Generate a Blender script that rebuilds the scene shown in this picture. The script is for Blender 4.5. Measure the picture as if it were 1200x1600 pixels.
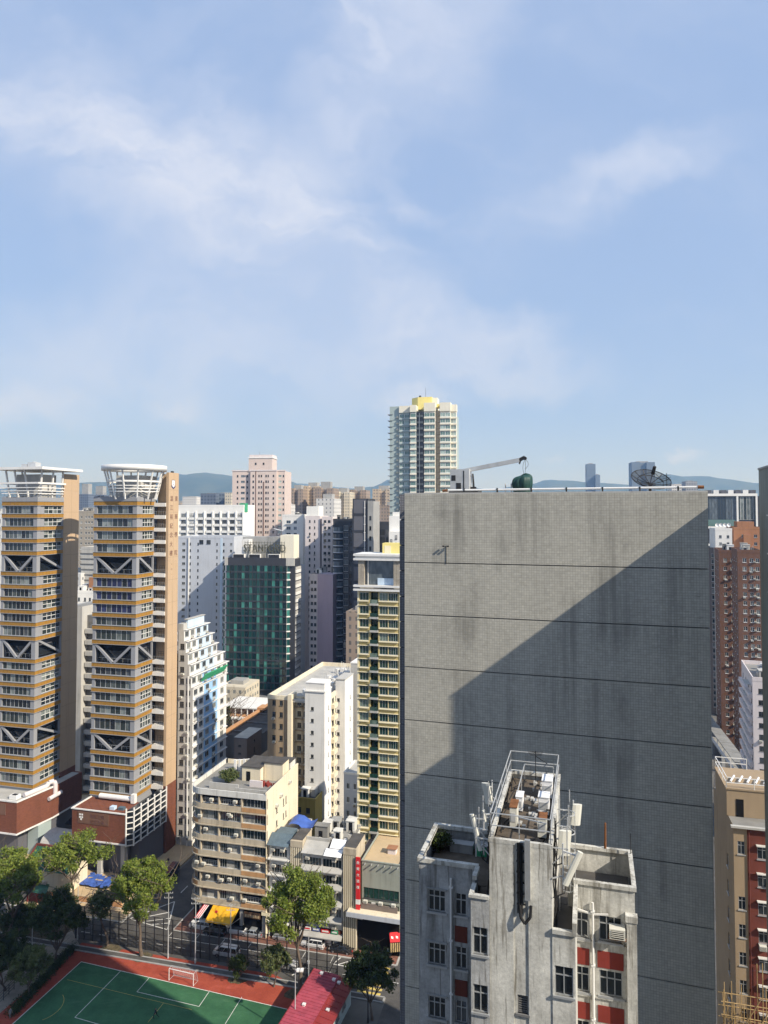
import bpy, math, random
from mathutils import Vector, Matrix
random.seed(7)
S = bpy.context.scene
for _o in list(bpy.data.objects):
    bpy.data.objects.remove(_o)
COL = S.collection
rad = math.radians

# ------------------------------------------------------------------ camera
H = 84.0                    # eye height above the street
F = 1120.0                  # focal length in pixels of the 1200x1600 photograph
HOR = 798.0                 # row of the horizon
PITCH = rad(2.0)
PPY = HOR - F * math.tan(PITCH)
cam = bpy.data.cameras.new('camera')
cam.sensor_fit = 'AUTO'
cam.sensor_width = 36.0
cam.lens = F * 36.0 / 1600.0
cam.shift_y = (PPY - 800.0) / 1600.0
cam.clip_start = 0.5
cam.clip_end = 40000.0
camo = bpy.data.objects.new('camera', cam)
COL.objects.link(camo)
camo.location = (0, 0, H)
camo.rotation_euler = (math.pi / 2 + PITCH, 0, 0)
S.camera = camo

# ------------------------------------------------------------------ sun, sky, exposure
SUN_H = Vector((0.798, -0.602, 0)).normalized()      # horizontal direction towards the sun
HAZE = 0.00014            # density of the city haze
SUN_E = rad(36.5)
SUN_DIR = Vector((SUN_H.x * math.cos(SUN_E), SUN_H.y * math.cos(SUN_E), math.sin(SUN_E)))
sl = bpy.data.lights.new('sun', 'SUN')
sl.energy = 5.0
sl.angle = rad(0.53)
sl.color = (1.0, 0.93, 0.82)
so = bpy.data.objects.new('sun', sl)
COL.objects.link(so)
so.rotation_euler = (-SUN_DIR).to_track_quat('-Z', 'Y').to_euler()

world = bpy.data.worlds.new('World')
S.world = world
world.use_nodes = True
wn, wl = world.node_tree.nodes, world.node_tree.links
wn.clear()
w_out = wn.new('ShaderNodeOutputWorld')
w_bg = wn.new('ShaderNodeBackground')
w_bg.inputs['Strength'].default_value = 0.085
w_sky = wn.new('ShaderNodeTexSky')
w_sky.sky_type = 'NISHITA'
w_sky.sun_disc = False
w_sky.sun_elevation = SUN_E
w_sky.sun_rotation = math.atan2(SUN_H.x, SUN_H.y)
w_sky.altitude = 80
w_sky.air_density = 1.0
w_sky.dust_density = 0.5
w_sky.ozone_density = 1.6


def _wnoise(vec, scale, detail, rough, lac=2.0, dist=0.0):
    n = wn.new('ShaderNodeTexNoise')
    n.inputs['Scale'].default_value = scale
    n.inputs['Detail'].default_value = detail
    n.inputs['Roughness'].default_value = rough
    n.inputs['Lacunarity'].default_value = lac
    n.inputs['Distortion'].default_value = dist
    wl.new(vec, n.inputs['Vector'])
    return n.outputs['Fac']


def _wmath(op, a, b=None, c=None, clamp=False):
    n = wn.new('ShaderNodeMath')
    n.operation = op
    n.use_clamp = clamp
    for i, v in enumerate((a, b, c)):
        if v is None:
            continue
        if isinstance(v, (int, float)):
            n.inputs[i].default_value = v
        else:
            wl.new(v, n.inputs[i])
    return n.outputs[0]


def _wramp(v, lo, hi):
    n = wn.new('ShaderNodeMapRange')
    n.interpolation_type = 'SMOOTHSTEP'
    n.inputs['From Min'].default_value = lo
    n.inputs['From Max'].default_value = hi
    wl.new(v, n.inputs['Value'])
    return n.outputs['Result']


w_tc = wn.new('ShaderNodeTexCoord')
w_sep = wn.new('ShaderNodeSeparateXYZ')
wl.new(w_tc.outputs['Generated'], w_sep.inputs[0])
w_yc = _wmath('MAXIMUM', _wmath('ABSOLUTE', w_sep.outputs['Y']), 0.25)
w_pl = wn.new('ShaderNodeCombineXYZ')          # bearing and slope of the direction looked at
wl.new(_wmath('DIVIDE', w_sep.outputs['X'], w_yc), w_pl.inputs['X'])
wl.new(_wmath('DIVIDE', w_sep.outputs['Z'], w_yc), w_pl.inputs['Y'])
w_wn = wn.new('ShaderNodeTexNoise')
w_wn.inputs['Scale'].default_value = 3.2
w_wn.inputs['Detail'].default_value = 7.0
w_wn.inputs['Roughness'].default_value = 0.6
wl.new(w_pl.outputs[0], w_wn.inputs['Vector'])
w_sub = wn.new('ShaderNodeVectorMath')
w_sub.operation = 'SUBTRACT'
wl.new(w_wn.outputs['Color'], w_sub.inputs[0])
w_sub.inputs[1].default_value = (0.5, 0.5, 0.5)
w_warp = wn.new('ShaderNodeVectorMath')
w_warp.operation = 'MULTIPLY_ADD'
wl.new(w_sub.outputs[0], w_warp.inputs[0])
w_warp.inputs[1].default_value = (0.34, 0.34, 0)
wl.new(w_pl.outputs[0], w_warp.inputs[2])


def _bank(cx, cy, ang, rx, ry, amp):
    """one bank of cloud: bearing and slope of its middle, its tilt and half sizes"""
    m = wn.new('ShaderNodeMapping')
    m.vector_type = 'TEXTURE'
    m.inputs['Location'].default_value = (cx, cy, 0)
    m.inputs['Rotation'].default_value = (0, 0, rad(ang))
    m.inputs['Scale'].default_value = (rx, ry, 1)
    wl.new(w_warp.outputs[0], m.inputs['Vector'])
    ln = wn.new('ShaderNodeVectorMath')
    ln.operation = 'LENGTH'
    wl.new(m.outputs[0], ln.inputs[0])
    return _wmath('MULTIPLY', _wmath('SUBTRACT', 1.0, _wramp(ln.outputs['Value'], 0.15, 1.15)), amp)


w_map = wn.new('ShaderNodeMapping')
w_map.inputs['Rotation'].default_value = (0, 0, rad(32))
w_map.inputs['Scale'].default_value = (1.0, 2.1, 1.0)
w_map.inputs['Location'].default_value = (3.1, 1.7, 0.4)
wl.new(w_warp.outputs[0], w_map.inputs['Vector'])
c_fine = _wramp(_wnoise(w_map.outputs[0], 3.4, 9.0, 0.6, 2.1, 0.2), 0.33, 0.68)
c_big = _wramp(_wnoise(w_map.outputs[0], 1.3, 5.0, 0.55), 0.38, 0.68)
banks = [_bank(-0.30, 0.46, -32, 0.50, 0.17, 0.95), _bank(-0.06, 0.35, -28, 0.20, 0.09, 0.6), _bank(0.10, 0.235, -5, 0.26, 0.055, 0.9), _bank(-0.25, 0.24, 4, 0.42, 0.12, 0.55),
         _bank(0.02, 0.66, 55, 0.34, 0.13, 0.6), _bank(-0.035, 0.66, -64, 0.11, 0.02, 0.55), _bank(0.36, 0.50, 24, 0.22, 0.06, 0.65), _bank(0.05, 0.45, -38, 0.07, 0.035, 0.6),
         _bank(-0.47, 0.155, 3, 0.13, 0.045, 0.75), _bank(0.04, 0.165, 4, 0.09, 0.028, 0.8), _bank(-0.26, 0.165, 0, 0.06, 0.02, 0.5), _bank(0.43, 0.085, 0, 0.05, 0.014, 0.6), _bank(0.22, 0.085, 0, 0.025, 0.012, 0.5)]
c_bank = banks[0]
for q in banks[1:]:
    c_bank = _wmath('SUBTRACT', _wmath('ADD', c_bank, q), _wmath('MULTIPLY', c_bank, q))
c_veil = _wmath('MULTIPLY', c_bank, _wmath('MULTIPLY_ADD', c_fine, 0.62, 0.38))
c_veil = _wmath('ADD', c_veil, _wmath('MULTIPLY', _wmath('MULTIPLY', c_big, c_fine), 0.32))
c_hz = _wmath('MULTIPLY', _wmath('SUBTRACT', 1.0, _wramp(w_sep.outputs['Z'], 0.0, 0.4)), 0.36)
c_all = _wmath('MAXIMUM', _wmath('MULTIPLY_ADD', c_veil, 0.64, 0.28), c_hz, clamp=True)
w_pale = wn.new('ShaderNodeMix')               # thin even high cloud over the whole sky
w_pale.data_type = 'RGBA'
w_pale.inputs['Factor'].default_value = 0.6
wl.new(w_sky.outputs[0], w_pale.inputs['A'])
w_pale.inputs['B'].default_value = (2.3, 4.35, 8.5, 1)
w_mix = wn.new('ShaderNodeMix')
w_mix.data_type = 'RGBA'
wl.new(c_all, w_mix.inputs['Factor'])
wl.new(w_pale.outputs['Result'], w_mix.inputs['A'])
w_mix.inputs['B'].default_value = (6.5, 7.0, 8.3, 1)
wl.new(w_mix.outputs['Result'], w_bg.inputs['Color'])
wl.new(w_bg.outputs[0], w_out.inputs['Surface'])

S.view_settings.view_transform = 'Standard'
S.view_settings.look = 'None'
S.view_settings.exposure = 0.4
S.view_settings.gamma = 1.0
S.view_settings.use_curve_mapping = False
S.render.engine = 'CYCLES'
S.cycles.max_bounces = 6
S.cycles.diffuse_bounces = 3
S.cycles.glossy_bounces = 3
S.cycles.transmission_bounces = 3
S.cycles.volume_bounces = 0
S.cycles.transparent_max_bounces = 8


# ------------------------------------------------------------------ pixel <-> place
def ray(px, py):
    dx = (px - 600.0) / F
    dy = -(py - PPY) / F
    cp, sp = math.cos(PITCH), math.sin(PITCH)
    return Vector((dx, cp - dy * sp, sp + dy * cp))


def W(px, py, Y):
    d = ray(px, py)
    t = Y / d.y
    return Vector((d.x * t, Y, H + d.z * t))


def G(px, py, z=0.0):
    d = ray(px, py)
    t = (z - H) / d.z
    return Vector((d.x * t, d.y * t, z))


def ZP(py, Y):
    return W(600, py, Y).z


# ------------------------------------------------------------------ mesh builder
class MB:
    def __init__(s):
        s.v, s.f, s.m = [], [], []

    def quad(s, a, b, c, d, m=0):
        n = len(s.v)
        s.v += [tuple(a), tuple(b), tuple(c), tuple(d)]
        s.f.append((n, n + 1, n + 2, n + 3))
        s.m.append(m)
        return s

    def poly(s, pts, m=0):
        n = len(s.v)
        s.v += [tuple(p) for p in pts]
        s.f.append(tuple(range(n, n + len(pts))))
        s.m.append(m)
        return s

    def box(s, x0, x1, y0, y1, z0, z1, m=0, top=None):
        n = len(s.v)
        s.v += [(x0, y0, z0), (x1, y0, z0), (x1, y1, z0), (x0, y1, z0),
                (x0, y0, z1), (x1, y0, z1), (x1, y1, z1), (x0, y1, z1)]
        for q in ((0, 3, 2, 1), (0, 1, 5, 4), (1, 2, 6, 5), (2, 3, 7, 6), (3, 0, 4, 7)):
            s.f.append(tuple(n + i for i in q))
            s.m.append(m)
        s.f.append((n + 4, n + 5, n + 6, n + 7))
        s.m.append(m if top is None else top)
        return s

    def beam(s, a, b, w, h=None, m=0):
        a, b = Vector(a), Vector(b)
        h = w if h is None else h
        d = (b - a)
        if d.length < 1e-6:
            return s
        d.normalize()
        up = Vector((0, 0, 1)) if abs(d.z) < 0.95 else Vector((0, 1, 0))
        x = d.cross(up).normalized() * (w / 2)
        y = x.cross(d).normalized() * (h / 2)
        n = len(s.v)
        for p in (a, b):
            s.v += [tuple(p - x - y), tuple(p + x - y), tuple(p + x + y), tuple(p - x + y)]
        for q in ((0, 1, 2, 3), (7, 6, 5, 4), (0, 4, 5, 1), (1, 5, 6, 2), (2, 6, 7, 3), (3, 7, 4, 0)):
            s.f.append(tuple(n + i for i in q))
            s.m.append(m)
        return s

    def cyl(s, a, b, r0, r1=None, n=10, m=0, cap=True):
        a, b = Vector(a), Vector(b)
        r1 = r0 if r1 is None else r1
        d = (b - a).normalized()
        up = Vector((0, 0, 1)) if abs(d.z) < 0.95 else Vector((0, 1, 0))
        x = d.cross(up).normalized()
        y = x.cross(d).normalized()
        k = len(s.v)
        for p, r in ((a, r0), (b, r1)):
            for i in range(n):
                t = 2 * math.pi * i / n
                s.v.append(tuple(p + x * (r * math.cos(t)) + y * (r * math.sin(t))))
        for i in range(n):
            j = (i + 1) % n
            s.f.append((k + i, k + j, k + n + j, k + n + i))
            s.m.append(m)
        if cap:
            s.f.append(tuple(k + i for i in range(n))[::-1])
            s.m.append(m)
            s.f.append(tuple(k + n + i for i in range(n)))
            s.m.append(m)
        return s

    def prism(s, pts, z0, z1, m=0, top=None):
        """upright prism over a counter-clockwise outline"""
        n = len(pts)
        k = len(s.v)
        s.v += [(p[0], p[1], z0) for p in pts] + [(p[0], p[1], z1) for p in pts]
        for i in range(n):
            j = (i + 1) % n
            s.f.append((k + i, k + j, k + n + j, k + n + i))
            s.m.append(m)
        s.f.append(tuple(k + i for i in range(n))[::-1])
        s.m.append(m)
        s.f.append(tuple(k + n + i for i in range(n)))
        s.m.append(m if top is None else top)
        return s

    def ring(s, c, r0, r1, z0, z1, n=40, m=0, a0=0.0, a1=2 * math.pi):
        full = abs(a1 - a0 - 2 * math.pi) < 1e-6
        cnt = n if full else n + 1
        k = len(s.v)
        for i in range(cnt):
            t = a0 + (a1 - a0) * i / n
            ct, st = math.cos(t), math.sin(t)
            s.v += [(c[0] + r0 * ct, c[1] + r0 * st, z0), (c[0] + r1 * ct, c[1] + r1 * st, z0),
                    (c[0] + r1 * ct, c[1] + r1 * st, z1), (c[0] + r0 * ct, c[1] + r0 * st, z1)]
        for i in range(n):
            a, b = k + 4 * i, k + 4 * ((i + 1) % cnt)
            for q in range(4):
                q2 = (q + 1) % 4
                s.f.append((a + q, b + q, b + q2, a + q2))
                s.m.append(m)
        return s

    def wall(s, o, d, L, z0, z1, holes, dep=0.2, m=0, mr=None):
        """upright wall from o along d with real openings; outward side is d x up"""
        mr = m if mr is None else mr
        d = Vector((d[0], d[1], 0)).normalized()
        n = Vector((d.y, -d.x, 0))
        o = Vector((o[0], o[1], 0))
        us = sorted({0.0, round(L, 4)} | {round(h[0], 4) for h in holes} | {round(h[1], 4) for h in holes})
        zs = sorted({round(z0, 4), round(z1, 4)} | {round(h[2], 4) for h in holes} | {round(h[3], 4) for h in holes})
        us = [u for u in us if -1e-3 <= u <= L + 1e-3]
        zs = [z for z in zs if z0 - 1e-3 <= z <= z1 + 1e-3]
        hs = [tuple(round(x, 4) for x in h) for h in holes]

        def P(u, z, k=0.0):
            p = o + d * u - n * k
            return (p.x, p.y, z)
        solid = {}
        for zi in range(len(zs) - 1):
            zc = (zs[zi] + zs[zi + 1]) / 2
            row = [h for h in hs if h[2] < zc < h[3]]
            run = None
            for ui in range(len(us) - 1):
                uc = (us[ui] + us[ui + 1]) / 2
                hit = any(h[0] < uc < h[1] for h in row)
                if hit:
                    if run is not None:
                        s.quad(P(run, zs[zi]), P(us[ui], zs[zi]), P(us[ui], zs[zi + 1]), P(run, zs[zi + 1]), m)
                        run = None
                elif run is None:
                    run = us[ui]
            if run is not None:
                s.quad(P(run, zs[zi]), P(us[-1], zs[zi]), P(us[-1], zs[zi + 1]), P(run, zs[zi + 1]), m)
        for (a, b, c, e) in hs:
            s.quad(P(a, c), P(b, c), P(b, c, dep), P(a, c, dep), mr)
            s.quad(P(a, e), P(a, e, dep), P(b, e, dep), P(b, e), mr)
            s.quad(P(a, c), P(a, c, dep), P(a, e, dep), P(a, e), mr)
            s.quad(P(b, c), P(b, e), P(b, e, dep), P(b, c, dep), mr)
        return s

    def mesh(s, name, mats, smooth=False):
        me = bpy.data.meshes.new(name)
        me.from_pydata(s.v, [], s.f)
        for mt in mats:
            me.materials.append(mt)
        if len(mats) > 1:
            me.polygons.foreach_set('material_index', s.m)
        if smooth:
            me.polygons.foreach_set('use_smooth', [True] * len(me.polygons))
        me.update()
        return me

    def build(s, name, mats, parent=None, smooth=False, label=None):
        if not isinstance(mats, (list, tuple)):
            mats = [mats]
        return ob(name, s.mesh(name, mats, smooth), parent, label=label)


def ob(name, data, parent=None, loc=None, rz=None, label=None):
    o = bpy.data.objects.new(name, data)
    COL.objects.link(o)
    if parent is not None:
        o.parent = parent
    if loc is not None:
        o.location = loc
    if rz is not None:
        o.rotation_euler = (0, 0, rz)
    if label:
        o['label'] = label
    return o


def tag(o, label, cat, group=None):
    o['label'] = label
    o['category'] = cat
    if group:
        o['group'] = group
    return o


def thing(name, label, cat, loc=(0, 0, 0), rz=0.0, group=None):
    o = ob(name, None, None, loc, rz)
    o.empty_display_size = 0.5
    return tag(o, label, cat, group)


def struct(o):
    o['kind'] = 'structure'
    return o


def stuff(o):
    o['kind'] = 'stuff'
    return o


# ------------------------------------------------------------------ materials
MT = {}


class NT:
    def __init__(s, name):
        s.mat = bpy.data.materials.new(name)
        s.mat.use_nodes = True
        s.n, s.l = s.mat.node_tree.nodes, s.mat.node_tree.links
        s.b = s.n['Principled BSDF']
        MT[name] = s.mat

    def node(s, t, **kw):
        n = s.n.new(t)
        for k, v in kw.items():
            setattr(n, k, v)
        return n

    def pos(s, scale=(1, 1, 1), obj=False, rot=(0, 0, 0)):
        mp = s.node('ShaderNodeMapping')
        mp.inputs['Scale'].default_value = scale
        mp.inputs['Rotation'].default_value = rot
        if obj:
            s.l.new(s.node('ShaderNodeTexCoord').outputs['Object'], mp.inputs['Vector'])
        else:
            s.l.new(s.node('ShaderNodeNewGeometry').outputs['Position'], mp.inputs['Vector'])
        return mp.outputs[0]

    def noise(s, vec, scale=1.0, detail=4, rough=0.55):
        n = s.node('ShaderNodeTexNoise')
        n.inputs['Scale'].default_value = scale
        n.inputs['Detail'].default_value = detail
        n.inputs['Roughness'].default_value = rough
        s.l.new(vec, n.inputs['Vector'])
        return n.outputs['Fac']

    def rng(s, v, a, b, c=0.0, d=1.0, smooth=True):
        n = s.node('ShaderNodeMapRange')
        if smooth:
            n.interpolation_type = 'SMOOTHSTEP'
        for k, x in zip(('From Min', 'From Max', 'To Min', 'To Max'), (a, b, c, d)):
            n.inputs[k].default_value = x
        s.l.new(v, n.inputs['Value'])
        return n.outputs['Result']

    def math(s, op, a, b=0.0):
        n = s.node('ShaderNodeMath', operation=op)
        for i, v in enumerate((a, b)):
            if isinstance(v, (int, float)):
                n.inputs[i].default_value = v
            else:
                s.l.new(v, n.inputs[i])
        return n.outputs[0]

    def mix(s, fac, a, b, blend='MIX'):
        n = s.node('ShaderNodeMix', data_type='RGBA', blend_type=blend)
        for k, v in (('Factor', fac), ('A', a), ('B', b)):
            if isinstance(v, (int, float)):
                n.inputs[k].default_value = v
            elif isinstance(v, tuple):
                n.inputs[k].default_value = (v[0], v[1], v[2], 1)
            else:
                s.l.new(v, n.inputs[k])
        return n.outputs['Result']

    def grey(s, v):
        n = s.node('ShaderNodeCombineColor')
        for i in range(3):
            s.l.new(v, n.inputs[i])
        return n.outputs[0]

    def col(s, c):
        if isinstance(c, tuple):
            s.b.inputs['Base Color'].default_value = (c[0], c[1], c[2], 1)
        else:
            s.l.new(c, s.b.inputs['Base Color'])

    def bump(s, h, strength=0.3, dist=0.05):
        n = s.node('ShaderNodeBump')
        n.inputs['Strength'].default_value = strength
        n.inputs['Distance'].default_value = dist
        s.l.new(h, n.inputs['Height'])
        s.l.new(n.outputs[0], s.b.inputs['Normal'])

    def set(s, rough=0.8, metal=0.0, spec=0.4):
        s.b.inputs['Roughness'].default_value = rough
        s.b.inputs['Metallic'].default_value = metal
        s.b.inputs['Specular IOR Level'].default_value = spec


def plaster(name, c, rough=0.85, var=0.12, scale=0.35, stain=0.25, bump=0.15, spec=0.3, metal=0.0, grain=8.0):
    """painted render, concrete or metal: mottled, with rain streaks that run down"""
    t = NT(name)
    t.set(rough, metal, spec)
    p = t.pos()
    a = t.noise(p, scale, 5, 0.6)
    k = t.rng(a, 0.25, 0.75, 1 - var, 1 + var * 0.6, False)
    col = t.mix(1.0, c, t.grey(k), 'MULTIPLY')
    if stain > 0:
        st = t.noise(t.pos((1.6, 1.6, 0.09)), 0.9, 5, 0.65)
        st2 = t.noise(p, 0.16, 3, 0.5)
        f = t.math('MULTIPLY', t.rng(st, 0.44, 0.70), t.rng(st2, 0.35, 0.65, 0.2, 1.0))
        col = t.mix(t.math('MULTIPLY', f, stain), col, (c[0] * 0.25, c[1] * 0.23, c[2] * 0.2))
    if grain > 10:            # rough old render: speckle and short drips
        sp = t.rng(t.noise(p, 7.0, 5, 0.7), 0.3, 0.7, 0.78, 1.12, False)
        col = t.mix(1.0, col, t.grey(sp), 'MULTIPLY')
        dr = t.rng(t.noise(t.pos((5.0, 5.0, 0.35)), 1.0, 4, 0.6), 0.54, 0.68)
        col = t.mix(t.math('MULTIPLY', dr, 0.8), col, (c[0] * 0.3, c[1] * 0.28, c[2] * 0.25))
    t.col(col)
    if bump:
        t.bump(t.noise(p, grain, 3, 0.6), bump, 0.03)
    return t.mat


def plain(name, c, rough=0.5, metal=0.0, spec=0.5, var=0.08, scale=1.5):
    t = NT(name)
    t.set(rough, metal, spec)
    k = t.rng(t.noise(t.pos(), scale, 4), 0.25, 0.75, 1 - var, 1 + var, False)
    t.col(t.mix(1.0, c, t.grey(k), 'MULTIPLY'))
    return t.mat


def glass(name, dark, light, prob=0.4, rough=0.06, spec=0.6):
    """window glass: each pane has its own depth of room or drawn blind behind it"""
    t = NT(name)
    t.set(rough, 0.0, spec)
    r = t.node('ShaderNodeObjectInfo').outputs['Random']
    v = t.rng(t.noise(t.pos((1.1, 1.1, 0.5)), 0.9, 2, 0.5), 0.3, 0.7)
    f = t.math('MULTIPLY', t.rng(r, 1 - prob - 0.12, 1 - prob + 0.25), t.math('ADD', t.math('MULTIPLY', v, 0.6), 0.4))
    t.col(t.mix(f, dark, light))
    return t.mat


plaster('tan_panel', (0.48, 0.345, 0.22), 0.7, 0.05, 0.2, 0.12, 0.05)
plaster('grey_panel', (0.29, 0.295, 0.31), 0.55, 0.06, 0.3, 0.12, 0.04)
plaster('white_paint', (0.74, 0.73, 0.70), 0.6, 0.07, 0.4, 0.18, 0.05)
plaster('white_wall', (0.72, 0.71, 0.68), 0.8, 0.08, 0.3, 0.22, 0.08)
plaster('white_clean', (0.78, 0.77, 0.73), 0.7, 0.05, 0.3, 0.08, 0.05)
plaster('pale_blue_grey', (0.50, 0.53, 0.58), 0.8, 0.07, 0.12, 0.16, 0.08)
plaster('pink_wall', (0.58, 0.485, 0.44), 0.8, 0.06, 0.2, 0.12, 0.05)
plaster('mauve_wall', (0.42, 0.34, 0.40), 0.8, 0.06, 0.2, 0.15, 0.05)
plaster('pinkish_white', (0.66, 0.60, 0.59), 0.8, 0.08, 0.3, 0.2, 0.08)
plaster('cream_wall', (0.72, 0.64, 0.48), 0.85, 0.08, 0.25, 0.25, 0.1)
plaster('tan_wall', (0.34, 0.255, 0.165), 0.85, 0.10, 0.25, 0.35, 0.1)
plaster('yellow_tile', (0.50, 0.41, 0.18), 0.55, 0.08, 0.4, 0.15, 0.06)
plaster('cream_edge', (0.78, 0.70, 0.48), 0.6, 0.06, 0.4, 0.1, 0.05)
plaster('sky_blue_paint', (0.32, 0.52, 0.76), 0.8, 0.10, 0.3, 0.25, 0.08)
plaster('pale_blue_paint', (0.52, 0.64, 0.76), 0.8, 0.10, 0.3, 0.25, 0.08)
plaster('old_white', (0.62, 0.61, 0.57), 0.85, 0.14, 0.4, 0.45, 0.1)
plaster('old_cream', (0.50, 0.43, 0.32), 0.85, 0.16, 0.5, 0.5, 0.12)
plaster('old_orange', (0.50, 0.28, 0.13), 0.85, 0.16, 0.5, 0.4, 0.12)
plaster('concrete', (0.33, 0.33, 0.32), 0.9, 0.14, 0.3, 0.4, 0.2)
plaster('concrete_dark', (0.17, 0.17, 0.17), 0.9, 0.16, 0.3, 0.4, 0.2)
plaster('concrete_pale', (0.46, 0.45, 0.42), 0.9, 0.12, 0.25, 0.35, 0.15)
plaster('render_shaded', (0.45, 0.455, 0.45), 0.9, 0.34, 1.0, 0.9, 0.35, grain=14.0)  # toned-down copy of the pale render; left wing's shade put into the colour
plaster('render_pale', (0.60, 0.59, 0.54), 0.9, 0.34, 1.0, 0.9, 0.3, grain=14.0)
plaster('roof_felt', (0.085, 0.08, 0.075), 0.95, 0.4, 0.6, 0.0, 0.3)  # also darkened to stand in for the shadow on the tenement's right roof
plaster('roof_grey', (0.24, 0.235, 0.22), 0.95, 0.3, 0.35, 0.0, 0.2)
plaster('roof_pale', (0.42, 0.41, 0.38), 0.95, 0.25, 0.35, 0.0, 0.2)
plaster('roof_brown', (0.11, 0.088, 0.066), 0.95, 0.45, 1.4, 0.0, 0.3)
plaster('red_paint', (0.24, 0.038, 0.028), 0.7, 0.18, 1.2, 0.25, 0.1)
plaster('dull_red', (0.15, 0.042, 0.03), 0.85, 0.18, 0.6, 0.45, 0.12)
plaster('brown_brick', (0.17, 0.09, 0.06), 0.85, 0.12, 0.25, 0.2, 0.1)
plaster('orange_brick', (0.34, 0.165, 0.085), 0.85, 0.1, 0.25, 0.2, 0.1)
plaster('black_stone', (0.045, 0.047, 0.055), 0.35, 0.15, 0.3, 0.0, 0.03)
plaster('dark_grey_clad', (0.12, 0.12, 0.135), 0.5, 0.1, 0.3, 0.1, 0.04)
plaster('green_grey', (0.33, 0.35, 0.30), 0.8, 0.1, 0.4, 0.35, 0.1)
plaster('aqua_wall', (0.36, 0.43, 0.42), 0.7, 0.06, 0.2, 0.1, 0.04)
plaster('cream_light', (0.74, 0.70, 0.58), 0.7, 0.06, 0.3, 0.12, 0.05)
plaster('lemon', (0.78, 0.66, 0.24), 0.7, 0.06, 0.3, 0.1, 0.05)
plaster('olive_wall', (0.38, 0.30, 0.08), 0.85, 0.12, 0.4, 0.3, 0.1)
plaster('taupe', (0.20, 0.165, 0.145), 0.8, 0.1, 0.3, 0.25, 0.08)
plaster('terracotta', (0.50, 0.27, 0.13), 0.85, 0.12, 0.5, 0.2, 0.1)
plaster('sand_paving', (0.50, 0.38, 0.23), 0.9, 0.12, 0.5, 0.0, 0.1)
plaster('stone_column', (0.36, 0.32, 0.26), 0.8, 0.25, 1.6, 0.1, 0.15)
plaster('sea_green_block', (0.23, 0.24, 0.215), 0.9, 0.14, 0.5, 0.4, 0.2)
plaster('off_white_plastic', (0.62, 0.61, 0.54), 0.45, 0.05, 0.8, 0.1, 0.02)
plain('steel', (0.46, 0.47, 0.47), 0.45, 0.6, 0.5)
plain('galvanised', (0.52, 0.53, 0.53), 0.55, 0.4, 0.5, 0.15)
plain('white_metal', (0.76, 0.75, 0.72), 0.45, 0.0, 0.5, 0.06)
plain('dark_metal', (0.03, 0.03, 0.032), 0.5, 0.3, 0.5)
plain('black_rubber', (0.016, 0.016, 0.017), 0.8, 0.0, 0.3)
plain('rust', (0.20, 0.085, 0.035), 0.9, 0.1, 0.3, 0.35, 3)
plain('brown_frame', (0.10, 0.055, 0.03), 0.6)
plain('alu_frame', (0.50, 0.51, 0.51), 0.4, 0.5)
plain('white_frame', (0.70, 0.70, 0.68), 0.5)
plain('dark_frame', (0.06, 0.065, 0.065), 0.5)
plain('dark_void', (0.012, 0.012, 0.013), 0.9, 0, 0.1)
plain('blue_tarp', (0.05, 0.11, 0.38), 0.6, 0, 0.4, 0.25, 0.9)
plain('teal_sheet', (0.09, 0.13, 0.16), 0.55, 0, 0.4, 0.25, 1.2)
plain('white_sheet', (0.80, 0.80, 0.80), 0.55, 0, 0.4, 0.08, 1.0)
plain('yellow_canvas', (0.80, 0.42, 0.02), 0.7, 0, 0.3, 0.08, 0.8)
plain('sign_red', (0.62, 0.025, 0.03), 0.5, 0, 0.4, 0.08, 0.8)
plain('sign_white', (0.78, 0.77, 0.74), 0.5)
plain('letter_brown', (0.15, 0.07, 0.05), 0.6)
plain('letter_olive', (0.09, 0.09, 0.06), 0.6, 0.2)
plain('navy', (0.03, 0.035, 0.12), 0.5)
plain('tarp_green', (0.012, 0.05, 0.042), 0.55, 0, 0.4, 0.3, 1.5)
plain('mesh_green', (0.05, 0.32, 0.16), 0.7, 0, 0.3, 0.35, 3.0)
plain('bamboo', (0.38, 0.26, 0.12), 0.7, 0, 0.3, 0.3, 2.0)
plain('timber_slat', (0.45, 0.33, 0.16), 0.8, 0, 0.3, 0.25, 2.0)
plain('road_paint', (0.66, 0.65, 0.61), 0.8, 0, 0.3, 0.22, 1.5)
plain('road_paint_yellow', (0.58, 0.44, 0.12), 0.8, 0, 0.3, 0.25, 1.5)
plain('skin', (0.42, 0.26, 0.18), 0.6)
plain('cloth_white', (0.7, 0.7, 0.7), 0.9)
plain('cloth_black', (0.02, 0.02, 0.022), 0.9)
plain('cloth_blue', (0.08, 0.12, 0.3), 0.9)
plain('cloth_grey', (0.2, 0.2, 0.21), 0.9)
plain('hair', (0.012, 0.01, 0.009), 0.7)
plain('lamp_lens', (0.75, 0.75, 0.7), 0.2)
plain('red_lens', (0.35, 0.01, 0.01), 0.25)
glass('glass_flat', (0.022, 0.028, 0.030), (0.26, 0.27, 0.25), 0.35)
glass('glass_dark', (0.014, 0.018, 0.022), (0.10, 0.11, 0.12), 0.25)
glass('glass_office', (0.028, 0.038, 0.038), (0.27, 0.30, 0.285), 0.42)
glass('glass_teal', (0.010, 0.055, 0.052), (0.06, 0.25, 0.21), 0.4, 0.05, 0.7)
glass('glass_teal_dark', (0.006, 0.022, 0.026), (0.012, 0.05, 0.05), 0.3, 0.05, 0.7)
glass('glass_aqua', (0.12, 0.20, 0.18), (0.40, 0.50, 0.45), 0.55, 0.06)
glass('glass_green', (0.012, 0.045, 0.035), (0.20, 0.26, 0.22), 0.25, 0.06)
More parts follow.
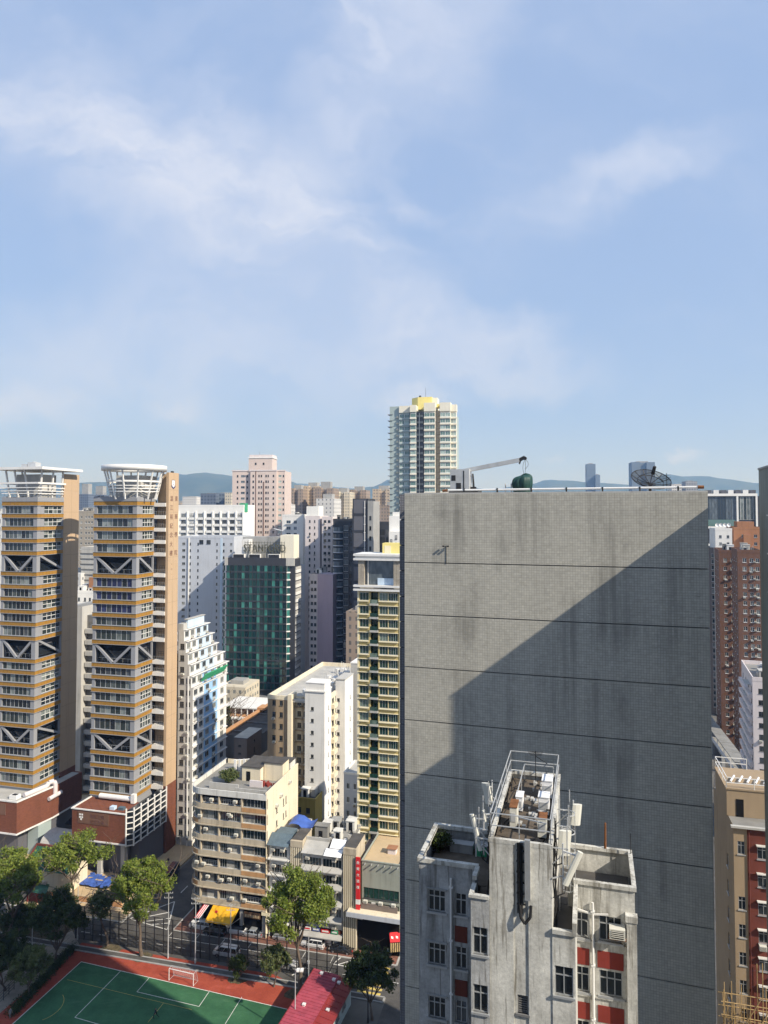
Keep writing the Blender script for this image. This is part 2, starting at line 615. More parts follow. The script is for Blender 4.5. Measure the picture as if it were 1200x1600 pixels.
glass('glass_blue', (0.03, 0.045, 0.06), (0.15, 0.18, 0.20), 0.35, 0.05)
glass('glass_navy', (0.02, 0.025, 0.07), (0.04, 0.05, 0.13), 0.4, 0.08)


def tiled(name, c, joint, w, h, jw=0.03, stain=0.35, var=0.08, rough=0.6):
    """small square facing tiles on the local x-z face, with weather streaks"""
    t = NT(name)
    t.set(rough, 0, 0.35)
    tc = t.node('ShaderNodeTexCoord')
    sp = t.node('ShaderNodeSeparateXYZ')
    t.l.new(tc.outputs['Object'], sp.inputs[0])
    cb = t.node('ShaderNodeCombineXYZ')
    t.l.new(t.math('ADD', sp.outputs['X'], sp.outputs['Y']), cb.inputs['X'])
    t.l.new(sp.outputs['Z'], cb.inputs['Y'])
    br = t.node('ShaderNodeTexBrick')
    br.offset = 0.0
    br.inputs['Scale'].default_value = 1.0
    br.inputs['Brick Width'].default_value = w
    br.inputs['Row Height'].default_value = h
    br.inputs['Mortar Size'].default_value = jw
    br.inputs['Mortar Smooth'].default_value = 0.3
    br.inputs['Color1'].default_value = (c[0], c[1], c[2], 1)
    br.inputs['Color2'].default_value = (c[0] * (1 - var), c[1] * (1 - var), c[2] * (1 - var), 1)
    br.inputs['Mortar'].default_value = (joint[0], joint[1], joint[2], 1)
    t.l.new(cb.outputs[0], br.inputs['Vector'])
    st = t.noise(t.pos((1.1, 1.1, 0.05), True), 0.7, 7, 0.68)
    st2 = t.noise(t.pos((1, 1, 0.6), True), 0.16, 5, 0.6)
    f = t.math('MULTIPLY', t.rng(st, 0.38, 0.66), t.rng(st2, 0.40, 0.60, 0.08, 1.0))
    dash = t.noise(t.pos((0.45, 0.45, 2.6), True), 1.9, 6, 0.75)
    # grime is thickest just under each joint, where the rain runs out
    kz = t.math('FRACT', t.math('DIVIDE', t.math('SUBTRACT', 79.4, sp.outputs['Z']), 4.71))
    f = t.math('MULTIPLY', f, t.rng(kz, 0.0, 0.9, 1.0, 0.7))
    f = t.math('MAXIMUM', f, t.math('MULTIPLY', t.rng(dash, 0.54, 0.68), t.rng(st2, 0.38, 0.66, 0.15, 0.95)))
    fine = t.noise(t.pos((1, 1, 2.5), True), 1.3, 5, 0.7)
    base = t.mix(1.0, br.outputs['Color'], t.grey(t.rng(fine, 0.25, 0.75, 0.80, 1.10, False)), 'MULTIPLY')
    t.col(t.mix(t.math('MULTIPLY', f, stain), base, (c[0] * 0.35, c[1] * 0.35, c[2] * 0.35)))
    t.bump(t.math('SUBTRACT', 1.0, br.outputs['Fac']), 0.5, 0.02)
    return t.mat


tiled('tile_grey', (0.50, 0.48, 0.415), (0.31, 0.30, 0.26), 0.21, 0.21, 0.015, 0.85, 0.14)
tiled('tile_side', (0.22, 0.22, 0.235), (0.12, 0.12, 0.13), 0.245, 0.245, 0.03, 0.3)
tiled('brick_red', (0.21, 0.072, 0.04), (0.15, 0.065, 0.04), 0.6, 0.3, 0.025, 0.35, 0.2, 0.85)
tiled('orange_panel', (0.38, 0.20, 0.035), (0.20, 0.09, 0.015), 1.15, 6.0, 0.035, 0.08, 0.12, 0.5)
tiled('paver_red', (0.26, 0.12, 0.085), (0.16, 0.09, 0.07), 0.5, 0.5, 0.03, 0.2, 0.25, 0.9)


def far_windows(name, wall, win, w, h, jw, jh, frame=None):
    """far tower whose windows are too small to pick apart: window grid on the x/y-z faces"""
    t = NT(name)
    t.set(0.6, 0, 0.4)
    tc = t.node('ShaderNodeTexCoord')
    sp = t.node('ShaderNodeSeparateXYZ')
    t.l.new(tc.outputs['Object'], sp.inputs[0])
    a = t.math('ADD', sp.outputs['X'], sp.outputs['Y'])

    def cell(v, size, gap):
        fr = t.math('FRACT', t.math('DIVIDE', v, size))
        return t.math('MULTIPLY', t.math('GREATER_THAN', fr, gap), t.math('LESS_THAN', fr, 1.0 - gap * 0.4))
    m = t.math('MULTIPLY', cell(a, w, jw), cell(sp.outputs['Z'], h, jh))
    k = t.rng(t.noise(t.pos((1, 1, 1), True), 0.45, 3), 0.3, 0.7, 0.7, 1.25, False)
    t.col(t.mix(m, t.mix(1.0, wall, t.grey(t.rng(t.noise(t.pos(), 0.05, 3), 0.3, 0.7, 0.88, 1.1, False)), 'MULTIPLY'),
                t.mix(1.0, win, t.grey(k), 'MULTIPLY')))
    return t.mat


far_windows('far_brown', (0.30, 0.235, 0.185), (0.13, 0.12, 0.11), 2.6, 3.1, 0.45, 0.35)
far_windows('far_tan', (0.50, 0.40, 0.29), (0.16, 0.15, 0.14), 2.8, 3.1, 0.4, 0.4)
far_windows('far_cream', (0.55, 0.50, 0.40), (0.20, 0.21, 0.20), 2.4, 3.0, 0.4, 0.4)
far_windows('far_blue', (0.13, 0.16, 0.21), (0.07, 0.09, 0.13), 3.2, 3.1, 0.25, 0.3)
far_windows('far_white', (0.58, 0.57, 0.55), (0.16, 0.17, 0.18), 2.9, 3.0, 0.5, 0.45)
far_windows('far_grey', (0.30, 0.31, 0.33), (0.10, 0.11, 0.13), 3.0, 3.3, 0.35, 0.4)
far_windows('far_glass', (0.16, 0.20, 0.25), (0.10, 0.13, 0.17), 3.0, 3.6, 0.12, 0.25)

# ------------------------------------------------------------------ building frame
class Bd:
    """a building: local x along its front (to the right), local y going back, z up from the street"""

    def __init__(s, name, label, cat, px=None, Y=None, A=15.0, group=None, XY=None):
        s.A = rad(A)
        s.c, s.s = math.cos(s.A), math.sin(s.A)
        if XY is None:
            p = W(px, HOR, Y)
            s.X0, s.Y0 = p.x, p.y
        else:
            s.X0, s.Y0 = XY
        s.root = thing(name, label, cat, (s.X0, s.Y0, 0), -s.A, group)
        s.rnd = random.Random(hash((round(s.X0, 2), round(s.Y0, 2))))

    def XY(s, u, v):
        return (s.X0 + u * s.c + v * s.s, s.Y0 - u * s.s + v * s.c)

    def U(s, px, v=0.0):
        k = (px - 600.0) / F * math.cos(PITCH)
        x, y = s.XY(0, v)
        k = (px - 600.0) / F
        return (k * y - x) / (s.c + k * s.s)

    def V(s, px, u=0.0):
        k = (px - 600.0) / F
        x, y = s.XY(u, 0)
        return (k * y - x) / (s.s - k * s.c)

    def Z(s, py, u=0.0, v=0.0):
        return ZP(py, s.XY(u, v)[1])

    def part(s, name, mb, mats, smooth=False, label=None, parent=None):
        if not isinstance(mats, (list, tuple)):
            mats = [mats]
        mats = [MT[m] if isinstance(m, str) else m for m in mats]
        return mb.build(name, mats, parent or s.root, smooth, label)

    def box(s, name, x0, x1, y0, y1, z0, z1, mat, top=None, label=None, parent=None):
        if top:
            return s.part(name, MB().box(x0, x1, y0, y1, z0, z1, 0, 1), [mat, top], label=label, parent=parent)
        return s.part(name, MB().box(x0, x1, y0, y1, z0, z1), mat, label=label, parent=parent)

    def window(s, w, h, st, o, d, u, z):
        """a window whose pane and sill are pieces of their own"""
        fr, pn, sl_ = winparts(w, h, st)
        q = s.put('window', fr, o, d, u, z)
        ob('pane', pn, q)
        ob('sill', sl_, q)
        return q

    def put(s, name, mesh, o, d, u, z, out=0.0, parent=None):
        """place a shared mesh (local x along the wall, y inwards) on a wall"""
        d = Vector((d[0], d[1], 0)).normalized()
        n = Vector((d.y, -d.x, 0))
        p = Vector((o[0], o[1], 0)) + d * u + n * out
        return ob(name, mesh, parent or s.root, (p.x, p.y, z), math.atan2(d.y, d.x))

    def facade(s, mb, o, d, L, z0, z1, cols, rows, style, dep=0.2, m=0, mr=None, skip=None, extra=None,
               ac=0.0, acm=None, hood=None, fine=False):
        """wall with openings; every opening gets a window part. cols: (centre, width[, style]); rows: (bottom, height)"""
        holes = []
        for ri, (zb, h) in enumerate(rows):
            if zb < z0 or zb + h > z1:
                continue
            for ci, c in enumerate(cols):
                uc, w = c[0], c[1]
                st = c[2] if len(c) > 2 else style
                if skip and skip(ci, ri):
                    continue
                if uc - w / 2 < 0.02 or uc + w / 2 > L - 0.02:
                    continue
                holes.append((uc - w / 2, uc + w / 2, zb, zb + h))
                if fine:
                    s.window(w, h, st, o, d, uc, zb)
                else:
                    s.put('window', winmesh(w, h, st), o, d, uc, zb)
                if hood and st in hood:
                    s.put('window_hood', hoodmesh(w + 0.3, hood[st]), o, d, uc, zb + h + 0.05)
                if ac and s.rnd.random() < ac:
                    s.put('air_conditioner', acmesh(), o, d, uc + s.rnd.choice((-1, 1)) * max(0.0, w / 2 - 0.35), zb - 0.62)
        if extra:
            holes += extra
        mb.wall(o, d, L, z0, z1, holes, dep, m, mr)


_wm = {}
STY = {   # mullions, transoms, frame material, glass material, frame bar
    'two': (1, 0, 'alu_frame', 'glass_flat', 0.06),
    'three': (2, 0, 'alu_frame', 'glass_flat', 0.06),
    'four': (3, 0, 'alu_frame', 'glass_flat', 0.06),
    'six': (5, 0, 'alu_frame', 'glass_flat', 0.06),
    'two_dark': (1, 1, 'dark_frame', 'glass_dark', 0.06),
    'one': (0, 0, 'dark_frame', 'glass_dark', 0.05),
    'one_white': (0, 0, 'white_frame', 'glass_flat', 0.07),
    'two_white': (1, 0, 'white_frame', 'glass_flat', 0.07),
    'grid_white': (1, 1, 'white_frame', 'glass_flat', 0.07),
    'bay': (2, 0, 'alu_frame', 'glass_green', 0.06),
    'bay2': (3, 0, 'alu_frame', 'glass_green', 0.07),
    'aqua': (1, 0, 'white_frame', 'glass_aqua', 0.1),
    'aqua1': (0, 0, 'white_frame', 'glass_aqua', 0.1),
    'brown3': (2, 1, 'brown_frame', 'glass_flat', 0.07),
    'near3': (2, 1, 'alu_frame', 'glass_flat', 0.05),
    'near2': (1, 1, 'alu_frame', 'glass_dark', 0.05),
    'louvre': (0, 7, 'concrete_dark', 'dark_void', 0.05),
    'blue2': (1, 0, 'alu_frame', 'glass_blue', 0.07),
    'office4': (3, 1, 'white_frame', 'glass_office', 0.07),
    'teal6': (6, 0, 'dark_frame', 'glass_green', 0.06),
    'grille': (8, 1, 'old_white', 'glass_dark', 0.05),
}


def winparts(w, h, st):
    key = (round(w, 2), round(h, 2), st, 'parts')
    if key not in _wm:
        nv, nh, fm, gm, b = STY[st]
        yo = 0.07
        pn = MB().quad((-w / 2, yo + 0.05, 0), (w / 2, yo + 0.05, 0), (w / 2, yo + 0.05, h), (-w / 2, yo + 0.05, h))
        fr = MB()
        for x0, x1, z0, z1 in ((-w / 2, w / 2, 0, b), (-w / 2, w / 2, h - b, h), (-w / 2, -w / 2 + b, b, h - b), (w / 2 - b, w / 2, b, h - b)):
            fr.box(x0, x1, yo, yo + 0.045, z0, z1)
        for i in range(nv):
            x = -w / 2 + w * (i + 1) / (nv + 1)
            fr.box(x - b / 2, x + b / 2, yo, yo + 0.045, b, h - b)
        for i in range(nh):
            z = h * (i + 1) / (nh + 1) if nh != 1 else h * 0.68
            fr.box(-w / 2 + b, w / 2 - b, yo + 0.004, yo + 0.04, z - b / 2, z + b / 2)
        sl_ = MB().box(-w / 2 - 0.08, w / 2 + 0.08, -0.09, 0.1, -0.1, 0.0)
        _wm[key] = (fr.mesh('window', [MT[fm]]), pn.mesh('pane', [MT[gm]]), sl_.mesh('sill', [MT[fm]]))
    return _wm[key]


def winmesh(w, h, st):
    key = (round(w, 2), round(h, 2), st)
    if key in _wm:
        return _wm[key]
    nv, nh, fm, gm, b = STY[st]
    mb = MB()
    yo = 0.07
    mb.quad((-w / 2, yo + 0.05, 0), (w / 2, yo + 0.05, 0), (w / 2, yo + 0.05, h), (-w / 2, yo + 0.05, h), 1)
    for x0, x1, z0, z1 in ((-w / 2, w / 2, 0, b), (-w / 2, w / 2, h - b, h), (-w / 2, -w / 2 + b, b, h - b), (w / 2 - b, w / 2, b, h - b)):
        mb.box(x0, x1, yo, yo + 0.045, z0, z1)
    for i in range(nv):
        x = -w / 2 + w * (i + 1) / (nv + 1)
        mb.box(x - b / 2, x + b / 2, yo, yo + 0.045, b, h - b)
    for i in range(nh):
        z = h * (i + 1) / (nh + 1) if nh != 1 else h * 0.68
        mb.box(-w / 2 + b, w / 2 - b, yo + 0.004, yo + 0.04, z - b / 2, z + b / 2)
    mb.box(-w / 2 - 0.08, w / 2 + 0.08, -0.09, 0.1, -0.1, 0.0)      # sill
    _wm[key] = mb.mesh('window', [MT[fm], MT[gm]])
    return _wm[key]


def hoodmesh(w, mat):
    key = ('hood', round(w, 2), mat)
    if key not in _wm:
        _wm[key] = MB().box(-w / 2, w / 2, -0.45, 0.02, 0, 0.1).mesh('window_hood', [MT[mat]])
    return _wm[key]


def acmesh():
    if 'ac' not in _wm:
        mb = MB().box(-0.38, 0.38, -0.5, 0.05, 0, 0.5)
        mb.box(-0.3, 0.3, -0.515, -0.5, 0.06, 0.44, 1)
        for i in range(4):
            z = 0.12 + i * 0.09
            mb.box(-0.3, 0.3, -0.53, -0.515, z, z + 0.03)
        mb.box(-0.42, 0.42, -0.45, 0.05, -0.06, -0.01, 2)
        _wm['ac'] = mb.mesh('air_conditioner', [MT['off_white_plastic'], MT['dark_metal'], MT['rust']])
    return _wm['ac']


def railing(mb, pts, h=1.1, step=1.5, r=0.025, rails=(0.55, 1.0), m=0, close=False):
    pts = [Vector(p) for p in pts]
    if close:
        pts.append(pts[0])
    for a, b in zip(pts, pts[1:]):
        L = (b - a).length
        n = max(1, round(L / step))
        for i in range(n + 1):
            p = a.lerp(b, i / n)
            mb.beam(p, p + Vector((0, 0, h)), r * 2, r * 2, m)
        for q in rails:
            mb.beam(a + Vector((0, 0, h * q)), b + Vector((0, 0, h * q)), r * 2, r * 2, m)
    return mb


def rooftop(bd, x0, x1, y0, y1, z, seed, n=4, mats=('concrete_pale', 'white_paint', 'roof_grey')):
    """huts, tanks and pipes standing on a roof"""
    r = random.Random(seed)
    for i in range(n):
        w, d, h = r.uniform(1.4, 3.2), r.uniform(1.4, 3.0), r.uniform(1.2, 2.8)
        if x1 - x0 < w + 0.6 or y1 - y0 < d + 0.6:
            continue
        x, y = r.uniform(x0 + 0.2, x1 - w - 0.2), r.uniform(y0 + 0.2, y1 - d - 0.2)
        k = r.random()
        if k < 0.55:
            mb = MB().box(x, x + w, y, y + d, z, z + h).box(x - 0.12, x + w + 0.12, y - 0.12, y + d + 0.12, z + h, z + h + 0.14)
            mb.box(x + w * 0.3, x + w * 0.3 + 0.8, y - 0.03, y, z, z + min(1.9, h - 0.2), 1)
            bd.part('roof_hut', mb, [r.choice(mats), 'dark_void'])
        elif k < 0.8:
            mb = MB()
            mb.cyl((x + 0.7, y + 0.7, z + 0.3), (x + 0.7, y + 0.7, z + 1.7), 0.65, 0.65, 14)
            for q in (-0.45, 0.45):
                mb.box(x + 0.7 + q - 0.06, x + 0.7 + q + 0.06, y + 0.2, y + 1.2, z, z + 0.3)
            bd.part('water_tank', mb, r.choice(('steel', 'white_metal', 'galvanised')))
        else:
            mb = MB()
            for q in range(3):
                px, py = x + q * 0.5, y + r.uniform(0, d)
                mb.cyl((px, py, z), (px, py, z + r.uniform(1.0, 2.5)), 0.06, 0.06, 6)
            mb.beam((x, y, z + 0.4), (x + w, y + 0.2, z + 0.4), 0.1, 0.1)
            bd.part('vent_pipe', mb, 'galvanised')


def parapet(mb, x0, x1, y0, y1, z, h=1.0, t=0.2, m=0):
    mb.box(x0, x1, y0, y0 + t, z, z + h, m).box(x0, x1, y1 - t, y1, z, z + h, m)
    mb.box(x0, x0 + t, y0 + t, y1 - t, z, z + h, m).box(x1 - t, x1, y0 + t, y1 - t, z, z + h, m)
    return mb


def textmesh(body, size, mats, extrude=0.03, vertical=False):
    cu = bpy.data.curves.new('lettering', 'FONT')
    cu.body = '\n'.join(body) if vertical else body
    cu.size = size
    cu.extrude = extrude
    cu.align_x = 'CENTER'
    cu.space_line = 1.0
    to = bpy.data.objects.new('lettering', cu)
    COL.objects.link(to)
    dg = bpy.context.evaluated_depsgraph_get()
    me = bpy.data.meshes.new_from_object(to.evaluated_get(dg))
    bpy.data.objects.remove(to)
    me.materials.clear()
    me.materials.append(MT[mats])
    return me


# ------------------------------------------------------------------ the ground
t = NT('city_ground')
t.set(0.95, 0, 0.2)
k = t.noise(t.pos(), 0.06, 6, 0.65)
t.col(t.mix(t.rng(k, 0.35, 0.65), (0.10, 0.095, 0.088), (0.19, 0.18, 0.16)))
t = NT('asphalt')
t.set(0.85, 0, 0.35)
k = t.noise(t.pos(), 0.22, 6, 0.7)
k2 = t.noise(t.pos(), 5.0, 4, 0.7)
c = t.mix(t.rng(k, 0.3, 0.7), (0.060, 0.058, 0.055), (0.115, 0.108, 0.098))
t.col(t.mix(1.0, c, t.grey(t.rng(k2, 0.3, 0.7, 0.8, 1.15, False)), 'MULTIPLY'))
t.bump(k2, 0.2, 0.02)
t = NT('paving')
t.set(0.9, 0, 0.3)
k = t.noise(t.pos(), 0.5, 6, 0.65)
t.col(t.mix(t.rng(k, 0.3, 0.7), (0.22, 0.20, 0.17), (0.34, 0.30, 0.25)))
t.bump(t.noise(t.pos(), 6, 3), 0.2, 0.02)
for nm, ca, cb in (('court_red', (0.27, 0.045, 0.024), (0.36, 0.075, 0.042)), ('court_green', (0.026, 0.095, 0.042), (0.042, 0.135, 0.06))):
    t = NT(nm)
    t.set(0.8, 0, 0.35)
    k = t.noise(t.pos(), 0.35, 6, 0.65)
    k2 = t.noise(t.pos((1, 1, 1)), 3.0, 5, 0.75)
    c = t.mix(t.rng(k, 0.3, 0.72), ca, cb)
    w1 = t.rng(t.noise(t.pos((0.35, 1.0, 1), rot=(0, 0, 0.3)), 0.5, 7, 0.75), 0.52, 0.72)
    c = t.mix(t.math('MULTIPLY', w1, 0.4), c, (cb[0] * 1.5 + 0.03, cb[1] * 1.25 + 0.03, cb[2] * 1.4 + 0.025))
    w2 = t.rng(t.noise(t.pos(), 0.9, 7, 0.75), 0.58, 0.74)
    c = t.mix(t.math('MULTIPLY', w2, 0.45), c, (ca[0] * 0.55, ca[1] * 0.55, ca[2] * 0.55))
    t.col(t.mix(1.0, c, t.grey(t.rng(k2, 0.25, 0.75, 0.78, 1.14, False)), 'MULTIPLY'))
    t.bump(k2, 0.15, 0.02)
t = NT('soil')
t.set(0.95, 0, 0.2)
k = t.noise(t.pos(), 1.5, 6, 0.7)
t.col(t.mix(t.rng(k, 0.3, 0.7), (0.045, 0.04, 0.022), (0.16, 0.13, 0.08)))

AC_ = rad(14.0)
CX, CY = -23.1, 144.0


def cit(u, v, z=0.0):
    """street grid: u along the main street to the right, v away from the camera"""
    return Vector((CX + u * math.cos(AC_) + v * math.sin(AC_), CY - u * math.sin(AC_) + v * math.cos(AC_), z))


def sheet(name, pts, mat, parent=None):
    o = MB().poly(pts).build(name, [MT[mat]], parent)
    if parent is None:
        struct(o)
    return o


def slab(name, pts, z0, z1, mat):
    return struct(MB().prism(pts, z0, z1).build(name, [MT[mat]]))


g = MB()
g.quad((-14000, -600, 0), (14000, -600, 0), (14000, 16000, 0), (-14000, 16000, 0))
ground = struct(g.build('ground', [MT['city_ground']]))

# main street and side streets as sheets a few millimetres above the ground
def cpts(rect, z):
    u0, u1, v0, v1 = rect
    return [cit(u0, v0, z), cit(u1, v0, z), cit(u1, v1, z), cit(u0, v1, z)]


road = sheet('road', cpts((-140, 27, -11.2, -2.2), 0.004), 'asphalt')
side_road = sheet('side_road', cpts((-30.5, -19.5, -2.2, 120), 0.004), 'asphalt')
cross_road = sheet('cross_road', [cit(27, -60, 0.004), cit(38, -60, 0.004), cit(38, 140, 0.004), cit(27, 140, 0.004)], 'asphalt')
east_road = sheet('east_street', [W(1118, HOR, 400).xy.to_3d() + Vector((0, 0, 0.004)), W(1160, HOR, 400).xy.to_3d() + Vector((0, 0, 0.004)),
                                  W(1215, HOR, 110).xy.to_3d() + Vector((0, 0, 0.004)), W(1085, HOR, 110).xy.to_3d() + Vector((0, 0, 0.004))], 'asphalt')


def kerbed(name, u0, u1, v0, v1, mat, kerb='concrete_pale'):
    mb = MB()
    p = [cit(u0, v0), cit(u1, v0), cit(u1, v1), cit(u0, v1)]
    mb.prism([(q.x, q.y) for q in p], 0.0, 0.13, 0)
    o = struct(mb.build(name, [MT[mat]]))
    k = MB()
    for a, b in ((0, 1), (1, 2), (2, 3), (3, 0)):
        k.beam(p[a] + Vector((0, 0, 0.07)), p[b] + Vector((0, 0, 0.07)), 0.3, 0.155)
    k.build('kerb', [MT[kerb]], o)
    return o


pavement_front = kerbed('pavement', -19.2, 26.7, -2.2, 55, 'paver_red')
pavement_college = kerbed('college_pavement', -140, -30.8, -2.2, 2.2, 'sand_paving')
pavement_park = kerbed('park_pavement', -140, 26.7, -12.5, -11.2, 'asphalt', 'concrete')
plaza = slab('college_plaza', [tuple(cit(u, v).xy) for u, v in ((-140, 2.4), (-31, 2.4), (-31, 60), (-140, 60))], 0.0, 0.3, 'sand_paving')

# painted markings, each a thin sheet over the asphalt
def mark(parent, u0, v0, u1, v1, w=0.15, mat='road_paint'):
    a, b = cit(u0, v0, 0.009), cit(u1, v1, 0.009)
    d = (b - a).normalized()
    n = Vector((-d.y, d.x, 0)) * (w / 2)
    MB().quad(a - n, b - n, b + n, a + n).build('road_marking', [MT[mat]], parent)


for i in range(22):
    mark(road, -62 + i * 4.2, -6.9, -60 + i * 4.2, -6.9, 0.15)
mark(road, -19, -4.45, 1.5, -4.45, 0.12)
for u in (-19, -13.4, -7.8, -2.2, 3.4, 9.0, 14.6):
    mark(road, u, -2.3, u, -4.4, 0.12)
# hatched island at the side street mouth
for a, b, c, d_ in ((-30, -0.6, -20.4, -2.2), (-30, -0.6, -24.5, 7.5), (-24.5, 7.5, -20.4, -2.2), (-28.5, -0.2, -23.0, 3.8), (-26.6, -0.8, -22.0, 1.6), (-24.4, -1.3, -21.3, 0.0)):
    mark(side_road, a, b, c, d_, 0.22)
for i in range(6):
    mark(side_road, -25.0, 11 + i * 6, -25.0, 14 + i * 6, 0.15)
for a, b, c, d_ in ((15.2, -4.6, 20.6, -4.6), (15.2, -4.6, 16.0, -2.4), (16.0, -4.6, 18.6, -2.4), (18.2, -4.6, 21.2, -2.4)):
    mark(road, a, b, c, d_, 0.2)
for i in range(7):      # pedestrian crossing at the cross street
    mark(road, 21.6 + i * 0.0, -10.6 + i * 1.2, 25.8, -10.6 + i * 1.2, 0.6, 'road_paint_yellow')
for a, b in ((4.0, -10.0), (9.0, -9.4)):
    mark(road, a, b, a + 1.8, b + 3.0, 0.25)

# ------------------------------------------------------------------ the sports court
def flat(pts, z):
    return [Vector((p.x, p.y, z)) for p in pts]


cr = [G(128, 1473), G(430, 1523), G(478, 1552), G(520, 1620), G(380, 1900), G(-240, 1790)]
court_red = sheet('court_surround', [Vector((p.x, p.y, 0.03)) for p in cr[::-1]], 'court_red')
g0, g1, g3 = G(127, 1503), G(452, 1578), G(20, 1600)
eu = (g1 - g0).normalized()
ev = (g3 - g0).normalized()


def crt(a, b, z):
    p = g0 + eu * a + ev * b
    return Vector((p.x, p.y, z))


LW = (g1 - g0).length
court_green = sheet('court', [crt(0, 34, 0.036), crt(LW, 34, 0.036), crt(LW, 0, 0.036), crt(0, 0, 0.036)], 'court_green')


def cline(a0, b0, a1, b1, w=0.09, mat='road_paint'):
    p, q = crt(a0, b0, 0.042), crt(a1, b1, 0.042)
    d = (q - p).normalized()
    n = Vector((-d.y, d.x, 0)) * (w / 2)
    MB().quad(p - n, q - n, q + n, p + n).build('court_line', [MT[mat]], court_green)


cline(0, 0, LW, 0, 0.12)
cline(0, 0, 0, 34, 0.12)
cline(LW, 0, LW, 34, 0.12)


def inv(px, py):
    p = G(px, py) - g0
    det = eu.x * ev.y - eu.y * ev.x
    return ((p.x * ev.y - p.y * ev.x) / det, (eu.x * p.y - eu.y * p.x) / det)


def seg(pa, pb, w=0.09, mat='road_paint'):
    a, b = inv(*pa), inv(*pb)
    cline(a[0], a[1], b[0], b[1], w, mat)


seg((189, 1517), (117, 1590))
seg((117, 1590), (165, 1604))
seg((234, 1527), (214, 1550))
seg((214, 1550), (311, 1573))
seg((311, 1573), (328, 1548))
seg((378, 1558), (352, 1600))
seg((256, 1567), (231, 1598), 0.06, 'road_paint_yellow')
seg((105, 1531), (300, 1578), 0.05, 'road_paint_yellow')
for i in range(10):
    t0, t1 = rad(-60 + i * 10), rad(-50 + i * 10)
    cline(1.0 + 4 * math.cos(t0), 12 + 4 * math.sin(t0), 1.0 + 4 * math.cos(t1), 12 + 4 * math.sin(t1), 0.06, 'road_paint_yellow')
gravel_strip = sheet('garden_path', [Vector((p.x, p.y, 0.024)) for p in (G(-160, 1660), G(-10, 1600), G(125, 1478), G(112, 1452), G(-60, 1560))], 'paving')
park_soil = sheet('garden_ground', [Vector((p.x, p.y, 0.018)) for p in (G(-160, 1640), G(100, 1500), G(120, 1443), G(-160, 1405))], 'soil')

# ------------------------------------------------------------------ hills behind the city
t = NT('hill_forest')
t.set(0.95, 0, 0.1)
k = t.noise(t.pos(), 0.004, 8, 0.7)
t.col(t.mix(t.rng(k, 0.35, 0.65), (0.035, 0.055, 0.025), (0.075, 0.09, 0.045)))


def hill(name, prof, Y, depth, seed):
    r = random.Random(seed)
    mb = MB()
    xs = []
    n = 150
    p0, p1 = prof[0][0], prof[-1][0]
    rows = 9
    vs = []
    for i in range(n + 1):
        px = p0 + (p1 - p0) * i / n
        for a, b in zip(prof, prof[1:]):
            if a[0] <= px <= b[0]:
                f = (px - a[0]) / (b[0] - a[0])
                f = f * f * (3 - 2 * f)
                py = a[1] + (b[1] - a[1]) * f
        top = W(px, py + r.uniform(-0.35, 0.35), Y)
        for j in range(rows):
            q = j / (rows - 1)
            s_ = math.sin(q * math.pi)
            yy = Y - depth + 2 * depth * q
            hh = max(0.0, top.z) * (s_ ** 0.9) * (1 + 0.16 * math.sin(i * 0.55 + seed) * (1 - s_) + r.uniform(-0.03, 0.03) * (1 - s_))
            mb.v.append((top.x * (1 + (yy - Y) / Y * 0.2), yy + 0.12 * depth * math.sin(i * 0.31 + j), hh - 2))
    for i in range(n):
        for j in range(rows - 1):
            a = i * rows + j
            mb.f.append((a, a + rows, a + rows + 1, a + 1))
            mb.m.append(0)
    return struct(mb.build(name, [MT['hill_forest']], smooth=True))


hill('hills', [(-150, 770), (60, 760), (180, 752), (240, 747), (282, 741), (300, 743), (325, 739), (345, 741), (370, 744), (440, 748), (458, 753), (480, 762), (520, 768), (580, 760), (612, 747), (680, 752), (760, 764), (830, 757), (858, 749), (885, 751), (915, 755), (990, 757), (1030, 746), (1052, 739), (1068, 744), (1095, 744), (1118, 749), (1145, 754), (1190, 764), (1400, 775)], 7200, 1500, 3)
hill('far_hills', [(-200, 775), (200, 762), (420, 752), (470, 756), (560, 763), (640, 757), (720, 768), (900, 765), (1100, 758), (1250, 752), (1400, 770)], 9800, 1500, 8)

# ------------------------------------------------------------------ the big grey tiled block
GB = Bd('grey_tiled_block', 'huge windowless grey tiled block with horizontal joints filling the right of the view', 'building', 632, 64, 17.7)
gL = GB.U(1106)
gD = 20.0
gys = [771.5, 878.5, 959.8, 1041.3, 1124, 1206.8]
while len(gys) < 16:
    gys.append(gys[-1] + 83.4)
gz = [GB.Z(y) for y in gys]
gTop = gz[0]
gz = [z for z in gz if z > 1.0] + [0.0]
GB.box('core', 0.25, gL - 0.25, 0.14, gD - 0.2, 0, gTop - 0.3, 'concrete_dark', 'roof_grey')
for a, b in zip(gz, gz[1:]):
    GB.box('panel', 0, gL, 0, 0.3, b + 0.045, a - 0.045, 'tile_grey')
    GB.box('side_panel', gL - 0.3, gL, 0.31, gD, b + 0.045, a - 0.045, 'tile_grey')
sx0 = GB.U(624.3, 7.0)
sy = 772.0
while True:
    za, zb = GB.Z(sy, 0, 7.0), GB.Z(sy + 40.3, 0, 7.0)
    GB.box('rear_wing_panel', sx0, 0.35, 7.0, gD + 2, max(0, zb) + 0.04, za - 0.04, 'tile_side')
    sy += 40.3
    if zb <= 0:
        break
GB.box('rear_wing_core', sx0 + 0.1, 0.3, 7.2, gD + 1.8, 0, gTop - 0.5, 'dark_void')
mb = MB()
parapet(mb, 0.0, gL, 0.0, gD, gTop - 0.046, 0.12, 0.35)
GB.part('coping', mb, 'concrete_pale')
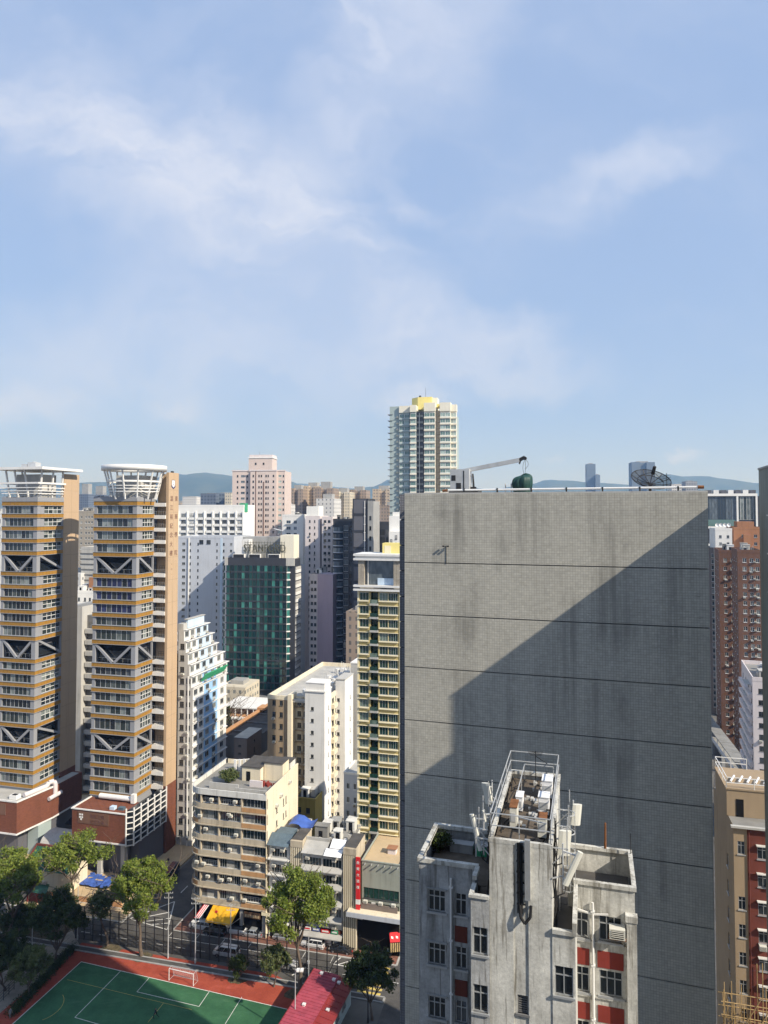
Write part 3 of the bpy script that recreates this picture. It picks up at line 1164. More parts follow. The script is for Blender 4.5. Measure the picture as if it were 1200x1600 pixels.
# white pipe lying along the roof edge
pz = gTop + 0.3
pa, pb = GB.U(699), GB.U(1091)
mb = MB().cyl((pa, 0.25, pz - 0.02), (pb, 0.25, pz + 0.06), 0.09, 0.09, 10)
n = 7
for i in range(n):
    x = pa + (pb - pa) * (i + 0.5) / n
    mb.box(x - 0.06, x + 0.06, 0.14, 0.36, gTop + 0.07, pz + 0.14, 1)
mb.cyl((pa - 0.5, 0.3, pz - 0.06), (pa, 0.28, pz - 0.02), 0.12, 0.12, 8, 2)
mb.cyl((pb, 0.25, pz + 0.06), (pb + 0.45, 0.25, pz + 0.06), 0.14, 0.13, 8, 2)
GB.part('roof_pipe', mb, ['white_metal', 'dark_metal', 'rust'], label='white pipe with rusty ends along the roof edge')
# flood light pair with its conduit on the wall
lx, lz = GB.U(697), GB.Z(853)
mb = MB().beam((lx, -0.03, lz - 1.5), (lx, -0.03, lz + 0.1), 0.035, 0.035)
for q in (-1, 1):
    mb.beam((lx, -0.05, lz), (lx + q * 0.16, -0.2, lz + 0.03), 0.03, 0.03)
    mb.box(lx + q * 0.2 - 0.08, lx + q * 0.2 + 0.08, -0.34, -0.16, lz - 0.02, lz + 0.1)
GB.part('flood_light', mb, 'dark_metal', label='twin flood light with conduit on the wall')
for xq in (790, 799):
    mb = MB().cyl((GB.U(xq, 2.5), 2.5, gTop), (GB.U(xq, 2.5), 2.5, gTop + 0.85), 0.05, 0.05, 8).cyl((GB.U(xq, 2.5), 2.5, gTop + 0.78), (GB.U(xq, 2.5), 2.5, gTop + 0.9), 0.07, 0.05, 8)
    GB.part('vent_pipe', mb, 'galvanised')


def on_grey(u, v, z=0.0):
    x, y = GB.XY(u, v)
    return Vector((x, y, z))


# maintenance crane
cu = GB.U(706, 3.0)
cr_ = thing('roof_crane', 'grey roof crane with long slanted jib standing on the grey tiled block', 'crane', on_grey(cu, 3.0, gTop), -GB.A)
k = 1.0 / (F / (GB.XY(cu, 3.0)[1]))        # metres per photo pixel here
mb = MB().box(0.0, 1.75, -0.7, 0.7, 0.35, 2.25).box(0.12, 0.5, -0.715, -0.7, 1.2, 1.7, 1).box(0.55, 1.0, -0.72, -0.7, 0.45, 1.0, 1).box(1.2, 1.3, -0.72, -0.7, 0.5, 2.1, 1)
ob('cabinet', mb.mesh('cabinet', [MT['galvanised'], MT['dark_metal']]), cr_)
mb = MB().box(-0.1, 2.6, -0.9, 0.9, 0.12, 0.36)
for wx in (0.15, 1.3, 2.3):
    for wy in (-0.8, 0.8):
        mb.cyl((wx, wy - 0.08, 0.1), (wx, wy + 0.08, 0.1), 0.1, 0.1, 10)
ob('carriage', mb.mesh('carriage', [MT['dark_metal']]), cr_)
j0, j1 = Vector((1.1, 0, 2.12)), Vector((6.15, 0, 3.0))
mb = MB().beam(j0, j1, 0.34, 0.36)
mb.beam(j0.lerp(j1, 0.45), j0.lerp(j1, 0.5), 0.37, 0.39).beam(j0.lerp(j1, 0.62), j0.lerp(j1, 0.65), 0.37, 0.39)
ob('jib', mb.mesh('jib', [MT['galvanised']]), cr_)
mb = MB().beam(j1, j1 + Vector((0.5, 0, 0.25)), 0.2, 0.3).cyl(j1 + Vector((0.5, -0.12, 0.15)), j1 + Vector((0.5, 0.12, 0.15)), 0.16, 0.16, 10).beam(j1 + Vector((0.1, 0, -0.05)), j1 + Vector((0.0, 0, -0.35)), 0.12, 0.12)
ob('jib_head', mb.mesh('jib_head', [MT['dark_metal']]), cr_)
mb = MB().cyl((2.05, 0, 0.4), (1.95, 0, 1.85), 0.1, 0.07, 8).box(1.75, 2.25, -0.2, 0.2, 0.3, 0.65).beam((1.55, 0, 1.95), (1.8, 0, 1.6), 0.05, 0.05)
ob('hydraulic_ram', mb.mesh('hydraulic_ram', [MT['dark_metal']]), cr_)
mb = MB()
for q in range(3):
    a = j1 + Vector((0.5, (q - 1) * 0.08, 0.1))
    for i in range(8):
        t0, t1 = i / 8, (i + 1) / 8
        p0 = a + Vector((math.sin(t0 * 3.1) * (0.3 - q * 0.25), 0, -1.55 * t0 * (0.6 + 0.2 * q)))
        p1 = a + Vector((math.sin(t1 * 3.1) * (0.3 - q * 0.25), 0, -1.55 * t1 * (0.6 + 0.2 * q)))
        mb.beam(p0, p1, 0.025, 0.025)
ob('cable', mb.mesh('cable', [MT['black_rubber']]), cr_)

# tarpaulin bundle: a boxy gondola under sagging cloth
tu = GB.U(816, 2.6)
mb = MB()
nc = 56
prof = [(0, 0.70), (0.2, 0.74), (0.33, 0.70), (0.40, 0.72), (0.6, 0.80), (0.85, 0.83), (1.08, 0.83), (1.28, 0.80), (1.44, 0.72), (1.54, 0.60), (1.60, 0.45), (1.64, 0.3), (1.66, 0.15), (1.67, 0.0)]
nr = len(prof)
for j, (z, r_) in enumerate(prof):
    for i in range(nc):
        t0 = 2 * math.pi * i / nc
        sq = 1.0 / max(abs(math.cos(t0 + 0.2)), abs(math.sin(t0 + 0.2)))          # boxy plan
        q = r_ * (1 + (sq - 1) * 0.45)
        pl_ = math.sin(t0 * 9 + 0.9 * math.sin(3 * t0) + j * 0.12) * 0.05 + math.sin(t0 * 17 + 2 * math.sin(t0)) * 0.025
        q *= 1 + pl_ * (0.5 if j < 4 else 1.3 if j < 11 else 0.6)
        lop = 0.13 * math.sin(t0 + 0.9) if 5 < j < 13 else 0.0
        mb.v.append((q * math.cos(t0) + 0.14 * max(0, j - 6) / 7, q * 0.85 * math.sin(t0), z + lop + 0.05 * math.sin(4 * t0 + 1) * (j > 5)))
for j in range(nr - 1):
    for i in range(nc):
        i2 = (i + 1) % nc
        mb.f.append((j * nc + i, j * nc + i2, (j + 1) * nc + i2, (j + 1) * nc + i))
        mb.m.append(0)
nc = 30
tp = thing('tarpaulin_bundle', 'gondola wrapped in a dark green tarpaulin under the crane jib', 'tarpaulin', on_grey(tu, 2.6, gTop), -GB.A)
ob('tarpaulin', mb.mesh('tarpaulin', [MT['tarp_green']], True), tp)
mb = MB()
for i in range(nc):
    t0, t1 = 2 * math.pi * i / nc, 2 * math.pi * (i + 1) / nc
    mb.beam((0.74 * math.cos(t0), 0.64 * math.sin(t0), 0.36 + 0.05 * math.sin(2 * t0)), (0.74 * math.cos(t1), 0.64 * math.sin(t1), 0.36 + 0.05 * math.sin(2 * t1)), 0.035, 0.035)
ob('rope', mb.mesh('rope', [MT['white_sheet']]), tp)

# mesh satellite dish, tilted back
du = GB.U(1016, 3.0)
dish = thing('satellite_dish', 'black mesh satellite dish tipped skyward on the grey tiled block', 'satellite dish', on_grey(du, 3.0, gTop), -GB.A)
t = NT('dish_mesh')
t.set(0.6, 0.3, 0.3)
t.col((0.02, 0.02, 0.02))
tr = t.node('ShaderNodeBsdfTransparent')
mxs = t.node('ShaderNodeMixShader')
mxs.inputs[0].default_value = 0.5
t.l.new(tr.outputs[0], mxs.inputs[1])
t.l.new(t.b.outputs[0], mxs.inputs[2])
t.l.new(mxs.outputs[0], t.n['Material Output'].inputs['Surface'])
Rd, dep = 1.62, 0.44
rot = Matrix.Rotation(rad(14), 4, 'Y') @ Matrix.Rotation(rad(30), 4, 'X')
off = Vector((0, 0, 0.78))


def dp(r, a, lift=0.0):
    return rot @ Vector((r * math.cos(a), r * math.sin(a), dep * (r / Rd) ** 2 + lift)) + off


mb = MB()
nr, nc = 6, 48
for j in range(nr + 1):
    for i in range(nc):
        mb.v.append(tuple(dp(max(0.1, Rd * j / nr), 2 * math.pi * i / nc)))
for j in range(nr):
    for i in range(nc):
        i2 = (i + 1) % nc
        mb.f.append((j * nc + i, j * nc + i2, (j + 1) * nc + i2, (j + 1) * nc + i))
        mb.m.append(0)
ob('mesh_reflector', mb.mesh('mesh_reflector', [MT['dish_mesh']], True), dish)
mb = MB()
for i in range(12):
    a = 2 * math.pi * i / 12
    for j in range(5):
        mb.beam(dp(Rd * j / 5, a, -0.02), dp(Rd * (j + 1) / 5, a, -0.02), 0.045, 0.05)
for rr_ in (1.0, 0.66):
    for i in range(48):
        mb.beam(dp(Rd * rr_, 2 * math.pi * i / 48), dp(Rd * rr_, 2 * math.pi * (i + 1) / 48), 0.055 if rr_ == 1 else 0.035, 0.06)
ob('rib_frame', mb.mesh('rib_frame', [MT['dark_metal']]), dish)
mb = MB()
tip = rot @ Vector((0, 0, 1.15)) + off
for i in range(3):
    mb.beam(dp(Rd * 0.7, 2 * math.pi * i / 3 + 0.5), tip, 0.03, 0.03)
mb.cyl(tip - (rot @ Vector((0, 0, 0.2))), tip + (rot @ Vector((0, 0, 0.5))), 0.16, 0.13, 12)
ob('feed_horn', mb.mesh('feed_horn', [MT['dark_metal']]), dish)
mb = MB().cyl((0, 0, -0.05), (0, 0, 0.75), 0.12, 0.12, 10).beam((0, 0, 0.6), tuple(off), 0.25, 0.25)
ob('mount', mb.mesh('mount', [MT['dark_metal']]), dish)
# small aerials beside the dish
mu = GB.U(1042, 4.0)
mb = MB().beam((0, 0, 0), (0, 0, 1.7), 0.04, 0.04)
for q in range(3):
    mb.beam((-0.35, 0.1 * q, 1.0 + 0.22 * q), (0.35, -0.1 * q, 1.15 + 0.2 * q), 0.025, 0.025)
tag(ob('aerial', mb.mesh('aerial', [MT['dark_metal']]), None, on_grey(mu, 4.0, gTop), -GB.A), 'thin forked aerial just right of the satellite dish', 'aerial')

# ------------------------------------------------------------------ block at the right edge whose shadow falls on the grey wall
EB = Bd('edge_block', 'dull green-grey residential block just showing at the right edge of the view', 'building', XY=on_grey(29.0, -11.0).xy[:], A=17.7)
e1, e0 = 87.3, 82.6
mb = MB().box(0, 8.5, 0, 14.0, 0, e0 - 0.2)
mb.box(0, 8.5, 2.3, 14.0, e0 - 0.2, e1)
EB.part('wall', mb, 'sea_green_block')
mb = parapet(MB(), -0.06, 8.56, 2.24, 14.06, e1, 0.15, 0.3)
parapet(mb, -0.06, 8.56, -0.06, 2.2, e0 - 0.2, 0.15, 0.3)
EB.part('coping', mb, 'concrete')
for i in range(9):
    for j in (4.6, 9.5):
        EB.put('window', winmesh(1.4, 1.4, 'two'), (0, 14), (0, -1), 14 - j, e1 - 3.6 - i * 2.9, 0.08)
mb = MB()
mb.cyl((1.0, 12, e1), (1.0, 12, e1 + 2.2), 0.03, 0.03, 6).beam((0.5, 12, e1 + 2.1), (1.5, 12, e1 + 2.1), 0.03, 0.03)
EB.part('aerial', mb, 'dark_metal')

# ------------------------------------------------------------------ the grey tenement in the foreground
NB = Bd('grey_tenement', 'weathered grey rendered tenement with a central stair shaft, in the right foreground', 'building', 762, 35.4, 16.0)
zs, zl, zr = 68.2, 65.6, 64.85
FL = 2.72
sw = 2.95
rnd = random.Random(11)


def rows_from(top, n, h, step=FL):
    return [(top - i * step - h, h) for i in range(n)]


# central shaft
mb = MB()
so_z = zs - 4.9
NB.facade(mb, (0, 0), (1, 0), sw, 0, zs - 0.25, [(1.55, 0.5, 'louvre')], [(so_z - i * 2.72 * 1.0 - (0.5 if i else 0), 0.85) for i in (1, 2, 3, 4, 5)], 'louvre', 0.18)
mb.wall((sw, 0), (0, 1), 9.5, 0, zs - 0.25, [])
mb.wall((sw, 9.5), (-1, 0), sw, 0, zs - 0.25, [])
mb.wall((0, 9.5), (0, -1), 9.5, 0, zs - 0.25, [])
mb.box(0.0, 1.15, -0.06, 0.0, 40, zs - 0.25).box(1.85, sw, -0.06, 0.0, 40, zs - 0.25)
NB.part('shaft_wall', mb, 'render_pale')
NB.part('shaft_roof', MB().box(0.15, sw - 0.15, 0.15, 9.35, zs - 0.9, zs - 0.5), 'roof_brown')
mb = parapet(MB(), -0.05, sw + 0.05, -0.07, 9.55, zs - 0.249, 0.2, 0.2)
NB.part('shaft_coping', mb, 'render_pale')

# left wing
mb = MB()
lw0, lw1, lv0, lv1 = -4.0, -0.0, 2.1, 6.4
NB.facade(mb, (lw0, lv0), (1, 0), 3.1, 0, zl, [(0.95, 0.92, 'near3'), (2.22, 0.6, 'near2')], rows_from(zl - 1.45, 9, 1.12), 'brown3', 0.2, fine=True)
mb.wall((lw1, lv1), (-1, 0), 4.0, 0, zl, [])
mb.wall((lw0, lv1), (0, -1), lv1 - lv0, 0, zl, [])
mb.wall((-0.9, lv0 - 1.0), (0, 1), 0.0001 + 1.0, 0, zl, [])
mb.wall((-0.9, lv0), (0, -1), 1.0, 0, zl, [])
NB.facade(mb, (-0.9, -0.12), (1, 0), 0.9, 0, zl - 0.35, [(0.45, 0.72, 'near2')], rows_from(zl - 1.75, 9, 1.3), 'near2', 0.15, fine=True)
mb.wall((-0.9, 2.1), (0, -1), 2.22, 0, zl - 0.35, [])
NB.part('wall', mb, 'render_shaded')
mb = MB()
for a, b, c, d in ((lw0 - 0.08, -0.85, lv0 - 0.08, lv0 + 0.16), (lw0 - 0.08, lw0 + 0.16, lv0 + 0.165, lv1 - 0.165), (lw0 - 0.08, 0, lv1 - 0.16, lv1 + 0.08)):
    mb.box(a, b, c, d, zl - 0.1, zl + 0.12)
mb.box(-1.0, -0.78, 1.0, lv0 - 0.085, zl - 0.1, zl + 0.11).box(-1.0, -0.78, -0.2, 0.995, zl - 0.36, zl - 0.23)
mb.box(-0.775, -0.01, -0.2, 0.02, zl - 0.36, zl - 0.22)
NB.part('coping', mb, 'render_pale')
NB.part('roof', MB().box(lw0 + 0.2, -0.02, lv0 + 0.2, lv1 - 0.2, zl - 1.3, zl - 1.0).box(-0.75, -0.02, 0.05, lv0 + 0.2, zl - 1.3, zl - 1.02), 'roof_brown')
for i in range(9):
    z = zl - 1.45 - i * FL
    NB.part('window_hood', MB().box(lw0 + 0.4, lw0 + 1.5, lv0 - 0.1, lv0 + 0.02, z + 0.02, z + 0.1), 'concrete')
    if i:
        NB.box('red_panel', lw0 + 1.9, lw0 + 2.55, lv0 - 0.03, lv0 + 0.05, z + 0.25, z + 1.05, 'dull_red')
mb = MB().cyl((lw0 + 1.72, lv0 - 0.1, 20), (lw0 + 1.72, lv0 - 0.1, zl - 0.7), 0.06, 0.06, 8)
for i in range(14):
    mb.box(lw0 + 1.62, lw0 + 1.82, lv0 - 0.16, lv0 + 0.02, zl - 1.2 - i * 2.7, zl - 1.12 - i * 2.7)
NB.part('drain_pipe', mb, 'white_paint')

# right wing
ru0, ru1, rv0, rv1 = 3.55, 6.85, 3.6, 7.7
mb = MB()
NB.facade(mb, (ru0, rv0), (1, 0), ru1 - ru0, 0, zr, [(0.68, 0.72, 'near2'), (2.1, 1.12, 'near3')], rows_from(zr - 1.55, 9, 1.25), 'near2', 0.2, fine=True)
mb.wall((ru1, rv0), (0, 1), rv1 - rv0, 0, zr, [])
mb.wall((ru1, rv1), (-1, 0), ru1 - sw, 0, zr, [])
NB.facade(mb, (sw, -0.1), (1, 0), 1.05, 0, zr - 0.7, [(0.52, 0.85, 'near2')], rows_from(zr - 2.2, 9, 1.35), 'near2', 0.15, fine=True)
mb.wall((sw + 1.05, -0.1), (0, 1), rv0 + 0.1, 0, zr - 0.7, [])
NB.part('wall', mb, 'render_pale')
NB.part('pier', MB().box(ru1 - 0.42, ru1 + 0.06, rv0 - 0.35, rv0 - 0.002, 0, zr - 1.5).box(ru1 - 0.48, ru1 + 0.1, rv0 - 0.4, rv0 + 0.02, zr - 1.499, zr - 1.2), 'render_pale')
mb = MB()
for a, b, c, d in ((ru0 + 0.3, ru1 + 0.08, rv0 - 0.08, rv0 + 0.14), (ru1 - 0.14, ru1 + 0.08, rv0 + 0.145, rv1 - 0.145), (sw + 0.01, ru1 + 0.08, rv1 - 0.14, rv1 + 0.08)):
    mb.box(a, b, c, d, zr - 0.1, zr + 0.1)
mb.box(sw + 0.92, sw + 1.12, -0.2, rv0 - 0.085, zr - 0.7, zr - 0.1).box(sw + 0.01, sw + 0.91, -0.2, 0.02, zr - 0.71, zr - 0.52)
NB.part('coping', mb, 'render_pale')
NB.part('roof', MB().box(sw + 0.02, ru1 - 0.15, rv0 + 0.1, rv1 - 0.15, zr - 1.6, zr - 1.3).box(sw + 0.02, sw + 0.9, 0.05, rv0 + 0.1, zr - 1.6, zr - 1.32), 'roof_felt')
for i in range(9):
    z = zr - 1.55 - i * FL
    if i:
        NB.box('red_panel', ru0 + 0.3, ru0 + 1.05, rv0 - 0.03, rv0 + 0.05, z + 0.12, z + 0.95, 'red_paint')
        NB.box('red_panel', ru0 + 1.45, ru0 + 2.72, rv0 - 0.03, rv0 + 0.05, z + 0.12, z + 0.95, 'red_paint')
    NB.box('sill_band', ru0 + 0.2, ru1 - 0.45, rv0 - 0.08, rv0 + 0.02, z - 1.42, z - 1.34, 'render_pale')
mb = MB().cyl((ru0 + 1.24, rv0 - 0.12, 20), (ru0 + 1.24, rv0 - 0.12, zr - 0.9), 0.06, 0.06, 8)
for i in range(14):
    mb.box(ru0 + 1.14, ru0 + 1.34, rv0 - 0.18, rv0 + 0.02, zr - 1.4 - i * 2.7, zr - 1.32 - i * 2.7)
mb.beam((ru0 + 0.5, rv0 - 0.1, zr - 1.35), (ru0 + 1.24, rv0 - 0.1, zr - 1.5), 0.07, 0.07).beam((ru0 + 1.24, rv0 - 0.1, zr - 1.5), (ru0 + 2.0, rv0 - 0.1, zr - 1.4), 0.07, 0.07)
NB.part('drain_pipe', mb, 'white_paint')
# casement leaves standing open in the top window of the right wing
for q, ang in ((-1, 55), (1, -40)):
    lf = MB().box(0, 0.3 * -q, -0.02, 0.02, 0, 0.05).box(0, 0.3 * -q, -0.02, 0.02, 0.75, 0.8).box(0, 0.04 * -q, -0.021, 0.021, 0.05, 0.75).box(0.26 * -q, 0.3 * -q, -0.021, 0.021, 0.05, 0.75)
    ob('casement', lf.mesh('casement', [MT['white_frame']]), NB.root, (ru0 + 0.68 + q * 0.34, rv0 - 0.02, zr - 2.75), rad(ang) * 1.0)
# thick cables sagging down both sides of the shaft
for sd, x in ((-1, -0.05), (1, sw + 0.05)):
    for n_ in range(5):
        mb = MB()
        y0_ = 0.4 + n_ * 0.5
        pts = [Vector((x + sd * (0.04 + 0.05 * math.sin(n_ + i * 1.3)), y0_ + 0.22 * math.sin(i * 0.9 + n_), zs + 0.3 - i * 0.55)) for i in range(8 + n_)]
        for a, b in zip(pts, pts[1:]):
            mb.cyl(a, b, 0.03, 0.03, 6)
        NB.part('cable', mb, 'black_rubber')
# steel outrigger frames that carry the antennas
for sd, x in ((-1, 0.0), (1, sw)):
    for y_ in (0.3, 1.3, 2.8, 4.9):
        mb = MB().beam((x, y_, zs - 0.3), (x + sd * 0.75, y_, zs - 0.3), 0.05, 0.05).beam((x, y_, zs - 1.1), (x + sd * 0.75, y_, zs - 0.3), 0.04, 0.04).beam((x + sd * 0.7, y_, zs - 1.2), (x + sd * 0.7, y_, zs + 0.8), 0.05, 0.05)
        NB.part('outrigger', mb, 'galvanised')
acn = acmesh()
o = ob('air_conditioner', acn, NB.root, (ru0 + 2.42, rv0 - 0.05, zr - 2.35), 0)
# grime-dark cable bundle and tray down the shaft front
mb = MB()
for i in range(5):
    x = 1.36 + i * 0.055
    mb.cyl((x, -0.09 - 0.02 * (i % 2), zs - 0.1), (x + 0.02 * math.sin(i), -0.09 - 0.03 * (i % 2), zs - 3.4), 0.03, 0.03, 6)
pts = [Vector((1.45, -0.12, zs - 3.0)), Vector((1.5, -0.25, zs - 3.5)), Vector((1.7, -0.3, zs - 3.75)), Vector((1.95, -0.25, zs - 3.45)), Vector((1.98, -0.15, zs - 2.95))]
for a, b in zip(pts, pts[1:]):
    mb.cyl(a, b, 0.07, 0.07, 8)
for i in range(6):
    mb.box(1.3, 1.72, -0.13, -0.05, zs - 0.5 - i * 0.5, zs - 0.44 - i * 0.5)
NB.part('cable_bundle', mb, 'black_rubber')
NB.part('cable_tray', MB().box(1.7, 1.96, -0.24, -0.06, zs - 2.7, zs + 0.12), 'steel')
# rails round the shaft top
mb = MB()
zz = zs - 0.05
railing(mb, [(0.05, 0.05, zz), (sw - 0.05, 0.05, zz), (sw - 0.05, 9.45, zz), (0.05, 9.45, zz)], 1.15, 2.6, 0.022, (0.5, 1.0), close=True)
railing(mb, [(0.9, 5.0, zz - 0.4), (0.9, 9.2, zz - 0.4), (2.6, 9.2, zz - 0.4)], 0.9, 2.2, 0.022, (1.0,))
mb.beam((1.3, 0.9, zz + 0.75), (2.7, 0.5, zz + 0.75), 0.05, 0.05).beam((1.35, 0.9, zz - 0.3), (1.35, 0.9, zz + 0.75), 0.05, 0.05)
NB.part('railing', mb, 'galvanised')
mb = MB()      # ladder and hoops on the right of the shaft
for q in (0, 0.45):
    mb.beam((sw + 0.22, 3.0 + q, zs - 5), (sw + 0.22, 3.0 + q, zs + 1.0), 0.04, 0.04)
for i in range(16):
    mb.beam((sw + 0.22, 3.0, zs - 4.4 + i * 0.33), (sw + 0.22, 3.45, zs - 4.4 + i * 0.33), 0.03, 0.03)
for i in range(5):
    mb.ring((sw + 0.62, 3.22), 0.37, 0.4, zs - 3.6 + i * 0.95, zs - 3.55 + i * 0.95, 16, 0, -2.2, 2.2)
for a in (-1.2, 0, 1.2):
    mb.beam((sw + 0.62 + 0.39 * math.cos(a), 3.22 + 0.39 * math.sin(a), zs - 3.6), (sw + 0.62 + 0.39 * math.cos(a), 3.22 + 0.39 * math.sin(a), zs + 0.25), 0.03, 0.03)
NB.part('ladder', mb, 'galvanised')


def nbp(u, v, z):
    x, y = NB.XY(u, v)
    return Vector((x, y, z))


# panel antennas on the sides of the shaft top
def antenna(label, u, v, z, h, w, tilt, lean, rz):
    o = thing('panel_antenna', label, 'antenna', nbp(u, v, z), rz - NB.A, 'panel antennas round the stair shaft')
    R = Matrix.Rotation(tilt, 4, 'X') @ Matrix.Rotation(lean, 4, 'Y')
    mb = MB()
    n = 8
    for zz_ in (0, h):
        for i in range(n):
            a = 2 * math.pi * i / n + math.pi / 8
            mb.v.append((w * 0.5 * math.copysign(min(1, abs(math.cos(a)) * 1.12), math.cos(a)), 0.09 * math.copysign(min(1, abs(math.sin(a)) * 1.12), math.sin(a)), zz_))
    for i in range(n):
        j = (i + 1) % n
        mb.f.append((i, j, n + j, n + i))
        mb.m.append(0)
    mb.f += [tuple(range(n))[::-1], tuple(range(n, 2 * n))]
    mb.m += [0, 0]
    mb.v = [tuple(R @ Vector(p)) for p in mb.v]
    ob('radome', mb.mesh('radome', [MT['off_white_plastic']]), o)
    mb = MB().cyl((0.0, 0.25, -0.3), (0.0, 0.25, h + 0.1), 0.04, 0.04, 8)
    for q in (0.2, h - 0.25):
        mb.beam(R @ Vector((0, 0.05, q)), (0, 0.26, q), 0.08, 0.06)
    mb.beam((0, 0.25, 0.3), (math.copysign(0.5, -u + 1.6), 0.3, 0.2), 0.05, 0.05)
    ob('bracket', mb.mesh('bracket', [MT['galvanised']]), o)
    mb = MB()
    for q in (-0.08, 0.08):
        mb.cyl((q, 0.05, 0.0), (q * 0.5, 0.2, -0.5), 0.02, 0.02, 6)
        mb.cyl((q * 0.5, 0.2, -0.5), (math.copysign(0.5, -u + 1.6), 0.3, -0.7), 0.02, 0.02, 6)
    ob('cable', mb.mesh('cable', [MT['black_rubber']]), o)
    return o


antenna('long pale panel antenna leaning outwards left of the stair shaft', -0.62, 1.2, zs - 1.3, 1.75, 0.26, rad(4), rad(-16), rad(-35))
antenna('short wide panel antenna at the far left of the stair shaft', -0.7, 5.2, zs - 0.55, 1.15, 0.5, rad(5), rad(-10), rad(-30))
antenna('thin grey stick antenna between the two left panels of the stair shaft', -0.45, 2.6, zs - 0.8, 0.95, 0.13, rad(3), rad(-14), rad(-30))
antenna('wide panel antenna facing right beside the stair shaft rail', sw + 0.5, 1.1, zs - 0.95, 1.2, 0.6, rad(3), rad(4), rad(18))
antenna('long pale panel antenna leaning out right of the stair shaft', sw + 0.62, -0.15, zs - 1.75, 1.7, 0.3, rad(6), rad(24), rad(25))
antenna('panel antenna beyond the hooped ladder of the stair shaft', sw + 1.0, 4.6, zs - 0.9, 1.1, 0.5, rad(3), rad(5), rad(25))
# cabinets and clutter on the shaft roof
zf = zs - 0.5
for nm, lab, bxs, mt in (
        ('equipment_cabinet', 'white tarp-wrapped equipment cabinet at the back of the shaft roof', (2.1, 2.65, 6.6, 7.6, 0, 1.0), 'white_sheet'),
        ('equipment_cabinet', 'white box cabinet halfway along the shaft roof', (2.05, 2.6, 4.3, 5.1, 0, 0.95), 'white_sheet'),
        ('equipment_cabinet', 'rust-stained white cabinet near the front of the shaft roof', (2.2, 2.62, 1.5, 2.2, 0, 1.0), 'off_white_plastic'),
        ('equipment_cabinet', 'narrow pale cabinet with a rusty lid on the left of the shaft roof', (0.75, 1.1, 2.2, 3.2, 0, 1.1), 'off_white_plastic'),
        ('equipment_cabinet', 'small white box behind the narrow pale cabinet on the shaft roof', (0.85, 1.2, 4.4, 5.2, 0, 0.8), 'white_sheet')):
    x0, x1, y0, y1, a, b = bxs
    th = thing(nm, lab, 'cabinet', nbp(x0, y0, zf), -NB.A, 'equipment cabinets on the shaft roof')
    mb = MB().box(0, x1 - x0, 0, y1 - y0, 0.08, b)
    ob('case', mb.mesh('case', [MT[mt]]), th)
    mb = MB().box(0.03, x1 - x0 - 0.03, 0.03, y1 - y0 - 0.03, 0, 0.08)
    ob('plinth', mb.mesh('plinth', [MT['dark_metal']]), th)
    mb = MB().box(-0.03, x1 - x0 + 0.03, -0.03, y1 - y0 + 0.03, b, b + 0.05)
    ob('lid', mb.mesh('lid', [MT['rust' if 'rust' in lab else mt]]), th)
    mb = MB().box(0.06, x1 - x0 - 0.06, -0.02, 0.0, b * 0.35, b * 0.75)
    ob('vent', mb.mesh('vent', [MT['galvanised']]), th)
rb = random.Random(5)
mb = MB()
for i in range(26):
    x, y = rb.choice((rb.uniform(0.25, 0.75), rb.uniform(2.0, 2.7))), rb.uniform(0.4, 8.0)
    mb.cyl((x, y, zf + rb.uniform(0.05, 0.4)), (x + rb.uniform(-0.4, 0.4), y + rb.uniform(-1.2, 1.2), zf + rb.uniform(0.05, 0.6)), 0.03, 0.03, 6)
mb.cyl((2.1, 0.8, zf + 0.1), (2.1, 0.8, zf + 0.2), 0.3, 0.3, 14)
NB.part('cable_coil', mb, 'black_rubber')
mb = MB()
for i in range(30):
    x, y = rb.uniform(1.1, 2.4), rb.uniform(2.2, 8.6)
    w = rb.uniform(0.08, 0.28)
    mb.box(x, x + w, y, y + w * rb.uniform(0.6, 2.2), zf, zf + rb.uniform(0.05, 0.22))
stuff(NB.part('rubble', mb, 'concrete_pale'))
mb = MB().cyl((1.6, 8.6, zf), (1.6, 8.6, zf + 2.0), 0.025, 0.025, 6)
for i in range(5):
    mb.beam((1.3 - 0.04 * i, 8.5, zf + 1.75 + 0.05 * i), (1.95 + 0.02 * i, 8.75, zf + 1.7 + 0.06 * i), 0.02, 0.02)
mb.beam((1.6, 8.6, zf + 1.7), (2.3, 8.2, zf + 1.45), 0.03, 0.03)
tag(ob('aerial', mb.mesh('aerial', [MT['dark_metal']]), None, NB.root.location, -NB.A), 'television aerial on a thin mast at the back of the shaft roof', 'aerial')
# roof garden clutter on the left wing
zq = zl - 1.0
for nm, lab, cat, bxs, mt in (
        ('planter', 'dark planter box by the back parapet of the left wing roof', 'planter', (-3.0, -1.7, 5.5, 6.0, 0, 0.5), 'concrete'),
        ('water_butt', 'black plastic barrel in the corner of the left wing roof', 'barrel', (-0.85, -0.2, 4.6, 5.3, 0, 0.7), 'dark_metal'),
        ('storage_box', 'green storage box beside the barrel on the left wing roof', 'box', (-1.5, -0.9, 5.4, 6.0, 0, 0.6), 'mesh_green')):
    x0, x1, y0, y1, a, b = bxs
    o = thing(nm, lab, cat, nbp(x0, y0, zq), -NB.A)
    w, d = x1 - x0, y1 - y0
    if nm == 'water_butt':
        mb = MB().cyl((w / 2, d / 2, 0), (w / 2, d / 2, b), w / 2, w / 2 * 0.9, 16).ring((w / 2, d / 2), w / 2 * 0.8, w / 2 * 0.98, b, b + 0.05, 16)
        ob('barrel', mb.mesh('barrel', [MT[mt]]), o)
    else:
        mb = MB().box(0, w, 0, d, 0, b - 0.05)
        ob('case', mb.mesh('case', [MT[mt]]), o)
        mb = MB().box(-0.03, w + 0.03, -0.03, d + 0.03, b - 0.05, b)
        ob('rim', mb.mesh('rim', [MT['concrete']]), o)
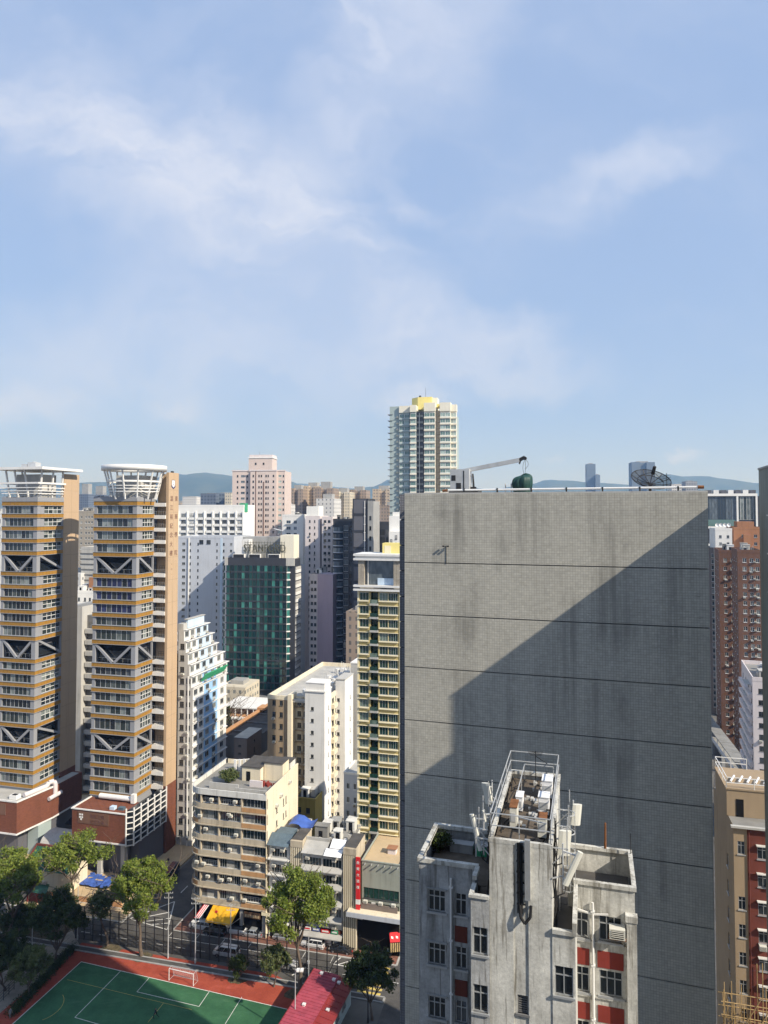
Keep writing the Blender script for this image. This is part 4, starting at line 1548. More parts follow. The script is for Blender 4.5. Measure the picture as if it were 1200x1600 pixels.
mb = MB().cyl((5.5, 7.6, zr + 0.1), (5.52, 7.6, zr + 1.5), 0.07, 0.05, 8)
NB.part('rusty_post', mb, 'rust')
NB.part('parapet_stub', MB().cyl((6.85, 7.3, zr), (6.85, 7.3, zr + 1.2), 0.02, 0.02, 6), 'dark_metal')

# ------------------------------------------------------------------ the block the view is taken from, unseen, added to hold back sky light
HB = Bd('unseen_home_block', 'residential block behind the viewpoint, unseen, added to hold back sky light', 'building', XY=(-38.0, -22.0), A=0.0)
mb = MB()
hrows = [(4 + i * 3.0, 1.4) for i in range(34)]
mb.wall((0, 0), (1, 0), 78, 0, 108, [])
mb.wall((78, 0), (0, 1), 20.5, 0, 108, [])
HB.facade(mb, (78, 20.5), (-1, 0), 78, 0, 108, [(6 + i * 12.0, 2.0) for i in range(7)], hrows[::3], 'two', 0.2)
mb.wall((0, 20.5), (0, -1), 20.5, 0, 108, [])
HB.part('wall', mb, 'concrete_pale')
HB.part('roof', MB().box(0.1, 77.9, 0.1, 20.4, 107.4, 107.8), 'roof_grey')
HB.part('parapet', parapet(MB(), -0.1, 78.1, -0.1, 20.6, 108.0, 1.0, 0.3), 'concrete_pale')

# ------------------------------------------------------------------ twin college towers on the left
BAND_Y = [786.3, 806.3, 826.8, 846.8, 867.0, 900.8, 921.8, 942, 962.5, 982.5, 1005.5, 1042, 1061, 1081.5, 1102, 1122.5, 1147.5, 1180, 1200.5, 1222.5, 1245]
TRUSS = (4, 10, 16)         # the tall floors that follow these bands
_pane = {}


def panemesh(w, h, mat, fr='alu_frame'):
    key = (round(w, 2), round(h, 2), mat, fr)
    if key not in _pane:
        mb = MB().quad((-w / 2, 0.06, 0), (w / 2, 0.06, 0), (w / 2, 0.06, h), (-w / 2, 0.06, h), 1)
        for a, b, c, d in ((-w / 2, -w / 2 + 0.05, 0, h), (w / 2 - 0.05, w / 2, 0, h), (-w / 2 + 0.05, w / 2 - 0.05, 0, 0.06), (-w / 2 + 0.05, w / 2 - 0.05, h - 0.06, h)):
            mb.box(a, b, 0, 0.05, c, d)
        _pane[key] = mb.mesh('pane', [MT[fr], MT[mat]])
    return _pane[key]


def college(name, label, px, Y, A, fw, rv, tan, balconies, canopy):
    b = Bd(name, label, 'tower', px, Y, A)
    rr = random.Random(int(px))
    zb = [z for z in T_Z]
    bh = 1.12
    top, bot = zb[0] + bh / 2, zb[-1] - bh / 2
    b.box('core', -fw + 0.45, -1.75, 1.75, 11.4, 0, top + 0.2, 'dark_grey_clad', 'roof_grey')
    mb = MB()     # corner and edge piers
    mb.box(-1.15, 0.0, 0.0, 0.4, bot, top + 1.2).box(-0.4, 0.0, 0.401, 1.2, bot, top + 1.2)
    mb.box(-fw, -fw + 0.8, 0.0, 0.4, bot, top + 1.2).box(-fw, -fw + 0.4, 0.401, 11, bot, top + 1.2)
    mb.box(-0.4, 0.0, rv - 0.4, rv, bot, top + 1.2)
    b.part('pier', mb, 'grey_panel')
    for i, z in enumerate(zb):
        mb = MB().box(-fw - 0.1, 0.1, -0.1, 0.35, z - bh / 2 + 0.1, z + bh / 2 - 0.1).box(-0.35, 0.1, 0.351, rv, z - bh / 2 + 0.1, z + bh / 2 - 0.1)
        b.part('orange_band', mb, 'orange_panel')
        mb = MB()
        for q in (-1, 1):
            zz_ = z + q * (bh / 2 - 0.05)
            mb.box(-fw - 0.2, 0.2, -0.2, 0.3, zz_ - 0.05, zz_ + 0.05).box(-0.3, 0.2, 0.301, rv, zz_ - 0.05, zz_ + 0.05)
        b.part('ledge', mb, 'grey_panel')
        if i + 1 >= len(zb):
            break
        z1, z0 = z - bh / 2, zb[i + 1] + bh / 2
        h = z1 - z0
        nP = 7
        x0, x1 = -fw + 0.82, -1.17
        if i in TRUSS:
            b.box('glazing', x0, x1, 1.2, 1.3, z0, z0 + h * 0.62, 'glass_dark')
            b.box('ceiling_void', x0, x1, 1.4, 1.6, z0 + h * 0.62, z1, 'dark_void')
            b.box('glazing', -1.3, -1.2, 1.3, rv - 0.4, z0, z0 + h * 0.62, 'glass_dark')
            xm = (x0 + x1) / 2
            for xa in (x0, x1):
                b.part('truss_brace', MB().beam((xa, 0.2, z1 - 0.1), (xm + math.copysign(0.25, xa - xm), 0.2, z0 + 0.1), 0.5, 0.55), 'grey_panel')
            b.part('truss_brace', MB().beam((-0.2, 1.2, z1 - 0.1), (-0.2, rv - 0.3, z0 + 0.2), 0.5, 0.55), 'grey_panel')
            mb = MB().box(x0, x1, 0.9, 0.95, z0 + 0.95, z0 + 1.02)
            for q in range(8):
                xq = x0 + (x1 - x0) * q / 7
                mb.beam((xq, 0.92, z0), (xq, 0.92, z0 + 1.0), 0.05, 0.05)
            b.part('balustrade', mb, 'alu_frame')
        else:
            dark = rr.random() < 0.12
            navy = rr.random() < 0.12
            gm = 'glass_dark' if dark else ('glass_navy' if navy else 'glass_office')
            pw = (x1 - x0) / nP
            for q in range(nP):
                b.put('pane', panemesh(pw, h, gm if rr.random() < 0.85 else 'glass_dark'), (0, 0.2), (1, 0), x0 + pw * (q + 0.5), z0)
            b.box('wall_panel', -0.3, -0.12, 1.201, 2.6, z0, z1, 'grey_panel')
            n2 = 4
            p2 = (rv - 0.4 - 2.6) / n2
            for q in range(n2):
                b.put('pane', panemesh(p2, h * 0.5, 'glass_office' if not dark else 'glass_dark', 'white_frame'), (-0.22, 0), (0, 1), 2.6 + p2 * (q + 0.5), z0)
                b.put('pane', panemesh(p2, h * 0.5, 'glass_office' if not dark else 'glass_dark', 'white_frame'), (-0.22, 0), (0, 1), 2.6 + p2 * (q + 0.5), z0 + h * 0.5)
    # base of the shaft and parapet
    b.part('base_wall', MB().box(-fw + 0.1, -0.1, 0.1, rv, 0, bot).box(-fw + 0.1, -0.1, rv, 11.4, 0, bot + 0.02), 'grey_panel')
    mb = MB().box(-fw - 0.15, 0.15, -0.15, 0.2, top + 0.02, top + 1.0).box(-0.2, 0.15, 0.2, rv, top + 0.02, top + 1.0).box(-fw - 0.15, -fw + 0.2, 0.2, 11, top + 0.02, top + 1.0)
    b.part('parapet', mb, 'grey_panel')
    # tan side slab
    u0, u1, v0, v1, zt = tan
    mb = MB().box(u0, u1, v0, v1, 16.5, zt)
    b.part('tan_slab', mb, 'tan_panel')
    mb = MB()
    for i in range(13):
        z = 22 + i * 5.6
        if z < zt - 1:
            mb.box(u1 - 0.01, u1 + 0.012, v0, v1, z, z + 0.06)
    for vv in ((v0 + v1) / 2,):
        mb.box(u1 - 0.01, u1 + 0.012, vv - 0.03, vv + 0.03, 16.6, zt - 0.3)
    b.part('joint', mb, 'tan_wall')
    b.part('brick_slab', MB().box(u0 - 0.02, u1 + 0.03, v0 - 0.02, v1 + 0.02, 0, 16.5), 'brick_red')
    b.part('back_block', MB().box(-fw, min(u0, -1.5), 11.5, 13, 0, zt - 8), 'tan_panel')
    return b, zb, top, bot


# heights are set by the second tower and shared by its twin
_y2 = 172.0
T_Z = [ZP(y, _y2) for y in BAND_Y]

# second tower (round canopy)
T2w = 11.8
T2, tz, ttop, tbot = college('college_tower', 'grey and orange banded college tower with a round white rooftop canopy', 214, 172.0, 14.5, T2w, 7.4,
                             (3.3, 4.0, 7.4, 12.1, ZP(739, 181)), True, 'round')
# balconies between the glazed corner and the tan slab
T2.box('balcony_core', -0.4, 3.3, 9.6, 11.3, 14, tz[0] + 4.0, 'tan_panel')
for i, z in enumerate(tz):
    T2.part('balcony', MB().box(0.02, 3.28, 7.2, 9.6, z - 0.75, z + 0.15).box(0.02, 3.28, 7.14, 7.2, z - 0.75, z + 0.16), 'white_paint')
    if i:
        mb = MB()
        railing(mb, [(0.2, 7.25, z + 0.15), (3.2, 7.25, z + 0.15)], 1.0, 0.5, 0.02, (1.0,))
        T2.part('balustrade', mb, 'alu_frame')
        T2.put('window', winmesh(1.5, 1.7, 'two_dark'), (0, 9.5), (1, 0), 1.0, z + 0.2)
        T2.put('air_conditioner', acmesh(), (0, 9.55), (1, 0), 2.7, z + 1.3)
T2.box('stair_slab', 0.6, 3.3, 9.0, 11.3, tz[0] + 0.5, ZP(741, 181), 'tan_panel')
# round canopy
cc = (T2.U(209.7, 4.0), 4.0)
zc1, zc0 = ZP(727, 174), ZP(735, 174)
mb = MB().ring(cc, 4.2, 7.7, zc0, zc1, 56)
T2.part('canopy_ring', mb, 'white_paint', True)
mb = MB()
for y, r_ in ((752, 6.35), (759, 6.1), (763.5, 5.95), (768, 5.8)):
    z = ZP(y, 174)
    mb.ring(cc, r_ - 0.35, r_, z - (0.22 if y == 752 else 0.1), z + (0.2 if y == 752 else 0.1), 48)
T2.part('louvre_ring', mb, 'white_paint')
for i in range(12):
    a = 2 * math.pi * (i + 0.35) / 12
    T2.part('canopy_post', MB().beam((cc[0] + 5.2 * math.cos(a), cc[1] + 5.2 * math.sin(a), tz[0] + 1.0), (cc[0] + 7.0 * math.cos(a), cc[1] + 7.0 * math.sin(a), zc0 + 0.05), 0.3, 0.3), 'white_paint')
T2.part('plant_room', MB().box(cc[0] - 3.4, cc[0] + 3.4, cc[1] - 2.5, cc[1] + 4, tz[0], zc0 - 1.2), 'concrete_pale')
mb = MB()
railing(mb, [(-T2w + 0.3, 0.2, tz[0] + 1.5), (-0.2, 0.2, tz[0] + 1.5), (-0.2, 7, tz[0] + 1.5)], 1.0, 1.2, 0.03, (0.5, 1.0))
T2.part('railing', mb, 'alu_frame')
T2.part('mast_box', MB().box(3.4, 3.9, 9.2, 9.9, ZP(739, 181), ZP(736.5, 181)), 'dark_metal')
# emblem and the building's name on the tan slab
ug = 4.0 + 0.012
for body, vv, y0, y1 in (('東華學院', 10.95, 779, 864), ('溫江裕紀念大樓', 8.75, 779, 864), ('二〇一', 9.0, 881, 897)):
    n = len(body)
    for i, ch in enumerate(body):
        yc = y0 + (y1 - y0) * i / (n - 1)
        size = 1.45 if n > 3 else 0.55
        me = textmesh(ch, size, 'letter_brown', 0.02)
        o = ob('lettering', me, T2.root, (ug, vv, ZP(yc, 180) - size * 0.38))
        o.rotation_euler = (rad(90), 0, rad(90))
ez = ZP(756.5, 180)
mb = MB()
sh = [(-0.62, 0.95), (0.62, 0.95), (0.62, -0.2), (0.42, -0.6), (0, -0.85), (-0.42, -0.6), (-0.62, -0.2)]
mb.poly([(ug + 0.03, 9.5 + a, ez + b_) for a, b_ in sh], 0)
sh2 = [(a * 1.18, b_ * 1.14) for a, b_ in sh]
mb.poly([(ug + 0.015, 9.5 + a, ez + b_) for a, b_ in sh2], 1)
for i in range(10):      # ribbon
    a0, a1 = -1 + i * 0.2, -0.8 + i * 0.2
    f_ = lambda q: -0.85 - 0.35 * (1 - q * q) + 0.3 * abs(q)
    mb.quad((ug + 0.035, 9.5 + a0, ez + f_(a0)), (ug + 0.035, 9.5 + a1, ez + f_(a1)), (ug + 0.035, 9.5 + a1, ez + f_(a1) + 0.3), (ug + 0.035, 9.5 + a0, ez + f_(a0) + 0.3), 1)
for a, b_, s_ in ((0, -0.15, 0.22), (-0.18, 0.35, 0.13), (0.18, 0.35, 0.13), (0, 0.62, 0.12)):
    mb.quad((ug + 0.04, 9.5 + a - s_, ez + b_), (ug + 0.04, 9.5 + a, ez + b_ - s_), (ug + 0.04, 9.5 + a + s_, ez + b_), (ug + 0.04, 9.5 + a, ez + b_ + s_), 2)
T2.part('emblem', mb, ['sign_white', 'navy', 'cloth_blue'], label='white shield emblem with dark ribbon')

# first tower (square canopy)
T1w = 10.4
p1 = W(58, HOR, 178.2)
T1, _, _, _ = college('college_tower', 'grey and orange banded college tower with a flat square canopy, at the left edge', 58.5, 178.2, 14.5, T1w, 9.4,
                      (-0.4, 0.12, 9.4, 15.4, ZP(741, 189)), False, 'square')
z1, z0 = ZP(731, 182), ZP(735, 182)
mb = MB().box(-T1w - 2.5, 2.6, -1.6, 13.5, z0, z1)
T1.part('canopy_slab', mb, 'white_paint')
for i, (a, b_) in enumerate(((-9.6, 1), (-7, 1), (-4.0, 1), (-0.6, 1), (-0.5, 5), (-0.5, 8.6), (-10, 7))):
    T1.part('canopy_post', MB().beam((a, b_ + 0.6, tz[0] + 1), (a + (0.9 if a > -4 else -0.9), b_, z0 + 0.02), 0.35, 0.35), 'white_paint')
for y, e in ((755, 0.9), (762, 0.5), (767, 0.35), (771, 0.2)):
    z = ZP(y, 180)
    h_ = 0.22 if y == 755 else 0.1
    mb = MB().box(-T1w - e, e, -e, -e + 0.3, z - h_, z + h_).box(e - 0.3, e, -e + 0.301, 9.2, z - h_, z + h_).box(-T1w - e, -T1w - e + 0.3, -e + 0.301, 9, z - h_, z + h_)
    T1.part('louvre', mb, 'white_paint')
T1.part('plant_room', MB().box(-9, -2.0, 3, 9, tz[0], z0 - 1.0), 'concrete_pale')
mb = MB()
railing(mb, [(-T1w + 0.3, 0.2, tz[0] + 1.5), (-0.2, 0.2, tz[0] + 1.5), (-0.2, 9, tz[0] + 1.5)], 1.0, 1.2, 0.03, (0.5, 1.0))
T1.part('railing', mb, 'alu_frame')
T1.part('cooling_unit', MB().box(-8.5, -6.8, 4, 6, z1, z1 + 1.1).box(-6.6, -4.2, 4, 6, z1, z1 + 1.5).cyl((-5.4, 5, z1 + 1.5), (-5.4, 5, z1 + 1.7), 0.6, 0.6, 12), 'galvanised')

# brick podium of the second tower
zpt, zpb = ZP(1272, 165), ZP(1318, 165)
mb = MB().box(-11.4, 2.5, -7.0, 0.0, zpb, zpt).box(-11.4, -10.9, 0.0, 7, zpb, zpt + 0.0)
pod = T2.part('brick_podium', mb, 'brick_red')
plq = T2.part('plaque', MB().box(-9.8, -1.6, -7.1, -7.001, zpt - 3.0, zpt - 0.4), 'brown_brick', label='dark brown name plaque with faded letters', parent=pod)
for body, zz_ in (('東華三院', 1.5), ('紀念大樓', 2.7)):
    o = ob('lettering', textmesh(body, 0.95, 'letter_brown', 0.02), pod, (-4.6, -7.13, zpt - zz_))
    o.rotation_euler = (rad(90), 0, 0)
mb = MB()
for a, b_ in ((-9.2, 0.35), (-8.6, 0.35), (-9.2, -0.25), (-8.6, -0.25), (-8.9, -0.7)):
    mb.box(a - 0.2, a + 0.2, -7.14, -7.1, zpt - 1.6 + b_, zpt - 1.2 + b_)
T2.part('emblem', mb, 'sign_white', label='small white emblem on the plaque', parent=pod)
mb = MB().box(-11.6, 2.7, -7.2, -6.9, zpt, zpt + 0.25).box(-11.6, -11.3, -6.9, 7, zpt, zpt + 0.25)
T2.part('coping', mb, 'white_paint', parent=pod)
T2.part('soffit_trim', MB().box(-11.6, 2.7, -7.2, -6.9, zpb - 0.3, zpb), 'white_paint', parent=pod)
T2.part('podium_roof', MB().box(-11.3, 2.4, -6.8, 0, zpt - 0.5, zpt - 0.1), 'roof_pale')
T2.part('roof_duct', MB().cyl((-8.5, -0.8, zpt + 0.9), (0.8, -0.8, zpt + 0.9), 0.6, 0.6, 12).box(0.3, 1.3, -1.6, -0.6, zpt + 0.2, zpt + 2.2), 'white_paint')
T2.part('roof_unit', MB().box(-2.6, -1.4, -5.5, -4.4, zpt - 0.1, zpt + 0.7), 'pale_blue_paint')
T2.part('roof_unit', MB().box(-0.6, 0.8, -5.2, -4.2, zpt - 0.1, zpt + 0.6), 'teal_sheet')
# glazed corner with white mullions
zgb = ZP(1318, 166)
mb = MB().prism([(2.5, -6.8), (3.9, -5.8), (4.1, 7.3), (2.5, 7.3)], zgb, zpt + 0.6)
T2.part('corner_glazing', mb, 'glass_dark')
outl = [(2.6, -6.85), (3.95, -5.85), (4.05, -3.2), (4.08, -0.5), (4.12, 2.2), (4.15, 4.8), (4.18, 7.3)]
for i in range(7):
    z = zgb + (zpt + 0.5 - zgb) * i / 6
    mb = MB()
    for a, b_ in zip(outl, outl[1:]):
        mb.beam((a[0], a[1], z), (b_[0], b_[1], z), 0.16, 0.18)
    T2.part('transom', mb, 'white_paint')
for a in outl:
    T2.part('mullion', MB().beam((a[0] + 0.1, a[1], zgb - 0.2), (a[0] + 0.1, a[1], zpt + 1.3), 0.22, 0.3), 'white_paint')
T2.part('ground_floor', MB().box(-10.5, 1.5, -4.0, 0, 0, zpb - 0.3).box(1.5, 3.6, -3.0, 7.3, 0, zgb), 'dark_grey_clad')
for x in (-10.0, -4.5, 1.6):
    T2.part('column', MB().box(x - 0.5, x + 0.5, -6.4, -5.4, 0, zpb - 0.3), 'concrete_pale')
T2.part('entrance_steps', MB().box(-10, 1.5, -9.5, -5, 0.3, 0.55).box(-9.6, 1.2, -8.5, -5, 0.55, 0.8), 'sand_paving')

# brick podium of the first tower
zpt1, zpb1 = ZP(1254, 172), ZP(1303, 172)
mb = MB().prism([(-14, -6.2), (0.9, -6.2), (2.6, 4.0), (2.6, 15), (-14, 15)], zpb1, zpt1)
pod1 = T1.part('brick_podium', mb, 'brick_red')
T1.part('plaque', MB().box(-10.5, -2.2, -6.3, -6.201, zpt1 - 3.2, zpt1 - 0.6), 'brown_brick', label='dark brown name plaque with faded letters', parent=pod1)
T1.part('podium_roof', MB().prism([(-13.8, -6.0), (0.7, -6.0), (2.4, 4.0), (2.4, 14), (-13.8, 14)], zpt1, zpt1 + 0.05), 'roof_pale')
T1.part('coping', MB().beam((-14, -6.2, zpt1 + 0.12), (1.0, -6.2, zpt1 + 0.12), 0.3, 0.35).beam((0.9, -6.2, zpt1 + 0.12), (2.6, 4.0, zpt1 + 0.12), 0.3, 0.35), 'white_paint', parent=pod1)
mb = MB().beam((-14, -6.2, zpb1 - 0.15), (1.0, -6.2, zpb1 - 0.15), 0.35, 0.35).beam((0.9, -6.2, zpb1 - 0.15), (2.6, 4.0, zpb1 - 0.15), 0.35, 0.35).beam((2.6, 4.0, zpb1 - 0.15), (2.6, 15, zpb1 - 0.15), 0.35, 0.35)
T1.part('soffit_trim', mb, 'white_paint', parent=pod1)
mb = MB()
dp_ = [Vector(p) for p in ((0.6, -3.6, zpt1 + 0.7), (1.9, 2.6, zpt1 + 0.7), (2.0, 3.2, zpt1 + 1.4), (2.6, 4.2, zpt1 + 1.4), (2.9, 4.4, zpt1 + 0.8), (2.95, 4.4, zpt1 - 2.2))]
for a, b_ in zip(dp_, dp_[1:]):
    mb.cyl(a, b_, 0.55, 0.55, 12)
mb.cyl((2.9, 2.2, zpt1 - 2.2), (3.1, 6.4, zpt1 - 2.0), 0.5, 0.5, 12)
T1.part('air_duct', mb, 'pinkish_white', label='fat pinkish air duct over the podium edge')
T1.part('roof_unit', MB().box(-2.4, -0.4, -5.0, -3.4, zpt1 + 0.05, zpt1 + 0.9).box(-2.0, -0.8, -4.7, -3.7, zpt1 + 0.9, zpt1 + 0.96, 1), ['white_metal', 'dark_metal'])
T1.part('ground_floor', MB().box(-13, -1.0, -3.5, 14, 0, zpb1 - 0.3).box(-1, 1.8, 2, 14, 0, zpb1 - 0.3), 'dark_grey_clad')
T1.part('entrance_wall', MB().box(-0.8, 2.2, -0.5, 4.0, 0, zpb1 - 0.35), 'aqua_wall')

# ------------------------------------------------------------------ temple hall, vault and gate between the towers
TM = Bd('temple_hall', 'low hall with a green tiled roof and cream gable between the two college towers', 'temple', XY=(-79.6, 162.6), A=14.5)
hx, hy, hz = 11.5, 6.5, 4.6
TM.part('wall', MB().box(0.4, hx - 0.4, 0.4, hy - 0.4, 0, hz), 'cream_wall')
TM.part('gable', MB().poly([(0.35, -0.1, 0), (0.35, hy + 0.1, 0), (0.35, hy + 0.1, hz + 0.2), (0.35, hy / 2, hz + 3.4), (0.35, -0.1, hz + 0.2)]).box(0.0, 0.345, -0.4, hy + 0.2, 0, hz), 'cream_wall')
mb = MB()
for sd in (0, 1):
    n = 26
    for i in range(n):
        x = hx * i / n
        w_ = hx / n
        ye, yr = (-1.0, hy / 2) if sd == 0 else (hy + 1.0, hy / 2)
        prev = None
        for j in range(7):
            q = j / 6
            y = ye + (yr - ye) * q
            z = hz + 0.25 + 3.2 * (q ** 1.25)
            if prev:
                mb.quad((x, prev[0], prev[1]), (x + w_, prev[0], prev[1]), (x + w_, y, z), (x, y, z))
                mb.beam((x, prev[0], prev[1] + 0.05), (x, y, z + 0.05), 0.14, 0.12)
            prev = (y, z)
plain('green_glaze', (0.025, 0.10, 0.055), 0.45, 0, 0.4, 0.25, 1.0)
TM.part('roof', mb, 'green_glaze', label='green glazed tile roof with raised ribs')
TM.part('ridge', MB().beam((-0.2, hy / 2, hz + 3.6), (hx + 0.2, hy / 2, hz + 3.6), 0.35, 0.45).beam((-0.1, -1.0, hz + 0.4), (-0.1, hy / 2, hz + 3.65), 0.3, 0.35), 'dull_red')
gp = Bd('gate_pavilion', 'small red temple gate with green eaves in front of the green-roofed hall', 'gate', XY=(-76.6, 157.0), A=14.5)
mb = MB()
for x in (0, 2.4, 4.8):
    mb.cyl((x, 0, 0), (x, 0, 3.0), 0.18, 0.18, 10)
gp.part('column', mb, 'red_paint')
gp.part('door_wall', MB().box(0.2, 4.6, 0.2, 0.35, 0, 2.8), 'dull_red')
gp.part('roof', MB().poly([(-0.8, -1.2, 2.9), (5.6, -1.2, 2.9), (5.2, 0.2, 3.9), (-0.4, 0.2, 3.9)]).poly([(-0.4, 0.2, 3.9), (5.2, 0.2, 3.9), (5.6, 1.6, 2.9), (-0.8, 1.6, 2.9)]).box(-0.4, 5.2, 0.05, 0.35, 3.9, 4.25), 'green_glaze')
gp.part('ornament', MB().box(0.2, 1.5, -0.1, 0.5, 4.25, 4.7).box(2.0, 2.8, -0.1, 0.5, 4.25, 5.0).box(3.3, 4.6, -0.1, 0.5, 4.25, 4.7), 'stone_column')
va = Bd('vaulted_shed', 'grey barrel-vaulted shed roof squeezed between the college towers', 'shed', XY=(-82.4, 174.5), A=14.5)
mb = MB()
n = 14
for i in range(n):
    a0, a1 = math.pi * i / n, math.pi * (i + 1) / n
    mb.quad((0, 3.6 - 3.6 * math.cos(a0), 4.0 + 2.2 * math.sin(a0)), (13, 3.6 - 3.6 * math.cos(a0), 4.0 + 2.2 * math.sin(a0)), (13, 3.6 - 3.6 * math.cos(a1), 4.0 + 2.2 * math.sin(a1)), (0, 3.6 - 3.6 * math.cos(a1), 4.0 + 2.2 * math.sin(a1)))
va.part('vault', mb, 'concrete_pale', True)
va.part('wall', MB().box(0.1, 12.9, 0.1, 7.1, 0, 4.0), 'concrete_dark')
va.part('glass_roof', MB().poly([(1, 7.3, 6.0), (12, 7.3, 6.0), (12, 20, 9.5), (1, 20, 9.5)]), 'glass_dark')
wl_ = Bd('garden_wall', 'low pinkish garden wall along the pavement before the green-roofed hall', 'wall', XY=tuple(cit(-55, 2.3).xy), A=14)
wl_.part('wall', MB().box(-2, 21, 0, 0.4, 0, 1.3), 'terracotta')
wl_.part('coping', MB().box(-2.05, 21.05, -0.05, 0.45, 1.3, 1.42), 'sand_paving')
k_ = thing('kiosk', 'cream kiosk with a terracotta dome by the first college tower', 'kiosk', (-88.0, 160.5, 0.3), -rad(14.5))
ob('wall', MB().box(0, 6.5, 0, 5, 0, 3.4).mesh('wall', [MT['cream_wall']]), k_)
mb = MB()
for j in range(5):
    for i in range(18):
        a, r_, z = 2 * math.pi * i / 18, 2.2 * math.cos(j * math.pi / 10), 1.7 * math.sin(j * math.pi / 10)
        mb.v.append((4.2 + r_ * math.cos(a), 2.6 + r_ * math.sin(a), 3.4 + z))
for j in range(4):
    for i in range(18):
        mb.f.append((j * 18 + i, j * 18 + (i + 1) % 18, (j + 1) * 18 + (i + 1) % 18, (j + 1) * 18 + i))
        mb.m.append(0)
ob('dome', mb.mesh('dome', [MT['terracotta']], True), k_)
ob('coping', MB().box(-0.15, 6.65, -0.15, 0.1, 3.4, 3.6).mesh('coping', [MT['sand_paving']]), k_)
# blue court mats
for lab, c0, w_, d_ in (('blue tarpaulin spread on the plaza behind the street trees', G(154, 1379, 0.3), 7.5, 5.0), ('blue tarpaulin beside the kiosk at the far left', G(12, 1368, 0.3), 5.5, 4.5)):
    mb = MB()
    r_ = random.Random(3)
    nx, ny = 10, 6
    for j in range(ny + 1):
        for i in range(nx + 1):
            mb.v.append((w_ * (i / nx - 0.5), d_ * (j / ny - 0.5), 0.35 + r_.uniform(0, 0.35)))
    for j in range(ny):
        for i in range(nx):
            a = j * (nx + 1) + i
            mb.f.append((a, a + 1, a + nx + 2, a + nx + 1))
            mb.m.append(0)
    o = ob('tarpaulin', mb.mesh('tarpaulin', [MT['blue_tarp']]), None, c0, -rad(14))
    tag(o, lab, 'tarpaulin')

# ------------------------------------------------------------------ corner tenement with curved front
CB = Bd('corner_tenement', 'eight-storey cream and orange corner tenement with a rounded balcony corner above the yellow awning', 'building', XY=(CX, CY), A=14)
cw, cd = 16.9, 17.0
zroof = CB.Z(1241)
st = (zroof - 1.0 - 5.2) / 7.0          # storey height above the shops
rr = random.Random(21)
Rc = 2.6                                 # radius of the rounded corner at the left


def outline(e=0.0, n=8):
    """front outline from the right end to the rounded left corner and back along the side street"""
    pts = [(0.0, -e), (-cw + Rc, -e)]
    for i in range(1, n + 1):
        a = math.pi / 2 * i / n
        pts.append((-cw + Rc - (Rc + e) * math.sin(a), Rc - (Rc + e) * math.cos(a)))
    pts.append((-cw - e, cd))
    return pts


def strip(mb, z0, z1, e, m=0, thick=None):
    pts = outline(e)
    for a, b in zip(pts, pts[1:]):
        mb.quad((b[0], b[1], z0), (a[0], a[1], z0), (a[0], a[1], z1), (b[0], b[1], z1), m)
    if thick:
        ins = outline(e - thick)
        for z, fl in ((z0, 0), (z1, 1)):
            for i in range(len(pts) - 1):
                a, b, c, d = pts[i], pts[i + 1], ins[i + 1], ins[i]
                mb.quad((a[0], a[1], z), (b[0], b[1], z), (c[0], c[1], z), (d[0], d[1], z), m)
    return mb


core = outline(-0.9)
core[0] = (-0.5, 0.9)
mb = MB().prism(([(p[0], p[1]) for p in core] + [(-0.5, cd)])[::-1], 0, zroof - 1.3)
